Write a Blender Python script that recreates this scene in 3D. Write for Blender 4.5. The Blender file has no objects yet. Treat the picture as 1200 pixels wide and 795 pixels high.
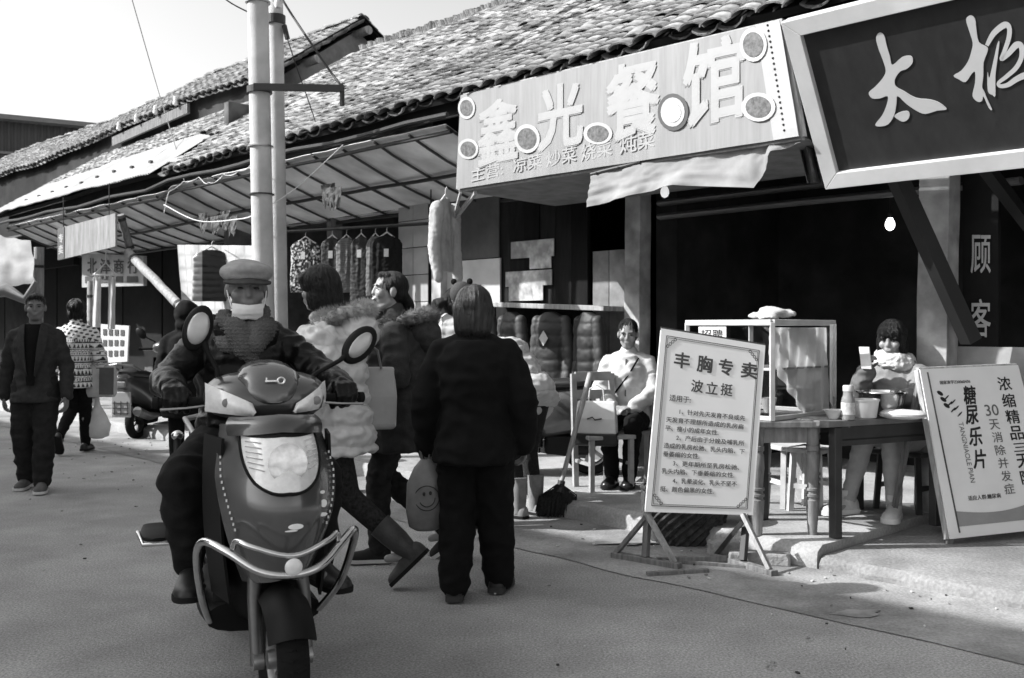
import bpy, bmesh, math, random
import numpy as np
from mathutils import Vector, Matrix, noise
# ---------------------------------------------------------------- camera, sky, sun, exposure
F, HZ, CX, CH = 1167.0, 385.0, 600.0, 1.34          # focal length / horizon in photo pixels, eye height in metres
scene = bpy.context.scene
cam = bpy.data.cameras.new('camera'); cam_o = bpy.data.objects.new('camera', cam)
scene.collection.objects.link(cam_o); scene.camera = cam_o
cam.sensor_width = 36.0; cam.lens = 36.0 * F / 1200.0; cam.shift_y = (HZ - 397.5) / 1200.0
cam.clip_end = 600.0; cam.dof.use_dof = True; cam.dof.focus_distance = 4.9; cam.dof.aperture_fstop = 5.6
cam_o.location = (0, 0, CH); cam_o.rotation_euler = (math.radians(90), 0, 0)
SUN_EL, SUN_AZ = math.radians(37.0), math.radians(4.0)   # light travels along +x, a little away from the camera
world = bpy.data.worlds.new('World'); scene.world = world; world.use_nodes = True
wn, wl = world.node_tree.nodes, world.node_tree.links
wn.clear()
sky = wn.new('ShaderNodeTexSky'); sky.sky_type = 'NISHITA'; sky.sun_disc = False
sky.sun_elevation = SUN_EL; sky.sun_rotation = math.radians(270.0) - SUN_AZ
sky.air_density = 1.0; sky.dust_density = 3.0; sky.ozone_density = 1.0
bw = wn.new('ShaderNodeRGBToBW'); bg = wn.new('ShaderNodeBackground'); wo = wn.new('ShaderNodeOutputWorld')
bg.inputs['Strength'].default_value = 0.13
wl.new(sky.outputs[0], bw.inputs[0]); wl.new(bw.outputs[0], bg.inputs['Color']); wl.new(bg.outputs[0], wo.inputs['Surface'])
sl = bpy.data.lights.new('sun', 'SUN'); sl.energy = 3.2; sl.angle = math.radians(0.6); sl.color = (1, 1, 1)
sun_o = bpy.data.objects.new('sun', sl); scene.collection.objects.link(sun_o)
SUN_DIR = Vector((math.cos(SUN_AZ) * math.cos(SUN_EL), math.sin(SUN_AZ) * math.cos(SUN_EL), -math.sin(SUN_EL)))
sun_o.rotation_euler = SUN_DIR.to_track_quat('-Z', 'Y').to_euler(); sun_o.location = (-20, 0, 20)
vs = scene.view_settings
vs.view_transform = 'Standard'; vs.look = 'None'; vs.gamma = 1.0; vs.use_curve_mapping = False; vs.exposure = 1.35
scene.cycles.max_bounces = 5; scene.cycles.diffuse_bounces = 4; scene.cycles.glossy_bounces = 3
# ---------------------------------------------------------------- frames: the shop row runs at 44 degrees to the view
RNG = random.Random(11)
Z = Vector((0, 0, 1))
DS, DT = Vector((-.696, .718, 0)), Vector((.718, .696, 0))       # s: along the row, receding; t: from the street into the shops
WROT = math.atan2(-.718, .696)                                   # local x runs to the right along the row, local y into the shops
def WF(s, t, z=0.0): return DS * s + DT * t + Vector((0, 0, z))
def ray(u, v): return Vector(((u - CX) / F, 1.0, (HZ - v) / F))
CAM = Vector((0, 0, CH))
def PX(u, v, y): return CAM + ray(u, v) * y                      # point at depth y
def GR(u, v, z=0.0):                                             # point on a level plane
    r = ray(u, v); return CAM + r * ((z - CH) / r.z)
def WT(u, v, t):                                                 # point on the plane t = const
    r = ray(u, v); return CAM + r * (t / r.dot(DT))
def PL(u, v, p0, n):                                             # point on a plane
    r = ray(u, v); return CAM + r * ((p0 - CAM).dot(n) / r.dot(n))
def st(p): return p.dot(DS), p.dot(DT)
# ---------------------------------------------------------------- materials (all neutral: the photograph is black and white)
_M = {}
def mat(name, v, rough=.75, metal=0.0, var=.18, scale=6.0, bump=.0, bscale=None, stretch=None, coat=0.0, rnd=0.0, spec=None, emit=0.0, trans=0.0, dirt=0.0, attr=False, sheen=0.0):
    if name in _M: return _M[name]
    m = bpy.data.materials.new(name); m.use_nodes = True
    nt = m.node_tree; n, l = nt.nodes, nt.links
    b = n['Principled BSDF']
    b.inputs['Roughness'].default_value = rough; b.inputs['Metallic'].default_value = metal
    b.inputs['Coat Weight'].default_value = coat; b.inputs['Coat Roughness'].default_value = .08
    if spec is None and rough >= .8: spec = .2
    if spec is not None: b.inputs['Specular IOR Level'].default_value = spec
    if trans: b.inputs['Transmission Weight'].default_value = trans
    if sheen: b.inputs['Sheen Weight'].default_value = sheen
    tc = n.new('ShaderNodeTexCoord'); mp = n.new('ShaderNodeMapping')
    l.new(tc.outputs['Object'], mp.inputs['Vector'])
    if stretch: mp.inputs['Scale'].default_value = stretch
    nz = n.new('ShaderNodeTexNoise'); nz.inputs['Scale'].default_value = scale; nz.inputs['Detail'].default_value = 4; nz.inputs['Roughness'].default_value = .62
    l.new(mp.outputs[0], nz.inputs['Vector'])
    mr = n.new('ShaderNodeMapRange'); mr.inputs['From Min'].default_value = .28; mr.inputs['From Max'].default_value = .72
    mr.inputs['To Min'].default_value = max(0.0, 1 - var); mr.inputs['To Max'].default_value = 1 + var
    l.new(nz.outputs['Fac'], mr.inputs['Value'])
    mul = n.new('ShaderNodeMath'); mul.operation = 'MULTIPLY'; mul.inputs[1].default_value = v
    l.new(mr.outputs[0], mul.inputs[0]); out = mul.outputs[0]
    if attr:
        a = n.new('ShaderNodeAttribute'); a.attribute_name = 'tone'
        m2 = n.new('ShaderNodeMath'); m2.operation = 'MULTIPLY'; l.new(out, m2.inputs[0]); l.new(a.outputs['Fac'], m2.inputs[1]); out = m2.outputs[0]
    if rnd:
        oi = n.new('ShaderNodeObjectInfo'); r2 = n.new('ShaderNodeMapRange')
        r2.inputs['To Min'].default_value = 1 - rnd; r2.inputs['To Max'].default_value = 1 + rnd
        l.new(oi.outputs['Random'], r2.inputs['Value'])
        m2 = n.new('ShaderNodeMath'); m2.operation = 'MULTIPLY'; l.new(out, m2.inputs[0]); l.new(r2.outputs[0], m2.inputs[1]); out = m2.outputs[0]
    if dirt:
        n2 = n.new('ShaderNodeTexNoise'); n2.inputs['Scale'].default_value = scale * .3; n2.inputs['Detail'].default_value = 3; n2.inputs['Roughness'].default_value = .7
        l.new(mp.outputs[0], n2.inputs['Vector'])
        r3 = n.new('ShaderNodeMapRange'); r3.inputs['From Min'].default_value = .42; r3.inputs['From Max'].default_value = .62
        r3.inputs['To Min'].default_value = 1 - dirt; r3.inputs['To Max'].default_value = 1.0
        l.new(n2.outputs['Fac'], r3.inputs['Value'])
        m2 = n.new('ShaderNodeMath'); m2.operation = 'MULTIPLY'; l.new(out, m2.inputs[0]); l.new(r3.outputs[0], m2.inputs[1]); out = m2.outputs[0]
    cb = n.new('ShaderNodeCombineColor')
    for i in range(3): l.new(out, cb.inputs[i])
    l.new(cb.outputs[0], b.inputs['Base Color'])
    if bump:
        nb = n.new('ShaderNodeTexNoise'); nb.inputs['Scale'].default_value = bscale or scale * 4; nb.inputs['Detail'].default_value = 5
        l.new(mp.outputs[0], nb.inputs['Vector'])
        bp = n.new('ShaderNodeBump'); bp.inputs['Strength'].default_value = bump; bp.inputs['Distance'].default_value = .02
        l.new(nb.outputs['Fac'], bp.inputs['Height']); l.new(bp.outputs[0], b.inputs['Normal'])
    if emit:
        b.inputs['Emission Color'].default_value = (1, 1, 1, 1); b.inputs['Emission Strength'].default_value = emit
    _M[name] = m
    return m
def thin_glass(name):
    if name in _M: return _M[name]
    m = bpy.data.materials.new(name); m.use_nodes = True; n, l = m.node_tree.nodes, m.node_tree.links; n.clear()
    o = n.new('ShaderNodeOutputMaterial'); mx = n.new('ShaderNodeMixShader'); t = n.new('ShaderNodeBsdfTransparent'); g = n.new('ShaderNodeBsdfGlossy'); lw = n.new('ShaderNodeLayerWeight'); ad = n.new('ShaderNodeMath'); ad.operation = 'MULTIPLY_ADD'; nz_ = n.new('ShaderNodeTexNoise'); nz_.inputs['Scale'].default_value = 3
    g.inputs['Roughness'].default_value = .04; lw.inputs['Blend'].default_value = .5; t.inputs['Color'].default_value = (.88, .88, .88, 1)
    ad.inputs[1].default_value = .35; pw = n.new('ShaderNodeMath'); pw.operation = 'POWER'; pw.inputs[1].default_value = 4.0; l.new(lw.outputs['Facing'], pw.inputs[0]); l.new(pw.outputs[0], ad.inputs[0]); l.new(nz_.outputs['Fac'], ad.inputs[2]); sc_ = n.new('ShaderNodeMath'); sc_.operation = 'MULTIPLY'; sc_.inputs[1].default_value = .12; l.new(nz_.outputs['Fac'], sc_.inputs[0]); l.new(sc_.outputs[0], ad.inputs[2])
    l.new(ad.outputs[0], mx.inputs['Fac']); l.new(t.outputs[0], mx.inputs[1]); l.new(g.outputs[0], mx.inputs[2]); l.new(mx.outputs[0], o.inputs['Surface']); _M[name] = m; return m
def translucent(name, v, f=.5, rough=.9):
    if name in _M: return _M[name]
    m = mat(name, v, rough, var=.1, scale=8); n, l = m.node_tree.nodes, m.node_tree.links
    tr = n.new('ShaderNodeBsdfTranslucent'); mx = n.new('ShaderNodeMixShader'); mx.inputs['Fac'].default_value = f; o = next(x for x in n if x.type == 'OUTPUT_MATERIAL'); b = n['Principled BSDF']
    l.new(b.inputs['Base Color'].links[0].from_socket, tr.inputs['Color']); l.new(b.outputs[0], mx.inputs[1]); l.new(tr.outputs[0], mx.inputs[2]); l.new(mx.outputs[0], o.inputs['Surface']); return m
def weave(name, v, rough=.9, scale=140.0, strength=.5, var=.12, depth=.004, wscale=None):
    if name in _M: return _M[name]
    m = mat(name, v, rough, var=var, scale=9)
    n, l = m.node_tree.nodes, m.node_tree.links
    tc = next(x for x in n if x.type == 'TEX_COORD')
    vo = n.new('ShaderNodeTexVoronoi'); vo.inputs['Scale'].default_value = scale
    l.new(tc.outputs['Object'], vo.inputs['Vector'])
    bp = n.new('ShaderNodeBump'); bp.inputs['Strength'].default_value = strength; bp.inputs['Distance'].default_value = depth; bp.invert = True
    l.new(vo.outputs['Distance'], bp.inputs['Height']); l.new(bp.outputs[0], n['Principled BSDF'].inputs['Normal'])
    return m
# ---------------------------------------------------------------- mesh helpers
COL = scene.collection
def mesh_obj(name, me, m, parent=None, loc=None):
    o = bpy.data.objects.new(name, me); COL.objects.link(o)
    if m is not None and len(me.materials) == 0: me.materials.append(m)
    if parent is not None: o.parent = parent
    if loc is not None: o.location = loc
    return o
def tag(o, label=None, cat=None, group=None, kind=None):
    if label: o['label'] = label
    if cat: o['category'] = cat
    if group: o['group'] = group
    if kind: o['kind'] = kind
    return o
def thing(name, label, cat, loc=(0, 0, 0), rz=0.0, group=None):
    o = bpy.data.objects.new(name, None); COL.objects.link(o); o.empty_display_size = .1
    o.location = loc; o.rotation_euler = (0, 0, rz)
    return tag(o, label, cat, group)
def frame_from(d, up=Z):
    d = d.normalized(); x = d.cross(up)
    if x.length < 1e-4: x = d.cross(Vector((1, 0, 0)))
    x.normalize(); y = x.cross(d).normalized()
    return x, y
class MB:
    def __init__(s): s.v = []; s.f = []
    def add(s, vs_, fs):
        k = len(s.v); s.v += [tuple(p) for p in vs_]; s.f += [tuple(i + k for i in f) for f in fs]; return s
    def box(s, c, d, M=None):
        c = Vector(c); P = []
        for z in (-1, 1):
            for x, y in ((-1, -1), (1, -1), (1, 1), (-1, 1)):
                q = Vector((x * d[0] / 2, y * d[1] / 2, z * d[2] / 2))
                P.append(c + (M @ q if M is not None else q))
        return s.add(P, [(3, 2, 1, 0), (4, 5, 6, 7), (0, 1, 5, 4), (1, 2, 6, 5), (2, 3, 7, 6), (3, 0, 4, 7)])
    def beam(s, a, b, w, h=None, up=Z):
        a, b = Vector(a), Vector(b); h = h or w; x, y = frame_from(b - a, up)
        P = [p + x * (i * w / 2) + y * (j * h / 2) for p in (a, b) for i, j in ((-1, -1), (1, -1), (1, 1), (-1, 1))]
        return s.add(P, [(0, 1, 2, 3), (7, 6, 5, 4), (0, 4, 5, 1), (1, 5, 6, 2), (2, 6, 7, 3), (3, 7, 4, 0)])
    def loft(s, rings, caps=True, closed=True):
        n = len(rings[0]); P = [p for r in rings for p in r]; fs = []
        for i in range(len(rings) - 1):
            for j in range(n if closed else n - 1):
                a, b = i * n + j, i * n + (j + 1) % n
                fs.append((a, b, b + n, a + n))
        if caps and closed:
            fs.append(tuple(range(n - 1, -1, -1))); fs.append(tuple(range((len(rings) - 1) * n, len(rings) * n)))
        return s.add(P, fs)
    def tube(s, pts, r, n=8, caps=True, flat=1.0, up=Z):
        pts = [Vector(p) for p in pts]; rings = []; x0 = None
        for i, p in enumerate(pts):
            d = (pts[min(i + 1, len(pts) - 1)] - pts[max(i - 1, 0)])
            if x0 is None: x, y = frame_from(d, up)
            else:
                dn = d.normalized(); x = (x0 - dn * x0.dot(dn)).normalized(); y = x.cross(dn).normalized()
            x0 = x
            rr = r[i] if isinstance(r, (list, tuple)) else r
            rings.append([p + (x * math.cos(q) + y * math.sin(q) * flat) * rr for q in [2 * math.pi * k / n for k in range(n)]])
        return s.loft(rings, caps)
    def cyl(s, a, b, r0, r1=None, n=16, caps=True): return s.tube([a, b], [r0, r0 if r1 is None else r1], n, caps)
    def lathe(s, prof, c=(0, 0, 0), axis=Z, n=20, caps=True):
        c = Vector(c); axis = Vector(axis).normalized(); x, y = frame_from(axis, Vector((0, 1, 0)) if abs(axis.z) > .9 else Z)
        rings = [[c + axis * h + (x * math.cos(q) + y * math.sin(q)) * r for q in [2 * math.pi * k / n for k in range(n)]] for r, h in prof]
        return s.loft(rings, caps)
    def ell(s, c, r, M=None, n=14, m=9):
        c = Vector(c); rings = []
        for i in range(m + 1):
            ph = -math.pi / 2 + math.pi * (i / m) * .998 + .001 * math.pi
            ring = []
            for k in range(n):
                q = 2 * math.pi * k / n
                p = Vector((r[0] * math.cos(ph) * math.cos(q), r[1] * math.cos(ph) * math.sin(q), r[2] * math.sin(ph)))
                ring.append(c + (M @ p if M is not None else p))
            rings.append(ring)
        return s.loft(rings, True)
    def sheet(s, fn, nu, nv, th=0.0):
        P = [[Vector(fn(i / nu, j / nv)) for i in range(nu + 1)] for j in range(nv + 1)]
        w = nu + 1
        fs = [(j * w + i, j * w + i + 1, (j + 1) * w + i + 1, (j + 1) * w + i) for j in range(nv) for i in range(nu)]
        V = [p for r in P for p in r]
        if not th: return s.add(V, fs)
        N = [Vector() for _ in V]
        for f in fs:
            nn = (V[f[1]] - V[f[0]]).cross(V[f[3]] - V[f[0]])
            for i in f: N[i] += nn
        k = len(V)
        V2 = [p - q.normalized() * th for p, q in zip(V, N)]
        fs2 = fs + [tuple(i + k for i in reversed(f)) for f in fs]
        edge = [(i, i + 1) for i in range(nu)] + [(j * w + nu, (j + 1) * w + nu) for j in range(nv)] + [(nv * w + i + 1, nv * w + i) for i in reversed(range(nu))] + [((j + 1) * w, j * w) for j in reversed(range(nv))]
        fs2 += [(b, a, a + k, b + k) for a, b in edge]
        return s.add(V + V2, fs2)
    def prism(s, poly, M, th):                                   # polygon in local xy, extruded along local z
        bm = bmesh.new()
        vs_ = [bm.verts.new((x, y, 0)) for x, y in poly]
        f = bm.faces.new(vs_)
        r = bmesh.ops.triangulate(bm, faces=[f])
        tris = [tuple(v.index for v in t.verts) for t in r['faces']] if False else None
        bm.verts.index_update(); tris = [tuple(v.index for v in t.verts) for t in bm.faces]
        nn = bm.faces[:][0].normal if False else None
        bm.free(); k = len(poly)
        area = sum(poly[i][0] * poly[(i + 1) % k][1] - poly[(i + 1) % k][0] * poly[i][1] for i in range(k))
        V = [M @ Vector((x, y, th)) for x, y in poly] + [M @ Vector((x, y, 0)) for x, y in poly]
        sides = [((i + 1) % k, i, i + k, (i + 1) % k + k) if area > 0 else (i, (i + 1) % k, (i + 1) % k + k, i + k) for i in range(k)]
        return s.add(V, tris + [tuple(i + k for i in reversed(t)) for t in tris] + sides)
    def build(s, name, m, parent=None, smooth=None, bevel=0.0, world=False, loc=None, recalc=True):
        me = bpy.data.meshes.new(name)
        V = s.v
        if world and parent is not None:
            p = parent; off = Vector()
            while p is not None: off += p.location; p = p.parent
            V = [Vector(v) - off for v in V]
        me.from_pydata(V, [], s.f)
        if recalc:
            bm = bmesh.new(); bm.from_mesh(me); bmesh.ops.recalc_face_normals(bm, faces=bm.faces); bm.to_mesh(me); bm.free()
        if smooth is not None:
            me.polygons.foreach_set('use_smooth', [True] * len(me.polygons)); me.set_sharp_from_angle(angle=math.radians(smooth))
        o = mesh_obj(name, me, m, parent, loc)
        if bevel:
            b = o.modifiers.new('bevel', 'BEVEL'); b.width = bevel; b.segments = 2; b.limit_method = 'ANGLE'; b.angle_limit = math.radians(40)
        return o
def quad_frame(tl, tr, bl, br):
    return lambda a, b: (tl * (1 - a) + tr * a) * (1 - b) + (bl * (1 - a) + br * a) * b     # a: left to right, b: top to bottom
def text_verts(body, size=1.0, bold=0.0, spacing=1.0, shear=0.0):
    cu = bpy.data.curves.new('text', 'FONT'); cu.body = body; cu.size = size; cu.offset = bold; cu.space_character = spacing; cu.shear = shear
    cu.resolution_u = 3; cu.fill_mode = 'FRONT'
    ob = bpy.data.objects.new('text', cu); COL.objects.link(ob)
    dg = bpy.context.evaluated_depsgraph_get(); me = bpy.data.meshes.new_from_object(ob.evaluated_get(dg))
    V = [v.co.copy() for v in me.vertices]; Fc = [tuple(p.vertices) for p in me.polygons]
    bpy.data.objects.remove(ob); bpy.data.curves.remove(cu); bpy.data.meshes.remove(me)
    return V, Fc
def text_on(mb, body, fn, x, y, w, h, bold=0.0, normal=None, lift=.003, shear=0.0):
    """fit a line of text to the box x..x+w, y..y+h (y down) of the surface fn(a, b)"""
    V, Fc = text_verts(body, 1.0, 0.0, 1.0, shear)
    if not V: return
    x0, x1 = min(v.x for v in V), max(v.x for v in V); y0, y1 = min(v.y for v in V), max(v.y for v in V)
    k = 0
    for ox, oy in (((0, 0),) if bold < .004 else ((-1, -1), (1, 1), (-1, 1), (1, -1), (0, 0))):   # shifted copies make the strokes heavier
        P = []
        for v in V:
            a = x + w * (v.x + ox * bold * .8 - x0) / max(1e-6, x1 - x0); b = y + h * (1 - (v.y + oy * bold * .8 - y0) / max(1e-6, y1 - y0))
            P.append(fn(a, b) + normal * (lift + .0003 * k))
        mb.add(P, Fc); k += 1
# ================================================================ SETTING: ground, kerb, pavement
m_asph = mat('asphalt', .32, .88, var=.16, scale=2.2, bump=.35, bscale=160, dirt=.18)
def speckle(m, scale, amt):
    n, l = m.node_tree.nodes, m.node_tree.links; b = n['Principled BSDF']
    src = b.inputs['Base Color'].links[0].from_socket
    vo = n.new('ShaderNodeTexNoise'); vo.inputs['Scale'].default_value = scale; vo.inputs['Detail'].default_value = 3
    l.new(next(x for x in n if x.type == 'TEX_COORD').outputs['Object'], vo.inputs['Vector'])
    r = n.new('ShaderNodeMapRange'); r.inputs['From Min'].default_value = .3; r.inputs['From Max'].default_value = .7; r.inputs['To Min'].default_value = 1 - amt; r.inputs['To Max'].default_value = 1 + amt
    l.new(vo.outputs['Fac'], r.inputs['Value'])
    mx = n.new('ShaderNodeMix'); mx.data_type = 'RGBA'; mx.blend_type = 'MULTIPLY'; mx.inputs['Factor'].default_value = 1
    l.new(src, mx.inputs[6]); cb = n.new('ShaderNodeCombineColor')
    for i in range(3): l.new(r.outputs[0], cb.inputs[i])
    l.new(cb.outputs[0], mx.inputs[7]); l.new(mx.outputs[2], b.inputs['Base Color'])
speckle(m_asph, 95, .38)
m_conc = mat('concrete', .38, .9, var=.16, scale=3.0, bump=.25, bscale=70, dirt=.35)
speckle(m_conc, 60, .16)
m_gut = mat('gutter_concrete', .30, .9, var=.18, scale=3.5, bump=.25, bscale=60, dirt=.4)
speckle(m_gut, 80, .2)
mb = MB(); mb.sheet(lambda a, b: Vector((-220 + 440 * a, -160 + 520 * b, 0)), 4, 4)
tag(mb.build('road', m_asph), kind='structure')
def nz(*a): return noise.noise(Vector(a))
def kerb_t(s): return 5.02 + .05 * max(0, s - 2.4) * (1 if s < 7 else 4.6 / max(.01, s - 2.4)) + .03 * nz(s * 1.7, 3, 0) + .02 * nz(s * 7, 5, 0)
mb = MB(); mb.sheet(lambda a, b: WF(-8 + 48 * a, 4.22 + .05 * nz(a * 90, 1, 1) + .25 * min(1, max(0, (a * 48 - 8 - 4) / 10)) if b == 0 else kerb_t(-8 + 48 * a) + .2, .005 + .02 * b), 240, 3)
tag(mb.build('gutter_strip', m_gut), kind='structure')
g_strip = bpy.data.objects['gutter_strip']
for k, (u, v, ru, rv) in enumerate(((1010, 716, 30, 3.5), (735, 634, 40, 4))):
    pts = []
    for i in range(28):
        q = 2 * math.pi * i / 28; f = 1 + .75 * nz(math.cos(q) * 1.5, math.sin(q) * 1.5, k * 3) + .4 * nz(math.cos(q) * 5, math.sin(q) * 5, k); p = GR(u + ru * f * math.cos(q), v + rv * f * math.sin(q), .02); t_ = st(p)[1]; p.z =   .007 + .02 * max(0, min(1, (t_ - 4.22) / 1.0)); pts.append(p)
    c_ = sum(pts, Vector()) / 28; mb = MB(); mb.add(pts + [c_], [(i, (i + 1) % 28, 28) for i in range(28)]); mb.build('wet_stain', mat('wet_concrete', .20, .7, var=.4, scale=9), g_strip)
def slab(name, s0, s1, z, n, t1=12.6, m=None):
    mb = MB(); prof = [(-.0, -.05), (0, z * .45), (.012, z * .8), (.04, z), (.3, z), (t1 - 5.0, z)]
    rows = []
    for i in range(n + 1):
        s = s0 + (s1 - s0) * i / n
        row = []
        for k, (dt, zz) in enumerate(prof):
            e = nz(s * 6, k * 2, z * 50); jag = .05 * max(0, nz(s * 2.3, k, 9)) if k in (2, 3) else 0
            row.append(WF(s, kerb_t(s) + dt + (.018 * e + jag if 0 < k < 4 else 0), zz + (.006 * e if 1 < k < 5 else 0)))
        rows.append(row)
    w = len(prof); P = [p for r in rows for p in r]
    mb.add(P, [(i * w + j, (i + 1) * w + j, (i + 1) * w + j + 1, i * w + j + 1) for i in range(n) for j in range(w - 1)])
    # end face so the step between two slabs is closed
    for i in (0, n):
        base = [Vector((p.x, p.y, -.05)) for p in rows[i]]
        mb.add(rows[i] + base, [(j, j + 1, j + 1 + w, j + w) for j in range(w - 1)])
    return tag(mb.build(name, m or m_conc, smooth=35, recalc=True), kind='structure')
slab('pavement', 2.78, 40, .13, 420)
m_conc2 = mat('darker_concrete', .24, .9, var=.2, scale=2.5, bump=.3, bscale=50, dirt=.35); speckle(m_conc2, 60, .2)  # concrete in a darker tone for the right slab
slab('pavement', -8, 2.765, .08, 150, m=m_conc2)
Z_A, Z_B = .13, .08
# ================================================================ SHOP ROW WITH TILED ROOF
TE, ZE, TW = 5.65, 3.34, 6.9
SLC, SLS = math.cos(math.radians(33.8)), math.sin(math.radians(33.8))
m_tile = mat('clay_tile', .20, .85, var=.5, scale=9, bump=.3, bscale=60, rnd=.32)
m_tilef = mat('clay_tile_field', .20, .85, var=.6, scale=7, bump=.3, bscale=60, attr=True)
m_dark = mat('shade_and_dark_board', .010, .85, var=.4, scale=4)  # near-black: real dark boards, and the painted shade of the open stalls
m_plas = mat('old_plaster', .36, .9, var=.3, scale=3.5, bump=.2, dirt=.5)
m_mud = mat('mud_wall', .14, .95, var=.45, scale=3, bump=.4, dirt=.5)
m_wood = mat('weathered_wood', .16, .8, var=.45, scale=3, stretch=(12, 12, 1.2), bump=.25)
m_wood_l = mat('pale_wood', .30, .7, var=.4, scale=3, stretch=(10, 10, 1.5), bump=.2)
m_wood_d = mat('dark_stained_wood', .035, .55, var=.4, scale=4)
m_black = mat('black_paint', .012, .5, var=.2)
def sag(s, a): return .05 * math.sin(s * .55 + .6) * min(1, a + .4) + .03 * nz(s * .8, a * .9, 2) - (.05 * max(0, s - 8) / 4 if s < 12 else .05)
def roof_p(s, a, lift=0.0):
    return WF(s, TE + a * SLC - lift * SLS, ZE + a * SLS + lift * SLC + sag(s, a))
row = thing('shop_building', 'long old single-storey shop row under a rough grey tile roof', 'building', WF(6, 7.5, 0))
mb = MB(); mb.sheet(lambda a, b: roof_p(-2.5 + 14.9 * a, 3.8 * b - .02, -.015), 60, 12, .05)
roof = mb.build('roof', m_dark, row, world=True)
mb = MB(); mb.sheet(lambda a, b: roof_p(12.4 + 7.2 * a, 2.7 * b, -.015), 30, 8, .05)
mb.build('lean_to_deck', m_dark, row, world=True)
mb = MB(); mb.sheet(lambda a, b: WF(-2.5 + 14.9 * a, TE + 3.8 * SLC + 3.0 * b, ZE + 3.8 * SLS - 2.0 * b), 8, 2, .05)
mb.build('rear_slope', m_dark, row, world=True)
# one cover tile (convex) and one pan tile (concave); local x across, y up the slope, z outward
def tile_mesh(convex, w=.118, ln=.20, th=.013, seg=5):
    mb = MB(); rows_ = []
    for y, r in ((0, 1.0), (ln, .86)):
        top, bot = [], []
        for i in range(seg + 1):
            q = math.radians(-66 + 132 * i / seg)
            x, z = w * r * math.sin(q), w * r * .62 * math.cos(q) - w * .62 * math.cos(math.radians(66))
            if not convex: z = -z
            top.append(Vector((x, y, z + th))); bot.append(Vector((x, y, z)))
        rows_.append((top, bot))
    (t0, b0), (t1, b1) = rows_
    P = t0 + t1 + b0 + b1; n = seg + 1
    fs = []
    for i in range(seg):
        fs += [(i, i + 1, n + i + 1, n + i), (2 * n + i + 1, 2 * n + i, 3 * n + i, 3 * n + i + 1), (i + 1, i, 2 * n + i, 2 * n + i + 1)]
    fs += [(0, n, 3 * n, 2 * n), (seg, 2 * n + seg, 3 * n + seg, n + seg)]
    mb.add(P, fs); return mb
TC, TP = tile_mesh(True), tile_mesh(False)
def to_me(mb, name, m):
    me = bpy.data.meshes.new(name); me.from_pydata(mb.v, [], mb.f); me.materials.append(m)
    me.polygons.foreach_set('use_smooth', [True] * len(me.polygons)); me.set_sharp_from_angle(angle=math.radians(40)); return me
me_c, me_p = to_me(TC, 'tile', m_tile), to_me(TP, 'tile', m_tile)
PITCH, STEP = .2, .115
def tile_matrix(s, a, convex, jit=1.0):
    p = roof_p(s, a); du = (roof_p(s - .1, a) - roof_p(s + .1, a)).normalized(); dv = (roof_p(s, a + .1) - roof_p(s, a - .1)).normalized()
    n = du.cross(dv).normalized(); dv = n.cross(du)
    M = Matrix((du, dv, n)).transposed().to_4x4()
    M.translation = p + n * (.060 if convex else .040)
    tilt = Matrix.Rotation(math.radians(-5.5 + RNG.uniform(-3, 3) * jit), 4, 'X') @ Matrix.Rotation(math.radians(RNG.uniform(-5, 5) * jit), 4, 'Z') @ Matrix.Rotation(math.radians(RNG.uniform(-4, 4) * jit), 4, 'Y')
    return Matrix.Translation(Vector((0, 0, 0))) @ M @ tilt
fieldV, fieldF, fieldT = [], [], []
singles = []
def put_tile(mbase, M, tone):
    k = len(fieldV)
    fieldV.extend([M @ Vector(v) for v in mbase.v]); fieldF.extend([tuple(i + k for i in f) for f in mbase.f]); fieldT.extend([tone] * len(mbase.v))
def covered(s, a):           # part of the roof hidden under the white corrugated sheet
    return 12.2 < s < 18.6 and a < 1.10 - .3 * max(0, 12.9 - s)
ncol = int((19.2 + 2.4) / PITCH)
for c in range(ncol):
    s = -2.3 + c * PITCH
    amax = 3.74 if s < 12.3 else 2.55
    ra = RNG.uniform(-.035, .03)
    for r in range(int(amax / STEP)):
        for cv in (False, True):
            ss = s + (PITCH / 2 if cv else 0) + RNG.uniform(-.012, .012); a = -.07 + ra + r * STEP + RNG.uniform(-.012, .012) + (.03 if not cv else 0)
            if RNG.random() < .012 and r > 1: continue
            if covered(ss, a): continue
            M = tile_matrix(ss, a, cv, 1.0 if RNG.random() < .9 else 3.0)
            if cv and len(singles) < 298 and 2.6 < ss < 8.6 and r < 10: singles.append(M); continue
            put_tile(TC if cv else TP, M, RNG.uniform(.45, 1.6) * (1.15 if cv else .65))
off = row.location + roof.location
for M in singles:
    o = mesh_obj('tile', me_c, None, roof); o.matrix_local = Matrix.Translation(-off) @ M
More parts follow.
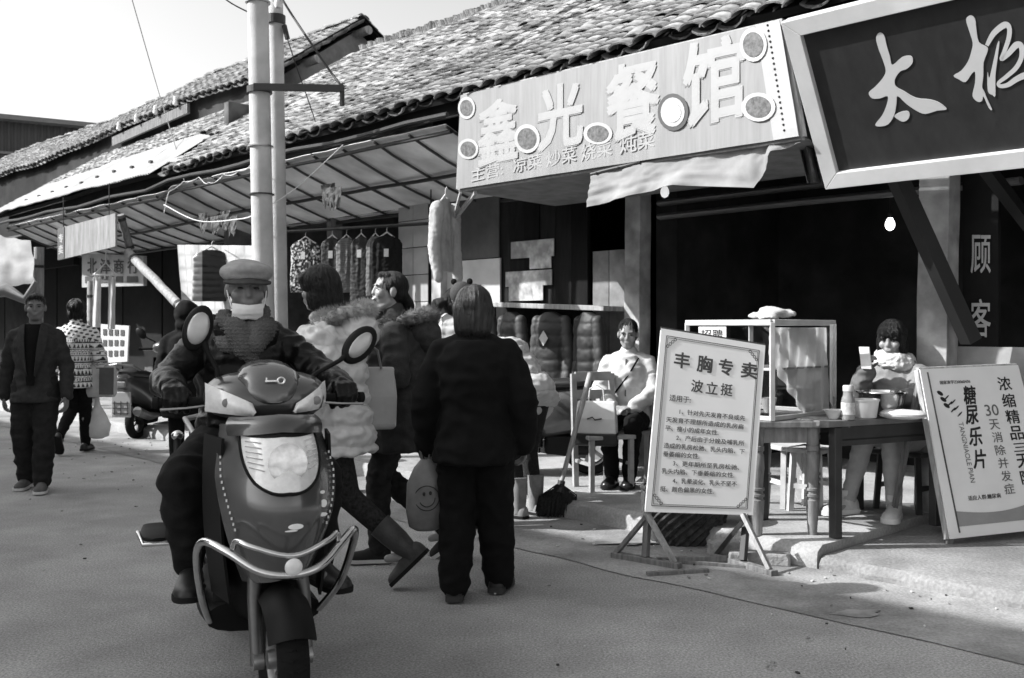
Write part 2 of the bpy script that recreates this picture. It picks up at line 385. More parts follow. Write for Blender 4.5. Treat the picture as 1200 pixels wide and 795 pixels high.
# ridge: tiles standing on edge in a long leaning row
for i in range(430):
    s = -2.3 + i * .034
    if s > 12.2: break
    p = roof_p(s, 3.72); M = Matrix.Translation(p + Z * (.06 + .02 * nz(s * 3, 1, 1))) @ Matrix.Rotation(WROT + RNG.uniform(-.1, .1), 4, 'Z') @ Matrix.Rotation(math.radians(62 + RNG.uniform(-9, 9)), 4, 'Y') @ Matrix.Rotation(math.radians(90), 4, 'Z') @ Matrix.Scale(RNG.uniform(.42, .62), 4)
    put_tile(TC, M, RNG.uniform(.6, 1.3))
def field_build(name, parent):
    global fieldV, fieldF, fieldT
    o_ = Vector(); p = parent
    while p is not None: o_ += p.location; p = p.parent
    me = bpy.data.meshes.new(name); me.from_pydata([v - o_ for v in fieldV], [], fieldF)
    at = me.attributes.new('tone', 'FLOAT', 'POINT'); at.data.foreach_set('value', fieldT)
    me.polygons.foreach_set('use_smooth', [True] * len(me.polygons)); me.set_sharp_from_angle(angle=math.radians(40))
    o = mesh_obj(name, me, m_tilef, parent); tag(o, kind='stuff')
    fieldV, fieldF, fieldT = [], [], []
    return o
field_build('tile_field', roof)
# eave boards and rafters under the tiles
mb = MB()
for k in range(40):
    s0, s1 = -2.4 + k * .52, -2.4 + (k + 1) * .52
    if s1 > 18.6: break
    mb.beam(roof_p(s0, .05, -.10), roof_p(s1, .05, -.10), .03, .13)
mb.build('fascia', m_dark, row, world=True)
for k in range(26):
    s = -2 + k * .52
    if s > 6.6 and s < 18.4: continue
    mb = MB(); mb.beam(roof_p(s, .06, -.11), roof_p(s, 1.75, -.11), .06, .09); mb.build('rafter', m_wood_d, row, world=True)
# walls of the row
def wall_box(name, s0, s1, t0, t1, z0, z1, m, parent=row, bev=0.0):
    mb = MB(); c = WF((s0 + s1) / 2, (t0 + t1) / 2, (z0 + z1) / 2)
    mb.box(c, (abs(s1 - s0), abs(t1 - t0), z1 - z0), Matrix.Rotation(WROT, 3, 'Z'))
    return mb.build(name, m, parent, world=True, bevel=bev)
m_int = mat('shade_dark_interior', .03, .9, var=.5, scale=2.5, dirt=.5)  # deep shade of the interiors is put into this low wall tone
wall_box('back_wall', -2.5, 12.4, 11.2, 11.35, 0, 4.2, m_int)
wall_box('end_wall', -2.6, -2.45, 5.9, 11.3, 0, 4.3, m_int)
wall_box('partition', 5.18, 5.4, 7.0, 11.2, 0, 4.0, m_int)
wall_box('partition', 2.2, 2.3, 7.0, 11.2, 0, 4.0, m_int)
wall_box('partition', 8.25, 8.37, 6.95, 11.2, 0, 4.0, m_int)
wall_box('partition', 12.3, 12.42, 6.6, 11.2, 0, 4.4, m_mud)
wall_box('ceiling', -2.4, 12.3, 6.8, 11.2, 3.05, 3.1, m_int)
wall_box('lintel', -2.4, 8.3, 6.86, 6.98, 2.95, 3.9, m_dark)
wall_box('lintel', 8.3, 19.0, 6.90, 7.0, 2.68, 3.9, m_mud)
# roller shutter housing above the noodle shop, seen below the signs
sh = thing('roller_shutter', 'rolled up ribbed metal shutter under the lintel of the open shop', 'shutter', WF(3.9, 6.8, 2.3))
m_shut = mat('shutter_metal', .13, .5, .6, var=.2, stretch=(1, 1, 12))
for k in range(6):
    mb = MB(); z = 2.29 + k * .115
    mb.tube([WF(5.22, 6.82, z), WF(3.9, 6.80, z + .004), WF(2.32, 6.82, z)], .055, 8, flat=.5); mb.build('slat', m_shut, sh, world=True, smooth=50)
# posts between the bays
def post(name, label_p, s, t, z0, z1, w, d, m, lean=(0, 0)):
    mb = MB(); a, b = WF(s, t, z0), WF(s + lean[0], t + lean[1], z1)
    n = 10; x = DS * -1; rings = []
    for i in range(n + 1):
        f = i / n; p = a.lerp(b, f); rings.append([p + x * (dx * w / 2) + DT * (dy * d / 2) + Vector((.006 * nz(f * 9, dx, dy), .006 * nz(f * 9, dy, 7), 0)) for dx, dy in ((-1, -1), (1, -1), (1, 1), (-1, 1))])
    mb.loft(rings); o = mb.build(name, m, row, world=True, bevel=.006)
    if label_p: o['label'] = label_p
    return o
m_postl = mat('peeling_whitewash', .46, .85, var=.3, scale=5, bump=.25, dirt=.55)
post('post', 'whitewashed timber post with peeling paint', 5.57, 6.93, .1, 3.1, .17, .16, m_postl, (-.03, 0))
post('post', 'worn plaster post at the right of the open shop', 2.80, 6.62, .08, 3.0, .20, .18, m_postl, (-.05, 0))
post('post', None, 8.2, 6.9, .1, 2.9, .16, .16, m_postl)
post('post', None, 10.3, 6.95, .1, 2.8, .14, .14, m_wood)
# boarded front between the posts: planks of uneven tone
for k, (s, v, z1) in enumerate(((5.80, .30, 2.05), (6.0, .22, 2.05))):
    wall_box('board', s - .095, s + .095, 6.95, 6.98 + .004 * k, .1, z1, mat('board_tone_%d' % k, v, .85, var=.4, scale=4, dirt=.4))
# closed stall front (dark boards, white panel, ledge)
for k in range(10):
    s = 6.14 + k * .21
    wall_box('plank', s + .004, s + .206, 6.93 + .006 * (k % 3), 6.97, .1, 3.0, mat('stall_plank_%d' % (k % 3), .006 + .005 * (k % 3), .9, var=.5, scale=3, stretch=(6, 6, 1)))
wall_box('white_panel', 7.30, 8.12, 6.905, 6.925, 1.60, 2.05, mat('white_panel_board', .62, .7, var=.1, scale=4, dirt=.2))
wall_box('wall_panel', 7.32, 8.12, 6.908, 6.926, 2.06, 2.75, mat('grey_panel_board', .10, .7, var=.35, scale=3, dirt=.3))
for k, (u0, u1, v0, v1) in enumerate(((598, 648, 284, 300), (620, 645, 300, 314), (592, 646, 319, 334), (596, 636, 335, 352))):
    a, b = WT(u0, v0, 6.9), WT(u1, v1, 6.9)
    wall_box('pasted_sheet', st(b)[0], st(a)[0], 6.908 - .002 * k, 6.918 - .002 * k, b.z, a.z, mat('torn_notice_paper', .55, .9, var=.25, scale=12, dirt=.5))
mb = MB(); a = WT(575, 357, 6.75); b = WT(722, 362, 6.75); mb.beam(a, b, .34, .045); mb.build('ledge', m_wood_l, row, world=True, bevel=.006)
# ================================================================ SOFFIT / AWNING OVER THE CLOTHES STALL AND BEYOND
awn = thing('awning', 'low sagging awning of pale sheets over the clothes stalls', 'awning', WF(12, 6.2, 2.6))
m_soff = mat('pale_soffit_sheet', .86, .85, var=.22, scale=2.2, dirt=.4)
m_pipe = mat('dark_pipe', .03, .5, .3)
def soff_p(s, b, lift=0.0):
    sg = -.03 * math.sin(b * math.pi) * (1 + .6 * nz(s * 1.1, 4, b)) + .015 * nz(s * 2.3, b * 3, 8)
    return WF(s, 5.62 + 1.36 * b, 3.12 - .46 * b + sg + lift - (.05 if s > 12 else 0))
edges = [6.62, 7.7, 8.75, 9.85, 10.9, 11.9, 12.95, 14.0, 15.05, 16.1, 17.15, 18.2]
for k in range(len(edges) - 1):
    mb = MB(); s0, s1 = edges[k] + .012, edges[k + 1] - .012
    mb.sheet(lambda a, b: soff_p(s0 + (s1 - s0) * a, b, .004 * (k % 2)), 8, 10, .006)
    mb.build('soffit_sheet', m_soff, awn, world=True, smooth=40)
s = 6.62
while s < 18.3:
    mb = MB(); mb.tube([soff_p(s, b / 6, -.022) for b in range(7)], .013, 6); mb.build('batten', m_wood_d, awn, world=True); s += .525
for b in (.03, .5, .97):
    mb = MB(); mb.tube([soff_p(6.6 + 11.6 * i / 24, b, -.045) for i in range(25)], .02, 7); mb.build('rail', m_pipe, awn, world=True, smooth=50)
mb = MB(); mb.tube([WF(6.5 + 11.9 * i / 20, 5.53 + .02 * math.sin(i), 3.17 - .05 * (i > 9) + .015 * math.sin(i * 1.7)) for i in range(21)], .022, 7); mb.build('edge_pipe', m_pipe, awn, world=True, smooth=50)
# torn lining hanging at the wet stain
m_rag = mat('stained_lining', .10, .95, var=.5, scale=8)
for k, (u, v, y) in enumerate(((238, 258, 12.4), (252, 262, 12.2), (264, 256, 12.0), (272, 262, 11.9), (384, 226, 10.4), (392, 230, 10.3))):
    mb = MB(); p = PX(u, v, y)
    mb.sheet(lambda a, b: p + DS * (a - .5) * (.26 - .1 * b) + Z * (.09 - .22 * b * (1 - .4 * nz(a * 6, k, 0))) + DT * .03 * nz(a * 5, b * 4, k), 8, 6, .004)
    mb.build('torn_lining', m_rag, awn, world=True)
# white corrugated sheet lying on the tiles above the awning
cs = thing('corrugated_roof_sheet', 'long white corrugated plastic sheet lying over the lower tiles', 'roof sheet', WF(15, 6, 3.3))
m_fib = mat('white_fibreglass', .36, .6, var=.1, scale=2, dirt=.18)
for k in range(6):
    s0, s1 = 12.25 + k * 1.06, 12.25 + (k + 1) * 1.06 + .06
    mb = MB(); mb.sheet(lambda a, b: roof_p(s0 + (s1 - s0) * a, -.14 + (1.22 - .34 * max(0, 12.9 - (s0 + (s1 - s0) * a))) * b, .095 + .010 * math.sin(a * 90) + .004 * k + .015 * nz(a * 3 + k, b * 2, 1)), 90, 6, .003)
    mb.build('sheet', m_fib, cs, world=True, smooth=60)
for k in range(9):
    p = roof_p(12.9 + k * .6, .25 + .1 * nz(k, 2, 2), .125); mb = MB(); mb.box(p, (.07, .035, .03), Matrix.Rotation(WROT, 3, 'Z')); mb.build('fixing', m_wood_d, cs, world=True)
# ================================================================ TALLER HOUSE BEHIND WITH A GABLE
hb = thing('gabled_house', 'taller old mud-walled house behind with a drooping tiled gable roof', 'house', WF(20, 9, 0))
S0, S1, TB, ZB, TR, ZR = 12.85, 36.0, 7.55, 5.02, 9.22, 6.16
def droop(s): return -.012 * (s - 12.8) + .06 * math.sin(s * .5) + .04 * nz(s * .7, 1, 5)
def rb(s, a, lift=0):
    L = math.hypot(TR - TB, ZR - ZB); c, q = (TR - TB) / L, (ZR - ZB) / L
    return WF(s, TB + a * c - lift * q, ZB + a * q + lift * c + droop(s))
LB = math.hypot(TR - TB, ZR - ZB)
mb = MB(); mb.sheet(lambda a, b: rb(S0 + (S1 - S0) * a, LB * b), 50, 5, .06); roofb = mb.build('roof', m_dark, hb, world=True)
mb = MB(); mb.sheet(lambda a, b: WF(S0 + (S1 - S0) * a, TR + 2.2 * b, ZR - 1.5 * b + droop(S0 + (S1 - S0) * a)), 50, 5, .06); mb.build('rear_roof_slope', m_dark, hb, world=True)
for c in range(int((S1 - S0) / .21)):
    s = S0 + .03 + c * .21
    for r in range(16):
        for cv in (False, True):
            ss = s + (.105 if cv else 0); a = -.08 + r * .125 + RNG.uniform(-.02, .02)
            du = (rb(ss - .1, a) - rb(ss + .1, a)).normalized(); dv = (rb(ss, a + .1) - rb(ss, a - .1)).normalized(); n = du.cross(dv)
            M = Matrix((du, dv, n)).transposed().to_4x4(); M.translation = rb(ss, a, .055 if cv else .035)
            put_tile(TC if cv else TP, M @ Matrix.Rotation(math.radians(-6 + RNG.uniform(-4, 4)), 4, 'X') @ Matrix.Rotation(math.radians(RNG.uniform(-8, 8)), 4, 'Z'), RNG.uniform(.55, 1.4))
for i in range(300):
    s = S0 + i * .08; M = Matrix.Translation(rb(s, LB) + Z * (.045 + .03 * nz(s * 1.3, 2, 2))) @ Matrix.Rotation(WROT, 4, 'Z') @ Matrix.Rotation(math.radians(RNG.uniform(2, 14)), 4, 'Y') @ Matrix.Rotation(math.radians(90 + RNG.uniform(-14, 14)), 4, 'Z')
    put_tile(TC, M, RNG.uniform(.5, 1.3))
for r in range(10):
    M = Matrix.Translation(WF(S0 + .05, TR + .1 + r * .13, ZR - .02 - r * .09)) @ Matrix.Rotation(WROT + math.pi, 4, 'Z') @ Matrix.Rotation(math.radians(34), 4, 'X')
    put_tile(TC, M, RNG.uniform(.5, 1.0))
field_build('tile_field', roofb)
def hwall(name, pts, m, th=.2):
    mb = MB(); n = len(pts); P = [WF(*p) for p in pts]; nn = (P[1] - P[0]).cross(P[2] - P[0]).normalized() * th
    mb.add(P + [p + nn for p in P], [tuple(range(n)), tuple(range(2 * n - 1, n - 1, -1))] + [(i, (i + 1) % n, (i + 1) % n + n, i + n) for i in range(n)])
    return mb.build(name, m, hb, world=True)
hwall('gable_wall', [(13.25, 7.8, 2.9), (13.25, 11.0, 2.9), (13.25, 11.0, 4.95), (13.25, 9.22, 6.06), (13.25, 7.8, 5.06)], mat('gable_plaster', .26, .95, var=.4, scale=2.5, bump=.4, dirt=.55))
hwall('front_wall', [(13.3, 7.82, 0), (13.3, 7.82, 5.1), (35.8, 7.82, 4.75), (35.8, 7.82, 0)], mat('front_mud', .045, .95, var=.5, scale=1.6, bump=.4, dirt=.6))
hwall('rear_wall', [(13.3, 11.2, 0), (35.8, 11.2, 0), (35.8, 11.2, 4.6), (13.3, 11.2, 4.9)], m_mud)
for t, z in ((9.22, 6.0), (8.3, 5.38), (10.2, 5.4)):
    mb = MB(); mb.tube([WF(13.6, t, z), WF(12.72, t, z)], .07, 8); mb.build('purlin_end', m_wood_l, hb, world=True, smooth=50)
mb = MB(); mb.beam(WF(15.3, 7.5, 4.92), WF(18.3, 7.5, 4.78), .05, .16); mb.build('eave_board', m_wood, hb, world=True)
for k in range(4):
    p = WF(15.6 + k * .75, 7.42, 5.02 - .03 * k); mb = MB(); mb.lathe([(.02, -.02), (.045, 0), (.045, .05), (.025, .06), (.04, .07), (.03, .13), (.01, .14)], p, n=10); mb.build('insulator', mat('porcelain', .75, .2), hb, world=True, smooth=40)
for k in range(3):                                    # old windows in the front wall, mostly hidden by the lean-to
    s = 20 + k * 4.0; mb = MB(); mb.beam(WF(s, 7.80, 4.35), WF(s, 7.80, 3.55), .7, .05, up=DT); mb.build('window', m_black, hb, world=True)
for k in range(14):
    s = 12.9 + k * 1.6
    hwall('stall_shade_panel', [(s + .02, 7.42, .1), (s + 1.56, 7.42, .1), (s + 1.56, 7.42, 2.75), (s + .02, 7.42, 2.75)], m_dark if k % 3 else m_int, .05)  # dark sheets painted as the shade inside the open far stalls
# stalls under the gabled house, left of the awning
hwall('stall_lintel', [(18.6, 6.9, 2.5), (34, 6.9, 2.4), (34, 6.9, 3.4), (18.6, 6.9, 3.4)], m_dark, .1)
mb = MB(); mb.sheet(lambda a, b: WF(18.4 + 15 * a, 5.5 + 2.3 * b, 2.75 + .75 * b + .05 * nz(a * 20, b * 3, 4)), 40, 6, .03); mb.build('shade_canopy', mat('dark_canopy', .06, .9, var=.4, scale=2), hb, world=True, smooth=60)  # canopy added to keep the sun off the far fronts
# ================================================================ METAL-CLAD HALL FAR BEHIND
mh = thing('metal_hall', 'dark corrugated metal hall with a flat roof edge far behind', 'building', PX(0, 150, 46) - Z * 8)
mhz = PX(0, 150, 46).z
m_clad = mat('dark_cladding', .05, .6, .2, var=.25, scale=.6)
mb = MB()
A, B = PX(-160, 132, 44), PX(140, 150, 50)
A = Vector((A.x, A.y, 0)); B = Vector((B.x, B.y, 0)); LH = (B - A).length; D = (B - A).normalized(); nn = Vector((D.y, -D.x, 0))
ztA, ztB = PX(-160, 124, 44).z, PX(95, 148, 49).z
N = 150
mb.add([A.lerp(B, i / N) + nn * (.04 if (i // 2) % 2 else 0) + Z * z for z in (0, 1) for i in range(N + 1)], [])
mb = MB(); P = []
for i in range(N + 1):
    f = i / N; base = A.lerp(B, f) + nn * (.06 if i % 4 < 2 else 0)
    P += [base, base + Z * (ztA + (ztB - ztA) * f)]
mb.add(P, [(2 * i, 2 * i + 2, 2 * i + 3, 2 * i + 1) for i in range(N)]); mb.build('wall', m_clad, mh, world=True)
mb = MB(); mb.beam(A + Z * ztA + nn * .3, B + Z * ztB + nn * .3, .9, .22); mb.build('roof_edge', mat('roof_flashing', .16, .5, .3), mh, world=True)
mb = MB(); mb.beam(A + Z * (ztA - 1.6) + nn * .12, B + Z * (ztB - 1.6) + nn * .12, .05, .12); mb.build('rail', mat('roof_flashing', .2), mh, world=True)
mb = MB(); mb.sheet(lambda a, b: A.lerp(B, a) + Z * (ztA + (ztB - ztA) * a) - nn * 9 * b + Z * .8 * b, 4, 2, .1); mb.build('roof', m_clad, mh, world=True)
# ================================================================ HOUSES ACROSS THE STREET (behind the camera's left; they shade the road)
op = thing('opposite_house', 'plain two-storey plastered house row across the street with deep tiled eaves', 'house', WF(24, -6, 0))
HO, TO = 7.6, -3.0
def obox(name, s0, s1, t0, t1, z0, z1, m):
    mb = MB(); mb.box(WF((s0 + s1) / 2, (t0 + t1) / 2, (z0 + z1) / 2), (abs(s1 - s0), abs(t1 - t0), z1 - z0), Matrix.Rotation(WROT, 3, 'Z')); return mb.build(name, m, op, world=True)
m_opw = mat('opposite_plaster', .42, .9, var=.2, scale=1.2, dirt=.3)
obox('wall', 6.6, 44, -9, -3.6, 0, HO - .3, m_opw)
mb = MB(); mb.sheet(lambda a, b: WF(6.4 + 37.6 * a, TO - 3.3 * b, HO + 1.5 * b + .04 * nz(a * 70, b, 0)), 120, 3, .12); mb.build('roof', m_dark, op, world=True)
mb = MB(); mb.sheet(lambda a, b: WF(6.4 + 37.6 * a, TO - 6.6 + 3.3 * b, HO + 1.5 * b), 4, 3, .12); mb.build('rear_roof_slope', m_dark, op, world=True)
for k in range(12):
    s = 7.4 + k * 3.05
    obox('window', s, s + 1.2, -3.63, -3.57, 4.3, 5.7, m_black); obox('shop_opening', s - .5, s + 1.7, -3.63, -3.56, .1, 2.6, m_dark)
# ================================================================ SIGNS, POLES AND WIRES
m_steel = mat('dull_steel', .35, .4, .9, var=.25, scale=14)
m_ink = mat('black_ink', .012, .7, var=.1); m_ink2 = mat('grey_ink', .055, .7, var=.15)
def panel(mb, tl, tr, bl, br, th, back):
    mb.add([tl, tr, br, bl] + [p + back * th for p in (tl, tr, br, bl)], [(0, 3, 2, 1), (4, 5, 6, 7), (0, 1, 5, 4), (1, 2, 6, 5), (2, 3, 7, 6), (3, 0, 4, 7)])
def bez2(pts, n=5, closed=True):
    out = []; k = len(pts)
    for i in range(k):
        p0, p1, p2, p3 = [Vector(pts[(i + d) % k]) for d in (-1, 0, 1, 2)]
        for j in range(n):
            t = j / n; q = .5 * ((2 * p1) + (-p0 + p2) * t + (2 * p0 - 5 * p1 + 4 * p2 - p3) * t * t + (-p0 + 3 * p1 - 3 * p2 + p3) * t ** 3); out.append((q.x, q.y))
    return out
# ---- framed shop board tilted forward with brush characters
BL = WT(970, 220, 5.74); s_bl = st(BL)[0]
r = ray(918, 25); k_ = s_bl / r.dot(DS); TL = CAM + r * k_
S_END = -.2
TJ = thing('framed_signboard', 'dark signboard with white frame and two large white brush characters, tilted forward', 'sign', BL)
BR_ = BL + DS * (S_END - s_bl); TR_ = TL + DS * (S_END - s_bl)
upv = (TL - BL).normalized(); rightv = -DS; nrm = rightv.cross(upv).normalized()          # faces the street
if nrm.dot(CAM - BL) < 0: nrm = -nrm
Hs = (TL - BL).length; Ls = (BR_ - BL).length
m_frame = mat('white_sign_frame', .50, .6, var=.08, scale=5, dirt=.12); m_board = mat('dark_sign_vinyl', .020, .4, var=.25, scale=3, stretch=(6, 6, .6))
fw_ = .10
mb = MB(); panel(mb, BL + upv * (Hs - fw_) + rightv * fw_, BL + upv * (Hs - fw_) + rightv * (Ls - fw_), BL + upv * fw_ + rightv * fw_, BL + upv * fw_ + rightv * (Ls - fw_), .03, -nrm); mb.build('panel', m_board, TJ, world=True)
def mitre(a, b, c, d):                                     # one frame bar from four corner points
    mb = MB(); F_ = [p + nrm * .035 for p in (a, b, c, d)]; Bk = [p - nrm * .06 for p in (a, b, c, d)]
    mb.add(F_ + Bk, [(0, 1, 2, 3), (7, 6, 5, 4), (0, 4, 5, 1), (1, 5, 6, 2), (2, 6, 7, 3), (3, 7, 4, 0)]); return mb.build('frame_bar', m_frame, TJ, world=True, bevel=.004)
oTL, oTR, oBL, oBR = BL + upv * Hs, BL + upv * Hs + rightv * Ls, BL, BL + rightv * Ls
iTL, iTR, iBL, iBR = oTL - upv * fw_ + rightv * fw_, oTR - upv * fw_ - rightv * fw_, oBL + upv * fw_ + rightv * fw_, oBR + upv * fw_ - rightv * fw_
mitre(oTL, oTR, iTR, iTL); mitre(oBL, iBL, iBR, oBR); mitre(oTL, iTL, iBL, oBL); mitre(oTR, oBR, iBR, iTR)
M_TJ = Matrix((rightv, upv, nrm)).transposed().to_4x4(); M_TJ.translation = BL
MI = M_TJ.inverted()
def on_sign(pts): return [tuple((MI @ PL(880 + x * .2768, y * .2768, BL, nrm)).xy) for x, y in pts]
tai = [(545, 138), (565, 150), (575, 190), (590, 240), (600, 275), (640, 242), (675, 236), (686, 248), (683, 270), (660, 292), (632, 303), (610, 338), (616, 366), (650, 386), (700, 414), (760, 421), (800, 435), (830, 462), (790, 468), (740, 482), (705, 470), (660, 440), (622, 406), (617, 440), (607, 488), (582, 526), (545, 535), (528, 526), (558, 486), (577, 440), (580, 407), (548, 416), (515, 416), (500, 392), (528, 366), (558, 332), (572, 300), (560, 255), (541, 205), (531, 160)]
dot = [(608, 490), (635, 474), (664, 470), (673, 484), (666, 505), (646, 515), (625, 506)]
ji = [(912, 82), (931, 65), (950, 80), (955, 120), (966, 178), (1002, 200), (1000, 225), (986, 265), (985, 320), (980, 368), (988, 385), (1002, 420), (1022, 464), (1008, 456), (986, 408), (980, 426), (964, 431), (944, 416), (940, 395), (950, 350), (950, 305), (936, 312), (910, 347), (882, 336), (859, 320), (890, 300), (920, 260), (935, 215), (940, 180), (925, 130)]
ji2 = [(1003, 305), (1010, 330), (1025, 270), (1044, 186), (1053, 179), (1046, 240), (1036, 320), (1036, 404), (1024, 402), (1004, 384)]
ch = thing('brush_character', 'white brush-drawn character with a dot below, first on the dark signboard', 'lettering', BL) if False else None
def glyph(polys, ribbons=()):
    mb = MB()
    for p in polys: mb.prism(on_sign(bez2(p, 3)), M_TJ @ Matrix.Translation((0, 0, .001)), .004)
    for k, (path, ws) in enumerate(ribbons):
        P = [Vector((p[0], p[1], 0)) for p in path]; pp = []; ww = []
        for i in range(len(P) - 1):
            p0, p1, p2, p3 = P[max(i - 1, 0)], P[i], P[i + 1], P[min(i + 2, len(P) - 1)]
            for j in range(6):
                t = j / 6; pp.append(.5 * ((2 * p1) + (-p0 + p2) * t + (2 * p0 - 5 * p1 + 4 * p2 - p3) * t * t + (-p0 + 3 * p1 - 3 * p2 + p3) * t ** 3)); ww.append(ws[i] * (1 - t) + ws[i + 1] * t)
        L_, R_ = [], []
        for i in range(len(pp)):
            d = (pp[min(i + 1, len(pp) - 1)] - pp[max(i - 1, 0)]).normalized(); n_ = Vector((-d.y, d.x, 0)); L_.append((pp[i] + n_ * ww[i]).xy); R_.append((pp[i] - n_ * ww[i]).xy)
        l2, r2 = on_sign(L_), on_sign(R_); zz = .0055 + .0015 * k
        V = [M_TJ @ Vector((x, y, zz)) for x, y in l2] + [M_TJ @ Vector((x, y, zz)) for x, y in r2]; n = len(l2)
        mb.add(V, [(i, i + 1, n + i + 1, n + i) for i in range(n - 1)])
    return mb.build('brush_character', mat('white_lettering', .42, .6, var=.06), TJ, world=True)
glyph([tai, dot])
glyph([ji, ji2], [([(1000, 192), (1030, 140), (1075, 105), (1095, 118), (1093, 160), (1075, 215), (1062, 250), (1090, 228), (1125, 190), (1146, 196), (1147, 240), (1125, 285), (1085, 322), (1050, 350), (1058, 364), (1090, 358), (1125, 335), (1165, 318), (1215, 320)], [8, 12, 14, 10, 10, 9, 8, 11, 14, 12, 10, 10, 9, 7, 8, 10, 12, 14, 8])])
for s_ in (2.1, .3):
    mb = MB(); mb.beam(WF(s_, 5.80, 2.75), WF(s_, 6.9, 2.95), .05, .05); mb.build('bracket', m_black, TJ, world=True)
mb = MB(); mb.beam(WT(1050, 205, 6.0), WT(1138, 400, 6.45), .10, .09); mb.build('support_strut', m_black, TJ, world=True)
mb = MB(); mb.beam(WT(1150, 190, 6.05), WF(st(WT(1150, 190, 6.05))[0], 6.85, 2.0), .07, .07); mb.build('support_strut', m_black, TJ, world=True)
# ---- restaurant banner on a light frame
rTL, rBL, rTR = WT(540, 112, 5.58), WT(535, 222, 5.58), WT(914, 24, 5.50); rBR = PL(937, 160, rTL, (rTR - rTL).cross(rBL - rTL).normalized())
RB = thing('restaurant_banner', 'sun-bleached restaurant banner with pale characters and dish pictures under the eave', 'sign', rBL)
nb = (rTR - rTL).cross(rBL - rTL).normalized()
if nb.dot(CAM - rTL) < 0: nb = -nb
fq = quad_frame(rTL, rTR, rBL, rBR)
def fb(a, b, l=0.0): return fq(a, b) + nb * (.004 * math.sin(a * 37 + 2 * b) * b + .002 * nz(a * 20, b * 6, 1) + l)
m_ban = mat('bleached_banner', .215, .6, var=.10, scale=5, stretch=(9, 9, .6), dirt=.12)
mb = MB(); mb.sheet(lambda a, b: fb(a, b), 90, 14, .004); bn = mb.build('banner', m_ban, RB, world=True, smooth=60)
mb = MB(); mb.sheet(lambda a, b: fb(.945 + .055 * a, b, .004), 6, 14, .003); mb.build('edge_strip', mat('white_edge', .30, .5, var=.05), RB, world=True)
for a, b in (((0, 0), (1, 0)), ((0, 1), (1, 1)), ((0, 0), (0, 1)), ((1, 0), (1, 1))):
    p, q = fq(*a) - nb * .04, fq(*b) - nb * .04; mb = MB(); mb.beam(p, q, .035, .035); mb.build('frame_bar', m_wood_l, RB, world=True)
mb = MB()
for k in range(20): mb.ell(fb(.972, .02 + .048 * k, .008), (.008, .008, .008), n=6, m=4)
mb.build('studs', m_black, RB, world=True)['kind'] = 'stuff'
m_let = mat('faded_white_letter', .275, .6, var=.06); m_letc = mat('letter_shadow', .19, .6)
def bpx(u0, u1, v0, v1, l=0.0):                            # a box on the banner given by its place in the photograph
    return lambda a, b: PL(u0 + (u1 - u0) * a, v0 + (v1 - v0) * b - .215 * (u1 - u0) * (a - .5), rTL, nb)
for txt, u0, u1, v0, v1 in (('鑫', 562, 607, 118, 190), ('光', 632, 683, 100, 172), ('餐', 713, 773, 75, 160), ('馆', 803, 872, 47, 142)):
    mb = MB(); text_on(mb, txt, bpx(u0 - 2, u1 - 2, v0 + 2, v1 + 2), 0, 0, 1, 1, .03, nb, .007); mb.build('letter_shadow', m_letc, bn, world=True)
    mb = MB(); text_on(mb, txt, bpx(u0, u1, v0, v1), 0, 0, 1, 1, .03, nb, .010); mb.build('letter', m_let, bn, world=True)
for txt, u0, u1, v0, v1 in (('主营:', 553, 590, 194, 210), ('凉菜', 602, 636, 183, 200), ('炒菜', 641, 676, 175, 193), ('烧菜', 682, 718, 166, 186), ('炖菜', 727, 768, 157, 177)):
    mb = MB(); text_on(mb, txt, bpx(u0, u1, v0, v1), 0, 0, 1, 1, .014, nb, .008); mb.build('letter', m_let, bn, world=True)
m_dish = mat('dish_food_print', .07, .6, var=.95, scale=38); m_plate = mat('dish_plate_print', .36, .5); m_bowl = mat('dish_bowl_print', .03, .5)
for (u, v, ru, rv, kind) in ((548, 127, 10, 13, 0), (550, 175, 12, 12, 0), (619, 163, 15, 17, 0), (702, 157, 17, 13, 0), (790, 132, 18, 22, 1), (884, 53, 16, 20, 0), (890, 126, 20, 17, 0)):
    def disc(f, l, name, m, kx=1.0):
        mb = MB(); pts = [PL(u + ru * f * math.cos(q) * kx, v + rv * f * math.sin(q), rTL, nb) for q in [2 * math.pi * i / 20 for i in range(20)]]
        a_ = [p + nb * (l + .009) for p in pts]
        c = sum(a_, Vector()) / 20; mb.add(a_ + [c], [(i, (i + 1) % 20, 20) for i in range(20)]); return mb.build(name, m, bn, world=True)
    disc(1.0, .004, 'dish_picture', m_bowl if kind else m_plate); disc(.74 if not kind else .78, .007, 'food_picture', m_dish if not kind else m_plate)
    if kind: disc(.55, .010, 'food_picture', mat('noodle_print', .5, .6, var=.7, scale=45))
mb = MB(); mb.beam(WT(557, 226, 5.62), WT(529, 262, 5.95), .025, .035); mb.beam(WT(540, 225, 5.6), WT(530, 262, 5.95), .02, .03); mb.build('corner_brace', m_wood_l, RB, world=True)
mb = MB(); mb.sheet(lambda a, b: fq(a, 1.0) + DT * (.02 + 1.2 * b) - Z * (.0 + .03 * b) , 12, 4, .01); mb.build('back_board', mat('grey_under_board', .20, .8, var=.3), RB, world=True)
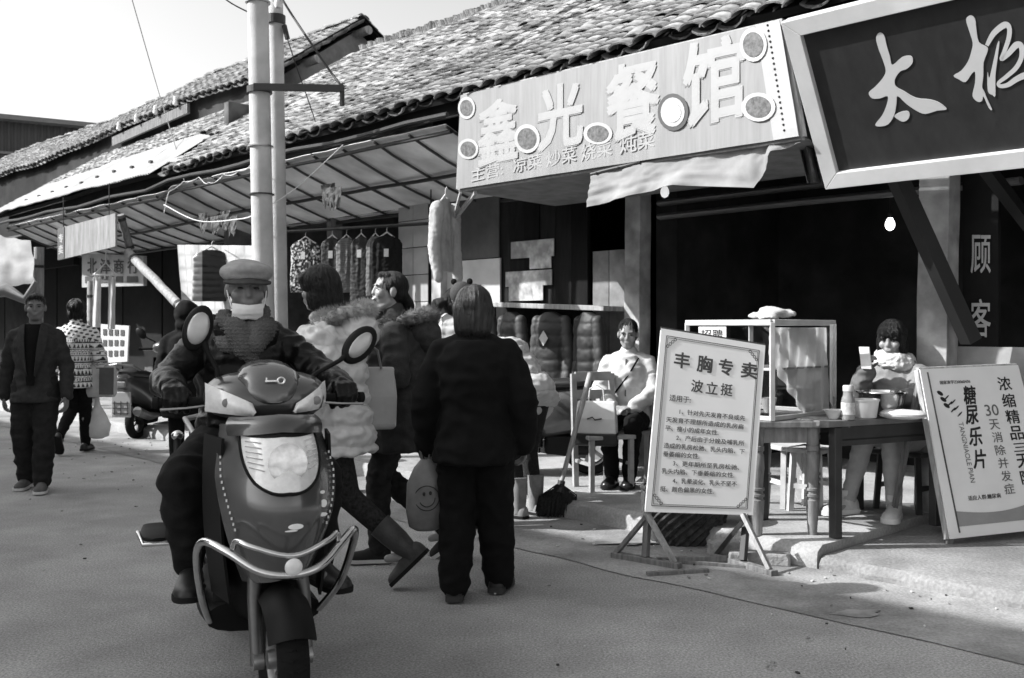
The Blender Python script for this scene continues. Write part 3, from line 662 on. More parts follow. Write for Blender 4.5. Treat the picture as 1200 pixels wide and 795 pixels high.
# ---- torn cloth hanging below the banner
tcl = thing('torn_cloth_banner', 'torn pale cloth strip hanging below the bleached restaurant banner', 'cloth', WT(800, 190, 5.5))
tops = [(694, 205), (760, 188), (830, 172), (890, 158), (938, 142)]; bots = [(688, 243), (745, 228), (790, 217), (885, 221), (905, 178), (940, 168)]
def lerp_path(P, a):
    x = a * (len(P) - 1); i = min(int(x), len(P) - 2); f = x - i; return P[i][0] * (1 - f) + P[i + 1][0] * f, P[i][1] * (1 - f) + P[i + 1][1] * f
def cloth(a, b):
    u0, v0 = lerp_path(tops, a); u1, v1 = lerp_path(bots, a); p = WT(u0, v0, 5.55 + .1 * a - .015).lerp(WT(u1, v1, 5.44 + .1 * a), b)
    return p + nb * (.022 * math.sin(a * 30 + b * 3) * b + .02 * nz(a * 9, b * 5, 3) + .012 * nz(a * 30, b * 8, 3))
mb = MB(); mb.sheet(cloth, 70, 18, .003); mb.build('cloth', mat('pale_torn_cloth', .24, .85, var=.14, scale=6, dirt=.2), tcl, world=True, smooth=60)
mb = MB(); mb.tube([cloth(k / 20, 0) + nb * .015 for k in range(21)], .012, 6); mb.build('rope', m_wood_d, tcl, world=True)
for k in range(11):
    mb = MB(); mb.ell(cloth(.03 + k * .094, .02) + nb * .02, (.010, .010, .010), n=8, m=5); mb.build('nail', m_black, tcl, world=True)
# crumpled cloth and plastic at the right end
mb = MB(); mb.sheet(lambda a, b: WT(926 + 18 * a + 20 * b, 125 + 90 * b, 5.80 + .06 * math.sin(a * 9) + .05 * nz(a * 4, b * 6, 4)), 10, 16, .003); mb.build('loose_flap', mat('dark_plastic_film', .09, .35, var=.6, scale=8), tcl, world=True, smooth=60)
# ---- lamp bulbs
for k, (u, v, t, lab) in enumerate(((1043, 264, 7.4, 'small bare bulb hanging in the dark shop below the framed board'), (779, 226, 6.5, 'small dim bulb hanging under the torn cloth strip'))):
    p = WT(u, v, t); lb = thing('light_bulb', lab, 'bulb', p)
    mb = MB(); mb.lathe([(.012, .06), (.02, .05), (.034, .02), (.036, -.005), (.026, -.03), (.006, -.042)], p, n=14); mb.build('glass', mat('lit_bulb_glass', .85, .3, emit=2.6) if k == 0 else mat('dim_bulb_glass', .8, .3, emit=.25), lb, world=True, smooth=60)
    mb = MB(); mb.lathe([(.016, .055), (.018, .09), (.01, .1)], p, n=12); mb.build('socket', m_black, lb, world=True); mb = MB(); mb.cyl(p + Z * .1, p + Z * .6, .004, n=6); mb.build('cord', m_black, lb, world=True)
# ---- vertical board with characters on the right
vb0, vb1 = WT(1128, 205, 6.75), WT(1168, 425, 6.75)
VB = thing('vertical_signboard', 'tall dark board with large pale vertical characters right of the open shop', 'sign', WT(1148, 425, 6.75))
sa, sb_ = st(vb0)[0], st(WT(1170, 300, 6.75))[0]
mb = MB(); panel(mb, WF(sa, 6.75, 3.0), WF(sb_, 6.75, 3.0), WF(sa, 6.75, vb1.z), WF(sb_, 6.75, vb1.z), .04, DT); mb.build('panel', m_dark, VB, world=True)
fv = lambda a, b: WT(1132 + a * 30, 0 + b, 6.745)
for txt, v0, v1 in (('顾', 276, 320), ('客', 351, 395), ('至', 425, 470)):
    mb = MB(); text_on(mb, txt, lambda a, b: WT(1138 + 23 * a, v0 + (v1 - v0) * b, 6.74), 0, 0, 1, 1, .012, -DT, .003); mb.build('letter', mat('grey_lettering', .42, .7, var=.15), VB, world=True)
wall_box('low_panel', sb_ - .35, sa + .02, 6.70, 6.735, .08, 1.22, mat('pale_dado', .34, .8, var=.2, dirt=.3))
# ---- free-standing advertising board on trestle feet
def board(name, lab, c, th, m, quad):
    tl, tr, bl, br = quad; T = thing(name, lab, 'sign board', Vector(((bl.x + br.x) / 2, (bl.y + br.y) / 2, 0)))
    n_ = (tr - tl).cross(bl - tl).normalized(); n_ = n_ if n_.dot(CAM - tl) > 0 else -n_
    fq_ = quad_frame(tl, tr, bl, br); mb = MB(); mb.sheet(lambda a, b: fq_(a, b), 24, 36, 0); mb.sheet(lambda a, b: fq_(1 - a, b) - n_ * th, 4, 4, 0)
    for e_ in ((0, 0, 1, 0), (1, 0, 1, 1), (1, 1, 0, 1), (0, 1, 0, 0)): mb.sheet(lambda a, b: fq_(e_[0] + (e_[2] - e_[0]) * a, e_[1] + (e_[3] - e_[1]) * a) - n_ * th * b, 24, 1, 0)
    mb.build('panel', m, T, world=True, recalc=False)
    return T, n_, quad_frame(tl, tr, bl, br)
m_pap = mat('white_print_board', .74, .6, var=.05, scale=4)
q1 = (PX(775, 385, 5.66), PX(897, 405, 5.66), PX(756, 600, 5.62)); q1 = q1 + (PL(882, 604, q1[0], (q1[1] - q1[0]).cross(q1[2] - q1[0]).normalized()),)
A1, n1, f1 = board('advert_board', 'white text advertising board on a trestle stand at the kerb', 0, .03, m_pap, q1)
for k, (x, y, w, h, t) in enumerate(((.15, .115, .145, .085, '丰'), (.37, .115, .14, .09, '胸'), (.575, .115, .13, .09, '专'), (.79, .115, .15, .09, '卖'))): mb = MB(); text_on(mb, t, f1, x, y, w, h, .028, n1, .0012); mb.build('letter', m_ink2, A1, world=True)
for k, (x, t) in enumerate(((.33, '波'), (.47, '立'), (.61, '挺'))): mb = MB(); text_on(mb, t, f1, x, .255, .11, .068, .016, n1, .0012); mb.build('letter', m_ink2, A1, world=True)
lines = [(.135, .352, .20, '适用于:'), (.24, .425, .62, '1、针对先天发育不良或先'), (.12, .475, .73, '天发育不理想所造成的乳房扁'), (.12, .522, .50, '平、瘦小的成年女性.'), (.23, .570, .64, '2、产后由于分娩及哺乳所'), (.12, .618, .76, '造成的乳房松驰、乳头内陷、下'), (.12, .664, .34, '垂萎缩的女性.'), (.22, .712, .62, '3、更年期所至乳房松驰、'), (.12, .758, .68, '乳头内陷、下垂萎缩的女性.'), (.23, .808, .60, '4、乳晕淡化、乳头不坚不'), (.12, .856, .50, '挺、颜色偏黑的女性.')]
for x, y, w, t in lines: mb = MB(); text_on(mb, t, f1, x, y, w, .030 if y > .4 else .036, .008, n1, .0012); mb.build('text_line', m_ink2, A1, world=True)['kind'] = 'stuff'
mb = MB()
e1 = [(.055, .035), (.945, .035), (.945, .965), (.055, .965)]
for off, w in ((0, .0022), (.014, .0012)):
    P_ = [f1(x + (off if x < .5 else -off), y + (off * .7 if y < .5 else -off * .7)) + n1 * .001 for x, y in e1]
    for i in range(4): mb.beam(P_[i], P_[(i + 1) % 4], w * 1.5, .002, up=n1)
for x, y in e1:                                              # corner ornaments
    sx, sy = (1 if x < .5 else -1), (1 if y < .5 else -1)
    for k in range(4):
        q = [f1(x + sx * (.02 + .022 * k + .012 * math.cos(t)), y + sy * (.014 + .014 * (3 - k) + .008 * math.sin(t))) + n1 * .001 for t in [math.pi * 2 * i / 10 for i in range(11)]]
        mb.tube(q, .0018, 4)
mb.build('border', m_ink2, A1, world=True)['kind'] = 'stuff'
mb = MB(); mb.beam(q1[0] - n1 * .02, q1[1] - n1 * .02, .03, .02); mb.build('top_rail', m_wood_d, A1, world=True)
for (u0, v0, u1, v1, uc, vc, ub) in ((718, 654, 797, 668, 757, 600, 0), (836, 655, 908, 677, 874, 603, 1)):
    a, b = GR(u0, v0), GR(u1, v1); top = PX(uc, vc - 5, 5.66 - .01); mid = a.lerp(b, .5)
    mb = MB(); mb.beam(a + Z * .02, b + Z * .02, .05, .035); mb.build('foot', m_wood, A1, world=True, bevel=.004)
    mb = MB(); mb.beam(mid + Z * .04, f1(.03 if ub == 0 else .97, .86) - n1 * .055, .035, .035, up=DS); mb.build('upright', m_wood if ub == 0 else m_wood_d, A1, world=True, bevel=.003)
    mb = MB(); mb.beam(a.lerp(b, .06) + Z * .035, Vector((mid.x, mid.y, .26)) - DS * .0, .03, .022, up=DS); mb.build('brace', m_wood if ub == 0 else m_wood_d, A1, world=True)
    mb = MB(); mb.beam(a.lerp(b, .92) + Z * .035, Vector((mid.x, mid.y, .30)), .03, .022, up=DS); mb.build('brace', m_wood_l, A1, world=True)
mb = MB(); mb.beam(GR(770, 663) + Z * .03, GR(880, 660) + Z * .03, .03, .03); mb.build('spreader', m_wood, A1, world=True)
q2 = (PX(1078, 433, 5.98), PX(1193, 428, 6.18), PX(1114, 632, 5.80)); q2 = q2 + (PL(1243, 618, q2[0], (q2[1] - q2[0]).cross(q2[2] - q2[0]).normalized()),)
A2, n2, f2 = board('advert_board', 'slanting white medicine advertising board propped at the right edge', 0, .012, m_pap, q2)
mb = MB()
for k, t in enumerate('浓缩精品三天降血糖'):
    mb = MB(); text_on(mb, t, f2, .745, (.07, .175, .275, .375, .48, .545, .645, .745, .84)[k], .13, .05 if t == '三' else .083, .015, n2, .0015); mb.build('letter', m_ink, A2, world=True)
mb = MB(); text_on(mb, '国家准字Z20060436', f2, .17, .075, .30, .022, .008, n2, .0015); mb.build('text_line', m_ink, A2, world=True)['kind'] = 'stuff'
mb = MB(); text_on(mb, '适应人群:糖尿病', f2, .22, .765, .30, .028, .008, n2, .0015); mb.build('text_line', m_ink, A2, world=True)['kind'] = 'stuff'
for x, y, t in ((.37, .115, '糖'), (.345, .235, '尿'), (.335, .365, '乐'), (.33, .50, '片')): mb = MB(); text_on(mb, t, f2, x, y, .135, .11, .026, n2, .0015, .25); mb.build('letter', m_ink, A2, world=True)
for k in range(9):                                           # sprig of leaves
    mb = MB(); c = (.15 + .055 * (k % 3) + .02 * (k // 3), .15 + .038 * (k // 3) + .028 * (k % 3)); d = (.026, -.012 if k % 3 else .014)
    P_ = [f2(c[0] + d[0] * math.cos(t) - .010 * math.sin(t), c[1] + d[1] * math.cos(t) * .9 + .010 * math.sin(t)) + n2 * .003 for t in [2 * math.pi * i / 10 for i in range(10)]]; mb.add(P_, [tuple(range(10))]); mb.build('printed_leaf', m_ink, A2, world=True)
m_mid = mat('mid_ink', .12, .7)
mb = MB(); text_on(mb, '30', f2, .555, .235, .13, .068, .004, n2, .0015); mb.build('text_line', m_mid, A2, world=True)
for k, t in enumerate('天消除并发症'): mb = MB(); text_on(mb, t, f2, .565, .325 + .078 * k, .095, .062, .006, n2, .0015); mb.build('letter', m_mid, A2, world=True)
V_, Fc = text_verts('TANGNIAOLE PIAN', 1.0, 0.0); x0, x1 = min(v.x for v in V_), max(v.x for v in V_); y0, y1 = min(v.y for v in V_), max(v.y for v in V_)
mb = MB(); mb.add([f2(.27 + .045 * (v.y - y0) / (y1 - y0), .33 + .36 * (v.x - x0) / (x1 - x0)) + n2 * .003 for v in V_], Fc); mb.build('text_line', m_mid, A2, world=True)['kind'] = 'stuff'
mb = MB(); mb.sheet(lambda a, b: f2(.08 + .92 * a, (.845 - .05 * math.sin(a * 2.2 + .6) ** 2 * 0 - .055 * a + .05 * math.sin(math.pi * a)) * (1 - b) + .935 * b) + n2 * .0025, 24, 4); mb.build('grey_band', mat('grey_print', .27, .6, var=.1), A2, world=True)
mb = MB(); mb.beam(f2(.065, .02) + n2 * .004, f2(.085, .97) + n2 * .004, .008, .004, up=n2); mb.build('edge_line', m_ink2, A2, world=True)
mb = MB(); mb.beam(q2[0] - n2 * .025, q2[2] - n2 * .025, .03, .03); mb.beam(q2[1] - n2 * .025, q2[3] - n2 * .025, .03, .03); mb.beam(q2[0] - n2 * .025, q2[1] - n2 * .025, .03, .03); mb.build('frame', m_wood_l, A2, world=True)
for a_, z_ in ((.02, 0), (.98, 0)):
    p = f2(a_, .98) - n2 * .03; mb = MB(); mb.beam(p, Vector((p.x, p.y, Z_B)) + n2 * .0, .04, .03, up=n2); mb.build('leg', m_wood, A2, world=True)
    t_ = f2(a_, .05) - n2 * .03; g_ = Vector((t_.x, t_.y, Z_B)) - Vector((n2.x, n2.y, 0)).normalized() * .28; mb = MB(); mb.beam(t_, g_, .03, .025); mb.build('rear_leg', m_wood, A2, world=True)
# ---- concrete poles
m_pole = mat('pole_concrete', .50, .85, var=.16, scale=4, bump=.2, bscale=60, dirt=.2)
PY = 9.4
def pole(lab, u_top, u_bot, y, w_px_top, w_px_bot, bands):
    pb = PX(u_bot, 400, y); pt_ = PX(u_top, -60, y); base = pb + (pb - pt_) * ((pb.z - 0) / (pt_.z - pb.z)); base.z = 0
    T = thing('utility_pole', lab, 'pole', base); mb = MB(); hi = base + (pt_ - base) * 1.35
    mb.tube([base.lerp(hi, k / 8) for k in range(9)], [(w_px_bot + (w_px_top - w_px_bot) * k / 8) / 2 / F * y for k in range(9)], 28); mb.build('shaft', m_pole, T, world=True, smooth=60)
    at_ = lambda v: PX(u_top + (u_bot - u_top) * (v + 60) / 460, v, y)
    for v, h_, mm in bands:
        p = at_(v); mb = MB(); r_ = (w_px_top + (w_px_bot - w_px_top) * .6) / 2 / F * y + .012; mb.lathe([(r_, -h_), (r_ + .006, -h_), (r_ + .006, h_), (r_, h_)], p, n=24); mb.build('band', mm, T, world=True)
    return T, at_
P1, at1 = pole('thick round concrete utility pole with a black crossarm', 301, 310, 9.3, 24, 25, ((106, .03, m_black), (172, .006, m_steel), (3, .008, m_steel), (228, .006, m_black)))
P2, at2 = pole('slimmer concrete pole standing just behind the crossarm pole', 322, 328, 9.75, 16, 20, ((24, .04, m_black), (20, .012, m_black)))
mb = MB(); mb.beam(at1(106) + Vector((-.02, -.13, 0)), PX(403, 104, 9.2), .05, .06); mb.build('crossarm', m_black, P1, world=True)
mb = MB(); p = PX(401, 104, 9.2); mb.cyl(p + Z * .02, p - Z * .16, .022, n=10); mb.build('strain_insulator', m_black, P1, world=True)
mb = MB(); mb.cyl(PX(333, 30, 9.7), PX(337, 46, 9.7), .025, n=10); mb.build('strain_insulator', m_black, P2, world=True)
mb = MB(); p = at2(10) + Vector((.06, -.14, 0)); mb.lathe([(.03, -.04), (.045, 0), (.03, .04), (.04, .06), (.02, .1)], p, n=12); mb.build('insulator', mat('porcelain', .75), P2, world=True, smooth=50)
def wire(lab, pts, r=.006, m=None, sagv=.0):
    P_ = []
    for i in range(len(pts) - 1):
        p0, p1, p2, p3 = pts[max(i - 1, 0)], pts[i], pts[i + 1], pts[min(i + 2, len(pts) - 1)]
        for k in range(8):
            t = k / 8; P_.append(.5 * ((2 * p1) + (-p0 + p2) * t + (2 * p0 - 5 * p1 + 4 * p2 - p3) * t * t + (-p0 + 3 * p1 - 3 * p2 + p3) * t ** 3) - Z * (sagv * 4 * t * (1 - t)))
    P_.append(pts[-1]); mb = MB(); mb.tube(P_, r, 6); o = mb.build('cable', m or m_black, smooth=60); return tag(o, lab, 'cable')
m_wht = mat('white_cord', .6, .6)
wire('thick stay cable crossing in front of the tiled roof to the crossarm', [PX(325, -10, 9.6), PX(345, 22, 9.5), PX(383, 78, 9.3), PX(401, 102, 9.2)], .011)
wire('thin single wire running down the pale sky to the awning edge', [PX(152, -10, 15), PX(185, 105, 15), PX(205, 170, 13.5), PX(216, 212, 12.2)], .007, mat('grey_wire', .12))
wire('short wire entering the frame above the pole top', [PX(240, -20, 9.3), PX(268, 2, 9.3), PX(290, 14, 9.3)], .007)
wire('thin cable hanging from the rear pole insulator over the tiles', [PX(337, 46, 9.7), PX(348, 80, 9.9), PX(362, 120, 10.2), PX(372, 150, 10.4)], .006)
wire('white rope slung under the awning to the pole', [PX(192, 240, 11.8), PX(232, 259, 11.0), PX(280, 257, 10.0), PX(298, 252, 9.3)], .006, m_wht)
wire('slack white cord from the pole up to the awning edge', [PX(318, 240, 9.3), PX(350, 218, 9.4), PX(402, 170, 9.6)], .005, m_wht)
wire('tangled pale wires tied at the awning corner', [PX(192, 250, 12), PX(198, 225, 12), PX(215, 213, 12.1), PX(233, 208, 11.8), PX(245, 214, 11.6), PX(262, 205, 11.4), PX(280, 200, 11.0), PX(296, 190, 9.6)], .005, m_wht, .03)
# ================================================================ PEOPLE
def cap_mesh(mb, p0, r0, p1, r1, n=14):
    p0, p1 = Vector(p0), Vector(p1); d = p1 - p0
    if d.length < 1e-5: d = Vector((0, 0, 1e-4))
    dn = d.normalized(); x, y = frame_from(dn); rings = []
    for ph in (-88, -60, -30, 0): rings.append((p0 + dn * (r0 * math.sin(math.radians(ph))), r0 * math.cos(math.radians(ph))))
    for ph in (0, 30, 60, 88): rings.append((p1 + dn * (r1 * math.sin(math.radians(ph))), r1 * math.cos(math.radians(ph))))
    mb.loft([[c + (x * math.cos(q) + y * math.sin(q)) * r for q in [2 * math.pi * k / n for k in range(n)]] for c, r in rings])
def chain(mb, pts, rs):
    for i in range(len(pts) - 1): cap_mesh(mb, pts[i], rs[i], pts[i + 1], rs[i + 1])
def organic(mb, voxel=.012, smooth=4, disp=None, tone=None):
    """closed overlapping shapes -> one continuous skin; then displaced by cloth folds"""
    me = bpy.data.meshes.new('tmp'); me.from_pydata([tuple(v) for v in mb.v], [], mb.f)
    bm = bmesh.new(); bm.from_mesh(me); bmesh.ops.recalc_face_normals(bm, faces=bm.faces); bm.to_mesh(me); bm.free()
    ob = bpy.data.objects.new('tmp', me); COL.objects.link(ob)
    r = ob.modifiers.new('r', 'REMESH'); r.mode = 'VOXEL'; r.voxel_size = voxel; r.adaptivity = 0
    s = ob.modifiers.new('s', 'SMOOTH'); s.iterations = smooth; s.factor = .5
    dg = bpy.context.evaluated_depsgraph_get(); out = bpy.data.meshes.new_from_object(ob.evaluated_get(dg))
    bpy.data.objects.remove(ob); bpy.data.meshes.remove(me)
    if disp is not None:
        nrm = [v.normal.copy() for v in out.vertices]
        co = [v.co.copy() for v in out.vertices]
        arr = np.empty(len(co) * 3, dtype=np.float32)
        for i, (c, n_) in enumerate(zip(co, nrm)):
            q = c + n_ * disp(c, n_); arr[3 * i:3 * i + 3] = q
        out.vertices.foreach_set('co', arr)
    if tone is not None:
        at = out.attributes.new('tone', 'FLOAT', 'POINT'); at.data.foreach_set('value', [tone(v.co, v.normal) for v in out.vertices])
    out.polygons.foreach_set('use_smooth', [True] * len(out.polygons)); out.update()
    return out
def folds(amp, f=9.0, seed=0.0, zs=1.7):
    def d(c, n_):
        a = noise.noise(Vector((c.x * f + seed, c.y * f, c.z * f * zs))); b = noise.noise(Vector((c.x * f * 2.3, c.y * f * 2.3 + seed, c.z * f * 2.9)))
        return amp * ((1 - 2 * abs(a)) * .8 - .3 + b * .45)
    return d
def quilt(period, amp, seed=0.0, jit=.35):
    def d(c, n_):
        z = c.z + .012 * noise.noise(Vector((c.x * 7 + seed, c.y * 7, c.z * 3)))
        w = abs(math.sin(math.pi * z / period)) ** .45
        return amp * (w - .75) + amp * jit * noise.noise(Vector((c.x * 22, c.y * 22 + seed, c.z * 30)))
    return d
m_skin = mat('skin', .20, .5, var=.08, scale=14); m_skin_l = mat('skin_light', .25, .5, var=.05, scale=14); m_skin_d = mat('skin_tanned', .15, .5, var=.12, scale=14)
m_hair = mat('black_hair', .005, .42, var=.5, scale=30, stretch=(3, 3, .4), bump=.6, bscale=150, spec=.35)
m_eye = mat('eye_dark', .01, .2); m_lip = mat('lips', .14, .5); m_teeth = mat('teeth', .8, .3)
def pose(h, **over):
    J = dict(pelvis=(0, 0, .53), waist=(0, .005, .61), chest=(0, .0, .72), neck=(0, -.012, .835), head=(0, .006, .935),
             sr=(.105, -.005, .803), sl=(-.105, -.005, .803), er=(.132, -.015, .625), el=(-.132, -.015, .625), wr=(.135, .035, .47), wl=(-.135, .035, .47),
             hr=(.052, 0, .51), hl=(-.052, 0, .51), kr=(.056, .012, .285), kl=(-.056, .012, .285), ar=(.056, -.012, .05), al=(-.056, -.012, .05))
    J = {k: Vector(v) * h for k, v in J.items()}
    for k, v in over.items(): J[k] = Vector(v)
    J['h'] = h
    return J
def axes(J):
    up = (J['neck'] - J['pelvis']).normalized(); rs = (J['sr'] - J['sl']).normalized(); rh = (J['hr'] - J['hl']).normalized()
    return up, rs, rh
def torso_rings(J, g=0.0, gy=None, depth=1.0):
    h = J['h']; gy = g if gy is None else gy; up, rs, rh = axes(J); rings = []
    spec = [('pelvis', -.055, .066, .05, rh), ('pelvis', 0, .09, .062, rh), ('waist', 0, .078, .056, rh), ('chest', 0, .094, .066, rs), ('chest', .05, .096, .06, rs), ('neck', -.03, .072, .045, rs), ('neck', 0, .036, .034, rs)]
    for j, o_, rx, ry, r in spec:
        fw = up.cross(r).normalized(); c = J[j] + up * (o_ * h)
        rings.append([c + r * (math.cos(q) * (rx * h + g)) + fw * (math.sin(q) * (ry * h * depth + gy)) for q in [2 * math.pi * k / 20 for k in range(20)]])
    return rings
def hand_prims(mb, wrist, d, back, side, curl=.5, s=1.0, g=0.0, spread=.0, thumb_in=.3):
    """palm, four unequal fingers and a thumb; d: hand direction, back: back-of-hand normal, side: +1 thumb towards x"""
    d = Vector(d).normalized(); back = Vector(back); back = (back - d * back.dot(d)).normalized(); x = d.cross(back) * side
    w = Vector(wrist)
    chain(mb, [w - d * .01 * s, w + d * .03 * s], [.024 * s + g, .024 * s + g])
    for k in (-1, 0, 1): cap_mesh(mb, w + d * .025 * s + x * .016 * k * s, .015 * s + g, w + d * .078 * s + x * .024 * k * s, .0125 * s + g)
    for k, L in zip((-1.5, -.5, .5, 1.5), (.056, .070, .074, .066)):
        p = w + d * .085 * s + x * (.0185 * k * s); a = 0.0; pts = [p]; dirv = (d + x * (k * spread)).normalized()
        for f, c in ((.42, .9), (.32, 1.15), (.26, .8)):
            a += curl * c; q = dirv * math.cos(a) - back * math.sin(a); p = p + q * (L * f * s * 1.25); pts.append(p)
        chain(mb, pts, [.0098 * s + g, .0090 * s + g, .0082 * s + g, .0072 * s + g])
    p = w + d * .022 * s + x * .024 * s; v1 = (d * .7 + x * .75 - back * thumb_in).normalized(); v2 = (d * .95 + x * (.25 - thumb_in * .5) - back * (thumb_in + curl * .6)).normalized()
    chain(mb, [p, p + v1 * .036 * s, p + v1 * .036 * s + v2 * .030 * s, p + v1 * .036 * s + v2 * .054 * s], [.0135 * s + g, .0115 * s + g, .0105 * s + g, .0085 * s + g])
def head_M(J, yaw=0, pitch=0, roll=0, s=1.0):
    return Matrix.Translation(J['head']) @ Matrix.Rotation(math.radians(yaw), 4, 'Z') @ Matrix.Rotation(math.radians(pitch), 4, 'X') @ Matrix.Rotation(math.radians(roll), 4, 'Y') @ Matrix.Scale(s, 4)
def head_prims(mb, M, female=False, mouth_open=0.0):
    R3 = M.to_3x3(); sc = M.to_scale().x
    def E(c, r): mb.ell(M @ Vector(c), r, R3)
    def C(a, ra, b, rb): cap_mesh(mb, M @ Vector(a), ra * sc, M @ Vector(b), rb * sc)
    j = .92 if female else 1.0
    E((0, -.014, .030), (.074, .093, .084)); E((0, .018, -.03), (.062 * j, .068, .084)); E((0, .045, -.080 - mouth_open * .016), (.036 * j, .034, .030))
    C((-.048 * j, .0, -.066), .020, (-.018, .052, -.094 - mouth_open * .016), .018); C((.048 * j, .0, -.066), .020, (.018, .052, -.094 - mouth_open * .016), .018)
    C((0, .078, .018), .009, (0, .091, -.020), .0105); E((0, .091, -.025), (.0145, .010, .0085))
    C((-.040, .066, .026), .013, (.040, .066, .026), .013)
    E((-.040, .058, -.024), (.026, .026, .026)); E((.040, .058, -.024), (.026, .026, .026))
    C((-.016, .080, -.052), .009, (.016, .080, -.052), .009)
    E((0, .079, -.067 - mouth_open * .016), (.020, .012, .008))
    for x in (-1, 1): E((x * .077, -.008, -.008), (.011, .021, .033))
def face_parts(root, M, brow=True, mouth_open=0.0, eyes=True, squint=.5):
    R3 = M.to_3x3()
    for x in (-1, 1):
        if eyes:
            mb = MB(); mb.ell(M @ Vector((x * .032, .0795, .006)), (.0125, .0055, .0062 * (1 - squint * .5)), R3, 10, 6); mb.build('eye', m_eye, root, smooth=60)
        if brow:
            mb = MB(); mb.tube([M @ Vector((x * q, .0835 - .010 * ((q - .03) / .03) ** 2, .0265 - .004 * abs(q - .036) / .02)) for q in (.014, .024, .036, .050)], [.003, .0042, .0042, .002], 6, flat=.8); mb.build('eyebrow', m_hair, root, smooth=60)
    if mouth_open:
        mb = MB(); mb.ell(M @ Vector((0, .081, -.064)), (.021, .0115, .017 * mouth_open), R3); mb.build('mouth', m_eye, root, smooth=60)
        mb = MB(); mb.ell(M @ Vector((0, .087, -.0565)), (.016, .007, .0055), R3); mb.build('teeth', m_teeth, root, smooth=60)
    else:
        mb = MB(); mb.ell(M @ Vector((0, .0875, -.0600)), (.020, .0055, .0032), R3); mb.build('lips', m_lip, root, smooth=60)
def limb(mb, J, g=0.0, which='arms', k=1.0):
    h = J['h']
    if which == 'arms':
        for s in 'rl':
            sj = J['s' + s]; sj = J['chest'] + (sj - J['chest']) * .86 - Vector((0, 0, .02 * h))
            chain(mb, [sj, J['e' + s], J['w' + s]], [.026 * h * k + g, .022 * h * k + g, .0165 * h * k + g])
    else:
        for s in 'rl':
            kn, an = J['k' + s], J['a' + s]; cf = kn.lerp(an, .3) - Vector((0, .008 * h, 0))
            chain(mb, [J['h' + s], kn, cf, an], [.051 * h * k + g, .033 * h * k + g, .032 * h * k + g, .022 * h * k + g])
def make_body(root, J, hm, m, voxel=.008, female=False, hands=None, mouth_open=0.0):
    mb = MB(); h = J['h']
    mb.loft(torso_rings(J, -.006)); limb(mb, J, -.004); limb(mb, J, -.004, 'legs')
    chain(mb, [J['neck'] - (J['neck'] - J['chest']).normalized() * .03, (hm @ Vector((0, -.012, -.05)))], [.036 * h * .95, .032 * h * .95])
    head_prims(mb, hm, female, mouth_open)
    for s in 'rl':
        hd = (hands or {}).get(s)
        if hd == 'none': continue
        d = (J['w' + s] - J['e' + s]).normalized()
        if hd is None: hd = dict(d=d, back=Vector((1 if s == 'r' else -1, .15, .1)), curl=.45)
        hand_prims(mb, J['w' + s], hd.get('d', d), hd['back'], hd.get('side', (1 if s == 'r' else -1) * -1), hd.get('curl', .45), hd.get('s', h / 1.7), 0.0, hd.get('spread', 0), hd.get('thumb', .3))
    for s in 'rl':
        a = J['a' + s]; cap_mesh(mb, a - Vector((0, .02, .02)), .03, a + Vector((0, .11, -.045)) if J['h'] > 1 else a, .022)
    return mesh_obj('body', organic(mb, voxel, 3), m, root)
def garment_top(J, g=.022, sleeve=.018, hem=.10, flare=.02, depth=1.12, collar=.02, sl_end=1.0, cuff=None, shoulder=.03):
    """jacket or coat: torso, skirt down to the hem, two sleeves"""
    mb = MB(); h = J['h']; up, rs, rh = axes(J)
    rings = torso_rings(J, g, depth=depth)[1:]
    fw = up.cross(rh).normalized(); dn = (-up * .5 - Z * .5).normalized()
    low = []
    for f in (1.0, .5):
        c = J['pelvis'] + dn * (hem * f) ; rx, ry = .092 * h + g + flare * f, .066 * h * depth + g + flare * f
        low.append([c + rh * (math.cos(q) * rx) + fw * (math.sin(q) * ry) for q in [2 * math.pi * k / 20 for k in range(20)]])
    mb.loft(low + rings)
    for s in 'rl':
        w = J['e' + s].lerp(J['w' + s], sl_end)
        sj = J['s' + s]; sj = sj.lerp(J['chest'] + (sj - J['chest']) * .9, .6) - up * (.012 * h); r0 = .0285 * h + sleeve * .75 + shoulder * .1
        chain(mb, [sj, sj.lerp(J['e' + s], .5), J['e' + s], w], [r0, .0275 * h + sleeve * .95, .026 * h + sleeve, (.020 * h + sleeve) if cuff is None else cuff])
        chain(mb, [J['neck'] - up * (.018 * h), J['neck'].lerp(sj, .55) - up * (.004 * h), sj + (J['chest'] - sj) * .1 + up * (.004 * h)], [.040 * h + g * .3, .034 * h + g * .4, r0 * .92])
    if collar: chain(mb, [J['neck'] - up * .03, J['neck'] + up * collar], [.05 * h, .043 * h])
    return mb
def garment_legs(J, g=.016, end=1.0, ankle=None, hip=1.0):
    mb = MB(); h = J['h']; up, rs, rh = axes(J); fw = up.cross(rh).normalized()
    rings = []
    for o_, rx, ry in ((-.06, .07, .055), (-.02, .094, .066), (.03, .09, .064), (.06, .08, .056)):
        c = J['pelvis'] + up * (o_ * h); rings.append([c + rh * (math.cos(q) * (rx * h * hip + g)) + fw * (math.sin(q) * (ry * h * hip + g)) for q in [2 * math.pi * k / 20 for k in range(20)]])
    mb.loft(rings)
    for s in 'rl':
        kn, an = J['k' + s], J['k' + s].lerp(J['a' + s], end)
        chain(mb, [J['h' + s] , kn, kn.lerp(an, .4), an], [.053 * h + g, .036 * h + g, .034 * h + g, (.026 * h + g) if ankle is None else ankle])
    return mb
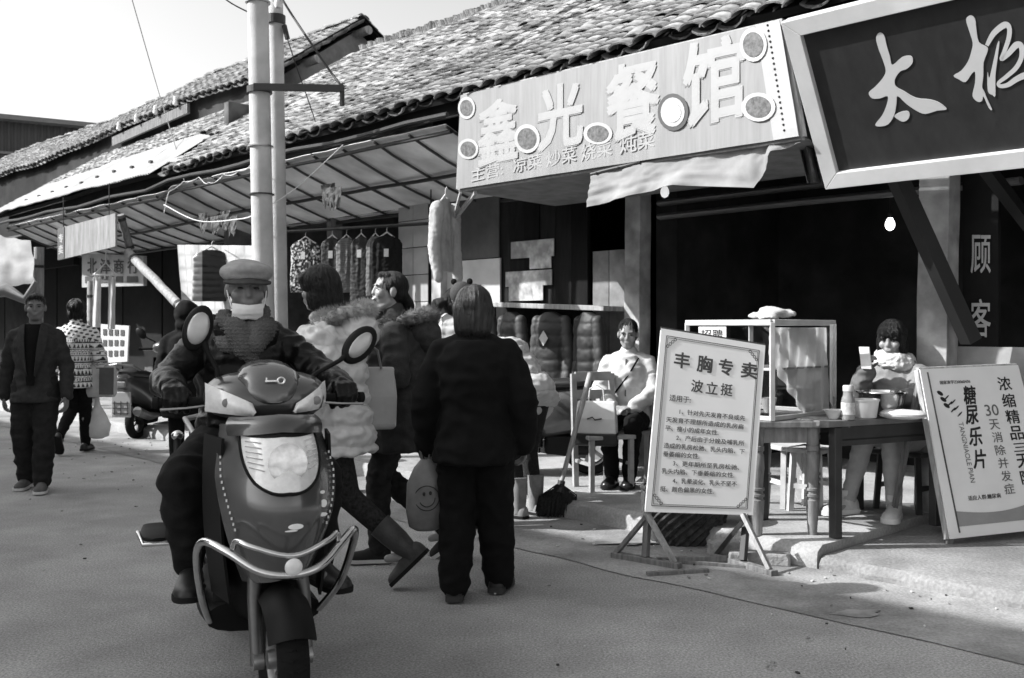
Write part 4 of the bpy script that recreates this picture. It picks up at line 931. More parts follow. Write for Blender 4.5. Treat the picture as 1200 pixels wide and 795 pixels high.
def shoe(root, ankle, fwd, m, m_sole, L=.26, hgt=.09, w=.046, shaft=0.0, shaft_r=.055, up=None, name='shoe', sole_t=.02, leg=None, toe=1.0):
    f = Vector(fwd).normalized(); up = Vector(up) if up is not None else (Z - f * Z.dot(f)).normalized(); x = f.cross(up).normalized()
    base = Vector(ankle) - up * (hgt - .015) - f * (L * .27); mb = MB(); rings = []
    prof = [(0, .5, .62), (.04, .8, .80), (.15, .88, 1.0), (.30, .88, 1.02), (.45, .92, .82), (.62, 1.05, .62), (.78, 1.08, .54 * toe), (.90, .90, .46 * toe), (.97, .62, .36 * toe), (1.0, .3, .22)]
    for p, ww, hh in prof:
        c = base + f * (L * p); H_ = hgt * hh
        rings.append([c + x * (w * ww * cx) + up * (sole_t * .6 + H_ * cz) for cx, cz in ((-1, 0), (-1.02, .3), (-.85, .66), (-.45, .92), (0, 1.0), (.45, .92), (.85, .66), (1.02, .3), (1, 0))])
    mb.loft(rings)
    if shaft:
        ld = leg.normalized() if leg is not None else up; a = Vector(ankle)
        mb.tube([a - up * (hgt * .45), a - up * .01, a + ld * shaft * .35, a + ld * shaft * .7, a + ld * shaft], [.046, .047, shaft_r * .92, shaft_r * .98, shaft_r], 16)
    o = mb.build(name, m, root, smooth=60); mb = MB(); rings = []
    for p, ww, hh in prof:
        c = base + f * (L * (p * 1.03 - .012)); ww2 = w * ww * 1.06 + .002
        rings.append([c + x * (ww2 * cx) + up * (sole_t * cz) for cx, cz in ((-1, 0), (-1, 1), (1, 1), (1, 0))])
    mb.loft(rings); mb.build('sole', m_sole, o, smooth=30)
    return o
def hair_mesh(root, M, prims, m=None, voxel=.007, amp=.003, f=60, name='hair', strands=1400):
    R3 = M.to_3x3(); mb = MB()
    for p in prims:
        if p[0] == 'e': mb.ell(M @ Vector(p[1]), p[2], R3)
        else: chain(mb, [M @ Vector(q) for q in p[1]], p[2])
    Mi = M.inverted()
    def d(c, n_):
        q = Mi @ c; an = math.atan2(q.x, q.y + .02)
        return amp * noise.noise(Vector((an * f / 6, q.z * 9, q.y * 8))) * 1.6
    me = organic(mb, voxel, 6, d); o = mesh_obj(name, me, m or m_hair, root)
    rng = random.Random(len(me.vertices)); hs = MB(); nv = len(me.vertices)
    for _ in range(strands):
        v = me.vertices[rng.randrange(nv)]; n_ = v.normal.copy(); p = v.co + n_ * rng.uniform(-.001, .0025)
        if n_.z < -.6: continue
        away = (v.co - (M @ Vector((0, -.02, .11)))); away = away - n_ * away.dot(n_); dv = (-Z * .9 + away.normalized() * .8 + Vector((rng.uniform(-.25, .25), rng.uniform(-.25, .25), 0))); dv = (dv - n_ * dv.dot(n_)).normalized(); sd = dv.cross(n_) * rng.uniform(.0007, .0015); L_ = rng.uniform(.03, .07); pts = []
        for k in range(5):
            q = L_ * k / 4; c = p + dv * q - n_ * (q * q / .20) + Vector((0, 0, 0)); w = 1 - .8 * k / 4; pts += [c - sd * w, c + sd * w]
        hs.add(pts, [(2 * k, 2 * k + 1, 2 * k + 3, 2 * k + 2) for k in range(4)])
    if strands: hs.build('strands', m or m_hair, o, recalc=False)['kind'] = 'stuff'
    return o
HAIR_SHORT = [('e', (0, -.024, .042), (.080, .094, .082)), ('e', (0, -.05, -.005), (.068, .055, .06)), ('e', (0, .03, .088), (.058, .045, .026))]
def person(label, loc, rz, group=None): return thing('person', label, 'person', loc, rz, group)
# ================================================================ SCOOTER IN FRONT AND ITS RIDER (one local frame: +y forward, +x the rider's right)
HDG = math.radians(24.0); hd = Vector((math.sin(HDG), -math.cos(HDG), 0)); SC_ROT = math.atan2(-hd.x, hd.y)
SC_LOC = PX(331, 800, 3.40); SC_LOC.z = 0; SC_LOC = SC_LOC - hd * .62
m_pnt = mat('scooter_paint_dark', .055, .28, .25, var=.12, scale=3, coat=.8)
m_pnt2 = mat('scooter_paint_grey', .10, .26, .35, var=.1, scale=3, coat=.8)
m_plk = mat('scooter_black_plastic', .006, .55, var=.25, scale=10, spec=.18)
m_rub = mat('tyre_rubber', .008, .9, var=.3, scale=20)
m_chr = mat('chrome', .62, .18, 1.0, var=.12, scale=20)
m_lens = mat('lens_clear', .72, .12, var=.12, scale=40, coat=1.0)
m_lens2 = mat('lens_reflector', .75, .15, .6, var=.3, scale=25, coat=1.0)
m_steel = mat('dull_steel', .35, .4, .9, var=.25, scale=14)
def wheel(root, c, R=.215, w=.052, n=40, tread=True):
    c = Vector(c); X = Vector((1, 0, 0)); mb = MB()
    prof = [(R - .075, -w * .55), (R - .05, -w * .95), (R - .02, -w), (R - .006, -w * .72), (R, -w * .3), (R, w * .3), (R - .006, w * .72), (R - .02, w), (R - .05, w * .95), (R - .075, w * .55)]
    mb.lathe([(r, x) for r, x in prof] + [(R - .075, -w * .55)], c, X, n, caps=False); wt = mb.build('wheel', m_rub, root, smooth=40)
    mb = MB()
    for k in range(n):
        q = 2 * math.pi * (k + .5) / n
        for sgn in (-1, 1):
            a = c + Vector((sgn * .006, math.cos(q) * (R + .001), math.sin(q) * (R + .001))); q2 = q + .06; b = c + Vector((sgn * w * .8, math.cos(q2) * (R - .010), math.sin(q2) * (R - .010)))
            mb.beam(a, b, .010, .008, up=(a - c))
    if tread: mb.build('tread', m_rub, wt)
    mb = MB(); mb.lathe([(R - .07, -w * .6), (R - .085, -w * .6), (R - .095, -w * .2), (R - .095, w * .2), (R - .085, w * .6), (R - .07, w * .6)], c, X, 32, caps=False); rm = mb.build('rim', m_steel, wt, smooth=40)
    mb = MB(); mb.lathe([(.03, -w), (.034, -w * .6), (.034, w * .6), (.03, w), (.012, w)], c, X, 16)
    for k in range(5):
        q = 2 * math.pi * k / 5; dv = Vector((0, math.cos(q), math.sin(q))); mb.beam(c + dv * .03, c + dv * (R - .09), .03, .022, up=X)
    mb.build('hub', m_steel, wt, smooth=40)
    return wt
def section(y, hw, z0, z1, n=18, e=2.6, cx=0.0):
    cz, hz = (z0 + z1) / 2, (z1 - z0) / 2; P = []
    for k in range(n):
        q = 2 * math.pi * k / n; c, s = math.cos(q), math.sin(q)
        P.append(Vector((cx + hw * math.copysign(abs(c) ** (2 / e), c), y, cz + hz * math.copysign(abs(s) ** (2 / e), s))))
    return P
def scooter(root, detail=True):
    wheel(root, (0, .62, .215), tread=detail); wheel(root, (0, -.62, .215), tread=detail)
    for x in (-1, 1):
        mb = MB(); mb.tube([(x * .085, .62, .20), (x * .085, .56, .42), (x * .07, .50, .62)], [.022, .024, .026], 12); f = mb.build('fork_leg', mat('shaded_fork_steel', .12, .45, .7, var=.3), root, smooth=50)  # darker steel: the shade under the crash bar is put into its colour
        mb = MB(); mb.cyl((x * .10, .62, .215), (x * .065, .62, .215), .03, n=12); mb.build('axle_nut', m_steel, f, smooth=40)
    mb = MB()                                                    # front mudguard
    mb.sheet(lambda a, b: Vector(((a - .5) * .15, .62 + math.cos(math.radians(30 + 128 * b)) * (.245 - .05 * (2 * a - 1) ** 2), .215 + math.sin(math.radians(30 + 128 * b)) * (.245 - .05 * (2 * a - 1) ** 2))), 10, 18, .006)
    mb.build('mudguard', m_plk, root, smooth=50)  # black plastic, its tone also lowered for the shade below the crash bar
    # front panel (apron): horizontal bows stacked from nose to top
    def apron(a, b):                                             # a across -1..1, b 0 bottom .. 1 top
        z = .50 + .50 * b; w = .115 + .095 * math.sin(min(1, b * 1.35) * math.pi / 2) - .035 * max(0, b - .7) / .3
        yf = .66 + .075 * math.sin(b * math.pi * .8) - .20 * max(0, b - .45) ** 1.4 * 1.6 + .02 * (1 - b)
        return Vector((w * a, yf - .17 * abs(a) ** 2.2 - .02 * abs(a), z + .015 * (1 - abs(a)) * b - .04 * abs(a) * (1 - b)))
    mb = MB(); mb.sheet(lambda a, b: apron(2 * a - 1, b), 26, 22, -.012); ap = mb.build('front_panel', m_pnt2, root, smooth=60)
    def on_apron(a, b, l):
        n_ = (apron(a + .02, b) - apron(a - .02, b)).cross(apron(a, b + .02) - apron(a, b - .02)).normalized(); return apron(a, b) + n_ * l
    sgn = 1 if on_apron(0, .5, .1).y > apron(0, .5).y else -1
    oa = lambda a, b, l: on_apron(a, b, l * sgn)
    mb = MB()                                                    # headlight: rounded trapezoid, straight top
    def hl(a, b):
        A = 2 * a - 1; hw = .66 * (1 - .30 * b ** 2.2); bb = .90 - .34 * b + .035 * abs(A) ** 2 * (1 - b) + .085 * (abs(A) ** 2.4) * b
        return oa(A * hw, bb, .010 + .016 * (1 - A * A) * math.sin(math.pi * min(1, b * .9 + .08)))
    mb.sheet(hl, 22, 14, .006); h_ = mb.build('headlight', m_lens, ap, smooth=60)
    mb = MB(); mb.tube([hl(i / 20, 0) for i in range(21)] + [hl(1, j / 10) for j in range(1, 11)] + [hl(1 - i / 20, 1) for i in range(1, 21)] + [hl(0, 1 - j / 10) for j in range(1, 11)], .006, 6); mb.build('rim', m_plk, h_, smooth=60)
    for a0, a1 in ((.06, .24), (.76, .94)):
        mb = MB()
        for k in range(6):
            mb.beam(hl(a0, .12 + k * .1) + Vector((0, .004, 0)), hl(a1, .12 + k * .1) + Vector((0, .004, 0)), .004, .004)
        mb.build('reflector_ribs', m_lens2, h_)
    mb = MB(); mb.lathe([(.065, 0), (.066, .004), (.05, .008), (.02, .009)], hl(.5, .5) + Vector((0, .0015, 0)), Vector((0, 1, .1)), 24); mb.build('bulb_reflector', m_lens2, h_, smooth=60)
    mb = MB()                                                    # dark brow over the headlight
    mb.sheet(lambda a, b: oa((2 * a - 1) * .80, .92 + .10 * b, .014 + .012 * math.sin(math.pi * b)), 18, 5, .008); mb.build('brow_panel', m_pnt, ap, smooth=60)
    for x in (-1, 1):                                            # ribbed trim along the panel edges and side wings
        mb = MB()
        for k in range(13):
            p = oa(x * (.93 - .10 * k / 12), .80 - .036 * k, .006); mb.box(p, (.005, .005, .009))
        mb.build('trim_dashes', mat('white_trim', .7, .4), ap)
        mb = MB(); mb.sheet(lambda a, b: Vector((x * (.185 + .035 * a - .03 * b * b + .01 * math.sin(3 * b)), .50 - .20 * a - .02 * b, .96 - .58 * b)), 6, 14, .01); mb.build('side_wing', m_plk, root, smooth=60)
    st_ = mat('sticker_white', .75, .5)
    for (a, b, rx, rz_) in ((-.12, .36, .026, .010), (-.04, .33, .022, .003), (-.66, .50, .012, .014), (-.68, .43, .016, .007), (-.62, .57, .009, .006)):
        c = oa(a, b, .004); mb = MB(); mb.lathe([(1.0, 0), (.98, .002), (.3, .003)], (0, 0, 0), Vector((0, 1, 0)), 14)
        mb.v = [(c.x + v[0] * rx, c.y + v[1] * .5 - (v[0] * rx) * (.35 * a), c.z + v[2] * rz_) for v in mb.v]; mb.build('sticker', st_, ap)
    # lower fairing behind the wheel, floorboard, body, seat
    mb = MB(); mb.loft([section(.50, .11, .44, .62), section(.42, .15, .34, .92), section(.34, .17, .27, .96), section(.26, .17, .24, .9), section(.2, .18, .22, .36)]); mb.build('leg_shield', m_plk, root, smooth=60)
    mb = MB(); mb.loft([section(.28, .21, .22, .34), section(.1, .22, .22, .335), section(-.12, .21, .22, .34), section(-.22, .18, .22, .4)]); mb.build('floorboard', m_plk, root, smooth=60)
    mb = MB(); mb.loft([section(-.14, .10, .3, .66), section(-.22, .155, .28, .72), section(-.45, .175, .33, .75), section(-.75, .165, .45, .78), section(-.98, .11, .60, .80), section(-1.04, .05, .66, .78)]); mb.build('rear_body', m_pnt, root, smooth=60)
    mb = MB(); mb.loft([section(-.12, .09, .70, .76), section(-.2, .14, .70, .79), section(-.45, .155, .71, .80), (section(-.6, .15, .72, .84)), section(-.85, .13, .74, .86), section(-.93, .08, .76, .83)]); mb.build('seat', mat('seat_vinyl', .02, .4, var=.2), root, smooth=60)
    mb = MB(); mb.tube([(.13, -.8, .84), (.15, -1.02, .90), (0, -1.1, .92), (-.15, -1.02, .90), (-.13, -.8, .84)], .014, 8); mb.build('grab_rail', m_steel, root, smooth=50)
    mb = MB(); mb.tube([(.12, -.3, .26), (.16, -.62, .27), (.17, -.95, .36)], [.03, .05, .055], 12); mb.build('exhaust', m_steel, root, smooth=50)
    mb = MB(); mb.box((0, -.45, .25), (.22, .42, .16)); mb.build('engine', m_plk, root, bevel=.03)
    # handlebar cowl
    mb = MB()
    mb.loft([section(.46, .05, 1.055, 1.10), section(.44, .13, 1.015, 1.135), section(.38, .20, 1.0, 1.165), section(.30, .225, 1.0, 1.185), section(.22, .20, 1.005, 1.17), section(.17, .13, 1.02, 1.14)]); co = mb.build('handlebar_cowl', m_pnt, root, smooth=60)
    mb = MB(); mb.loft([section(.475, .045, 1.075, 1.115, e=2.2), section(.44, .09, 1.06, 1.165, e=2.2), section(.38, .115, 1.08, 1.205, e=2.2), section(.30, .105, 1.10, 1.225, e=2.2), section(.24, .07, 1.12, 1.20, e=2.2)]); nose = mb.build('top_shield', m_pnt2, root, smooth=60)
    mb = MB(); c = Vector((-.005, .455, 1.153)); mb.tube([c + Vector((-.022 + .012 * math.cos(q), .002 - .002 * math.cos(q), .011 * math.sin(q))) for q in [2 * math.pi * k / 12 for k in range(13)]], .004, 6); mb.beam(c + Vector((-.010, .003, 0)), c + Vector((.034, 0, 0)), .008, .006); mb.beam(c + Vector((.03, .0, -.004)), c + Vector((.03, 0, .012)), .005, .008, up=Vector((0, 1, 0)))
    mb.build('emblem', m_lens2, nose)
    for x in (-1, 1):
        mb = MB()                                                # turn signal, a swept almond
        def ts(a, b):
            px = x * (.07 + .145 * a); zt = 1.065 + .078 * a ** 1.0; zb = 1.035 + .01 * a - .0 * a
            return Vector((px, .462 - .02 * a - .11 * a ** 2.2 + .018 * math.sin(math.pi * b), zb + (zt - zb) * b * (1 if a > .02 else .3)))
        mb.sheet(ts, 14, 8, .008); sg = mb.build('turn_signal', m_lens, root, smooth=60)
        mb = MB(); mb.lathe([(.012, 0), (.016, .006), (.004, .012)], ts(.62, .5) + Vector((0, .002, 0)), Vector((0, 1, 0)), 12); mb.build('bulb', mat('amber_bulb', .18, .3), sg, smooth=60)
        mb = MB(); mb.cyl((x * .2, .27, 1.075), (x * .37, .235, 1.07), .017, n=12); mb.lathe([(.021, 0), (.021, .02)], (x * .37, .235, 1.07), Vector((x, -.2, 0)), 12); mb.build('grip', m_rub, root, smooth=50)
        mb = MB(); mb.tube([(x * .21, .31, 1.06), (x * .28, .325, 1.055), (x * .37, .305, 1.05)], [.005, .004, .005], 8); mb.build('brake_lever', m_steel, root, smooth=50)
        mb = MB(); mb.tube(([(.165, .27, 1.14), (.17, .265, 1.19), (.20, .255, 1.25), (.215, .25, 1.29)] if x > 0 else [(-.165, .27, 1.14), (-.20, .265, 1.17), (-.29, .255, 1.215), (-.335, .25, 1.25)]), [.013, .009, .009, .016], 8); mr = mb.build('mirror', m_plk, root, smooth=50)
        c = Vector((.235, .25, 1.34)) if x > 0 else Vector((-.37, .25, 1.275)); Mr = Matrix.Rotation(math.radians(-42), 3, 'Y') if x < 0 else Matrix.Rotation(math.radians(-18), 3, 'Y')
        mb = MB(); mb.ell(c, (.052 if x > 0 else .055, .026, .088), Mr, 24, 12); mb.build('housing', m_plk, mr, smooth=60)
        mb = MB(); mb.ell(c + Vector((0, .016, 0)), (.038 if x > 0 else .034, .013, .062), Mr, 24, 12); mb.build('inlay', mat('mirror_inlay', .40, .3, .6, var=.25), mr, smooth=60)
    # chrome crash bars round the nose with a round reflector
    def bez(pts, n=6):
        out = []
        P = [Vector(p) for p in pts]
        for i in range(len(P) - 1):
            p0, p1, p2, p3 = P[max(i - 1, 0)], P[i], P[i + 1], P[min(i + 2, len(P) - 1)]
            for k in range(n):
                t = k / n; out.append(.5 * ((2 * p1) + (-p0 + p2) * t + (2 * p0 - 5 * p1 + 4 * p2 - p3) * t * t + (-p0 + 3 * p1 - 3 * p2 + p3) * t ** 3))
        return out + [P[-1]]
    if detail:
        side = [(.20, .30, .28), (.245, .44, .41), (.27, .53, .565), (.255, .60, .630), (.19, .68, .605), (.10, .755, .55), (0, .785, .535)]
        mb = MB(); mb.tube(bez(side + [(-x, y, z) for x, y, z in reversed(side[:-1])]), .014, 10); cb_ = mb.build('crash_bar', m_chr, root, smooth=60)
        s2 = [(.175, .69, .62), (.165, .71, .645), (.12, .755, .63), (0, .795, .60)]
        mb = MB(); mb.tube(bez(s2 + [(-x, y, z) for x, y, z in reversed(s2[:-1])]), .010, 10); mb.build('upper_bar', m_chr, cb_, smooth=60)
        mb = MB(); mb.lathe([(.027, -.004), (.029, .006), (.022, .012), (.006, .014)], (0, .80, .565), Vector((0, 1, 0)), 20); mb.build('reflector', m_lens, cb_, smooth=60)
        mb = MB(); mb.tube(bez([(.235, -.50, .86), (.25, -.36, .70), (.275, -.28, .56), (.26, -.3, .46)]), .015, 10); gb = mb.build('side_guard_bar', m_plk, root, smooth=60)
        mb = MB(); mb.ell((.235, -.50, .875), (.026, .026, .022)); mb.tube([(.235, -.5, .80), (.16, -.5, .72)], .01, 8); mb.build('guard_cap', m_chr, gb, smooth=60)
        mb = MB(); mb.loft([section(-.10, .03, .50, .515, cx=.34), section(-.13, .055, .495, .525, cx=.345), section(-.24, .06, .50, .53, cx=.345), section(-.30, .05, .52, .54, cx=.34)]); pg = mb.build('passenger_footrest', m_plk, root, smooth=50)
        mb = MB(); mb.tube([(.30, -.1, .49), (.40, -.11, .49), (.41, -.28, .51)], .008, 8); mb.tube([(.31, -.2, .5), (.20, -.2, .38)], .014, 8); mb.tube([(.26, -.05, .42), (.2, .12, .36)], .012, 8); mb.build('footrest_arm', m_chr, pg, smooth=50)
sc = thing('scooter', 'dark grey motor scooter with chrome crash bar being ridden towards the camera', 'scooter', SC_LOC, SC_ROT)
scooter(sc)
# ---------------------------------------------------------------- the rider
rd = person('man in flat cap, lowered white mask, knitted scarf and leather jacket riding the scooter', SC_LOC, SC_ROT)
J = pose(1.70, pelvis=(0, -.36, .86), waist=(0, -.31, .99), chest=(0, -.25, 1.17), neck=(0, -.20, 1.36), head=(0, -.13, 1.500),
         sr=(.19, -.22, 1.30), sl=(-.19, -.22, 1.30), er=(.315, -.06, 1.13), el=(-.315, -.06, 1.13), wr=(.315, .15, 1.115), wl=(-.315, .15, 1.115),
         hr=(.09, -.33, .84), hl=(-.09, -.33, .84), kr=(.275, .06, .76), kl=(-.25, .10, .76), ar=(.235, .02, .42), al=(-.26, .05, .40))
hm = head_M(J, yaw=-4, pitch=-3, s=1.0)
HN = {'r': 'none', 'l': 'none'}
make_body(rd, J, hm, m_skin_d, .0065, hands=HN)
face_parts(rd, hm, eyes=True)
m_lth = mat('black_leather', .006, .30, var=.3, scale=12, bump=.15, bscale=90, spec=.22)
mb = garment_top(J, g=.03, sleeve=.020, hem=.10, flare=.015, depth=1.25, collar=.0, sl_end=.93, shoulder=.02)
jk = mesh_obj('leather_jacket', organic(mb, .010, 5, folds(.017, 10, 2.0, 1.8)), m_lth, rd)
mb = MB(); mb.tube([Vector((0, -.055, 1.28)), Vector((0, -.085, 1.12)), Vector((0, -.13, .95))], .006, 6); mb.build('zip', m_steel, jk)
for x in (-1, 1):
    mb = MB(); mb.sheet(lambda a, b: Vector((x * (.045 + .085 * a - .03 * b), -.085 - .06 * a + .012 * math.sin(3 * a), 1.315 - .13 * b + .02 * a)), 6, 6, .008); mb.build('lapel', m_lth, jk, smooth=60)
mb = garment_legs(J, .026, .97, .062)
tr = mesh_obj('trousers', organic(mb, .011, 5, folds(.014, 8, 5.0)), mat('dark_denim', .009, .9, var=.35, scale=14, bump=.2, bscale=200), rd)
m_shoe = mat('black_shoe_leather', .014, .45, var=.3)
for s in 'rl':
    shoe(rd, J['a' + s], Vector((.18 if s == 'r' else -.3, 1, -.03)), m_shoe, mat('black_sole', .012, .8), L=.28, hgt=.10, w=.05)
    # gloves closed round the grips
    x = 1 if s == 'r' else -1
    mb = MB(); hand_prims(mb, J['w' + s] + Vector((0, .0, .01)), Vector((0, 1, -.10)), Vector((0, .25, 1)), -x * 1, curl=.95, s=1.16, g=.003, thumb_in=.9)
    chain(mb, [J['w' + s] - Vector((0, .05, 0)), J['w' + s] + Vector((0, .02, .0))], [.042, .036])
    mesh_obj('glove', organic(mb, .005, 2, folds(.003, 30, 1.0)), m_lth, rd)
# lowered mask
m_msk = mat('white_mask_cloth', .80, .9, var=.05, scale=20, bump=.1)
def mk(a, b):
    q = math.radians(-62 + 124 * a); r = 1.0
    p = Vector((.070 * math.sin(q), .012 + .082 * math.cos(q) + .008 * math.cos(q), -.062 - .060 * b + .008 * abs(math.sin(q)) * (1 - 2 * b) + .003 * math.sin(b * 20)))
    p.y += .012 * math.sin(math.pi * b) - .028 * b
    return hm @ p
mb = MB(); mb.sheet(mk, 22, 10, .004); ms = mb.build('face_mask', m_msk, rd, smooth=60)
for x in (-1, 1):
    mb = MB(); mb.tube([hm @ Vector((x * .062, .050, -.075)), hm @ Vector((x * .074, .024, -.03)), hm @ Vector((x * .081, -.004, .012))], .0028, 6); mb.build('ear_loop', m_msk, ms)
# flat cap
mb = MB(); R3 = hm.to_3x3()
mb.ell(hm @ Vector((0, -.014, .070)), (.108, .115, .050), R3, 24, 12); mb.ell(hm @ Vector((0, -.006, .052)), (.097, .106, .030), R3, 24, 12); mb.ell(hm @ Vector((0, .035, .078)), (.082, .076, .030), R3, 24, 12); mb.ell(hm @ Vector((0, -.05, .095)), (.080, .06, .03), R3, 20, 10)
m_cap = weave('cap_tweed', .30, .95, 420, .5, var=.3)
cp = mesh_obj('flat_cap', organic(mb, .006, 4, folds(.0035, 14, 3.0, 1.0)), m_cap, rd)
def brim(a, b):
    q = math.radians(-78 + 156 * a); r = .092 + .038 * b * math.cos(q * .9); return hm @ Vector(((r * .93) * math.sin(q), .0 + r * 1.08 * math.cos(q), .048 - .020 * b * math.cos(q) - .010 * abs(math.sin(q))))
mb = MB(); mb.sheet(brim, 22, 5, .008); mb.build('peak', mat('cap_peak_dark', .05, .9, var=.3, scale=40), cp, smooth=60)
hair_mesh(rd, hm, [('e', (0, -.034, .02), (.079, .082, .062)), ('e', (0, -.05, -.01), (.068, .052, .05))])
# chunky knitted scarf
mb = MB()
for k, (zz, rx, ry, rr, cy) in enumerate(((1.325, .092, .092, .040, -.175), (1.355, .082, .084, .036, -.165), (1.385, .074, .076, .028, -.16))):
    pts = [Vector((rx * math.sin(q), cy + ry * math.cos(q), zz - .045 * max(0, math.cos(q)) + .03 * math.sin(q) * (1 if k % 2 else -1))) for q in [2 * math.pi * i / 18 for i in range(19)]]
    chain(mb, pts, [rr] * 19)
chain(mb, [Vector((.05, -.085, 1.34)), Vector((.02, -.065, 1.26)), Vector((-.01, -.062, 1.22))], [.048, .045, .03]); chain(mb, [Vector((-.055, -.085, 1.34)), Vector((-.02, -.055, 1.27))], [.048, .042])
def knit(c, n_):
    an = math.atan2(c.x, c.y + .16); return .0045 * math.sin(an * 46) * math.sin(c.z * 420 + (math.floor(an * 46 / math.pi) % 2) * 1.5)
mesh_obj('scarf', organic(mb, .0055, 2, knit), weave('scarf_wool', .12, .95, 190, .7, var=.3, depth=.006), rd)
# ================================================================ THE OTHER PEOPLE
m_snk = mat('white_rubber_sole', .6, .7, var=.15)
m_blk = mat('black_wool', .005, .95, var=.3, scale=20); m_blkt = mat('black_trousers', .005, .95, var=.3, scale=20)
def facing_(dx, dy): return math.atan2(-dx, dy)
def facing(dx, dy): return math.atan2(-dx, dy)
def pfur(mb_pts, r, seed, n=2600, L=.035, th=.0022):
    """fur trim: a padded core with hundreds of fine tapered hairs in one mesh"""
    rng = random.Random(seed); core = MB(); nq = len(mb_pts); chain(core, mb_pts, [r * min(1, .25 + 3 * min(i, nq - 1 - i) / nq) for i in range(nq)]); hairs = MB()
    pts = [Vector(p) for p in mb_pts]
    for _ in range(n):
        i = rng.randrange(len(pts) - 1); f = rng.random(); p = pts[i].lerp(pts[i + 1], f); ax = (pts[i + 1] - pts[i]).normalized(); x, y = frame_from(ax); q = rng.uniform(0, 2 * math.pi)
        o = x * math.cos(q) + y * math.sin(q); a = p + o * r * .9; d = (o + ax * rng.uniform(-.5, .5) + Vector((rng.uniform(-.3, .3), rng.uniform(-.3, .3), rng.uniform(-.5, .15)))).normalized(); b = a + d * L * rng.uniform(.6, 1.2); s_ = d.cross(ax).normalized() * th
        k = len(hairs.v); hairs.add([a - s_, a + s_, b], [(0, 1, 2)])
    return core, hairs
# ---- man in blazer, far left, walking towards the camera
p0 = GR(38, 577); pm = person('man in dark blazer and crew-neck sweater walking towards the camera at the left edge', (p0.x - .03, p0.y + .12, 0), facing(.22, -1))
J = pose(1.62, kl=(-.09, .10, .46), al=(-.08, .13, .085), kr=(.10, .02, .46), ar=(.10, -.12, .09), hr=(.085, 0, .83), hl=(-.085, 0, .83), er=(.235, -.08, 1.03), wr=(.27, -.12, .78), el=(-.235, -.03, 1.02), wl=(-.255, .08, .78))
hm = head_M(J, yaw=10, pitch=-2, s=.97)
make_body(pm, J, hm, m_skin_d, .008); face_parts(pm, hm)
hair_mesh(pm, hm, HAIR_SHORT, amp=.004)
m_blz = mat('dark_blazer', .032, .9, var=.25, scale=30, bump=.1, bscale=250)
mb = garment_top(J, .026, .018, .13, .02, depth=1.2, collar=.0, sl_end=.98)
bz = mesh_obj('blazer', organic(mb, .011, 4, folds(.014, 7, 9)), m_blz, pm)
mb = MB(); mb.sheet(lambda a, b: Vector(((a - .5) * (.13 - .07 * b), .176 + .012 * math.cos((a - .5) * 3) - .095 * (1 - b) ** 3, 1.375 - .50 * b)), 8, 14, .01); mb.build('sweater', m_blk, pm, smooth=60)
for x in (-1, 1):
    mb = MB(); mb.sheet(lambda a, b: Vector((x * (.064 - .034 * b + .060 * a * math.sin(math.pi * min(1, .25 + b * .8))), .196 - .030 * a - .095 * (1 - b) ** 3, 1.38 - .42 * b - .02 * a)), 5, 10, .008); mb.build('lapel', m_blz, bz, smooth=60)
mesh_obj('trousers', organic(garment_legs(J, .028, .98, .07), .011, 4, folds(.014, 8, 4)), mat('charcoal_trousers', .018, .95, var=.3, scale=20), pm)
mb = MB(); mb.tube([J['neck'] + Vector((.05 * math.cos(q), .012 + .05 * math.sin(q), -.01)) for q in [math.pi * 2 * k / 14 for k in range(15)]], .02, 8); mb.build('sweater_collar', m_blk, pm, smooth=60)
for s in 'rl': shoe(pm, J['a' + s], Vector((.12 if s == 'r' else -.1, 1, 0 if s == 'l' else -.05)), mat('grey_sneaker', .10, .8, var=.4), m_snk, L=.27)
# ---- woman in patterned sweater walking away
p0 = GR(90, 531); pw = person('woman in white and black fair-isle sweater walking away past the parked scooter', (p0.x, p0.y, 0), facing(-.12, 1))
J = pose(1.64, kr=(.07, .06, .47), ar=(.06, .10, .09), kl=(-.06, .02, .46), al=(-.10, -.26, .20), er=(.24, -.02, 1.03), wr=(.255, .06, .80), el=(-.22, .03, 1.03), wl=(-.24, .10, .80))
hm = head_M(J, s=.97); make_body(pw, J, hm, m_skin, .009, True); face_parts(pw, hm)
hair_mesh(pw, hm, [('e', (0, -.022, .036), (.094, .108, .094)), ('e', (0, -.06, -.05), (.078, .058, .07)), ('e', (.05, -.05, -.03), (.045, .05, .06)), ('e', (-.05, -.05, -.03), (.045, .05, .06))], amp=.012, f=30)
def fairisle(c, n_):
    an = math.atan2(c.x, c.y) * .19 * (1 if abs(c.x) < .2 else .6); z = c.z; r = (z * 7.2) % 1.0; w = lambda f: math.sin(an * f * 6.28)
    if z > 1.22: return .06 if math.sin(c.x * 75 + c.z * 40) * math.sin(c.z * 120 - c.x * 30) > .25 else 1.0
    if r < .10 or .52 < r < .60: return .05
    if .14 < r < .48:
        v = (r - .14) / .34; return .05 if abs(((an * 22) % 1.0) - .5) < .42 * (1 - v) else 1.0
    if .64 < r < .80: return .06 if w(34) > .1 else 1.0
    if .84 < r < .94: return .07 if w(26) * (1 if r < .89 else -1) > 0 else 1.0
    return 1.0
mb = garment_top(J, .03, .026, .16, .02, depth=1.25, collar=.03, sl_end=.96)
mesh_obj('sweater', organic(mb, .0085, 4, folds(.008, 8, 7), fairisle), mat('fairisle_knit', .66, .95, var=.12, scale=30, attr=True), pw)
mesh_obj('trousers', organic(garment_legs(J, .006, .98, .05), .011, 4, folds(.008, 9, 4)), m_blkt, pw)
shoe(pw, J['ar'], Vector((.05, 1, 0)), m_shoe, mat('black_sole', .012), L=.25); shoe(pw, J['al'], Vector((-.08, .62, -.8)), m_shoe, mat('black_sole', .012), L=.25, up=Vector((0, .8, .6)))
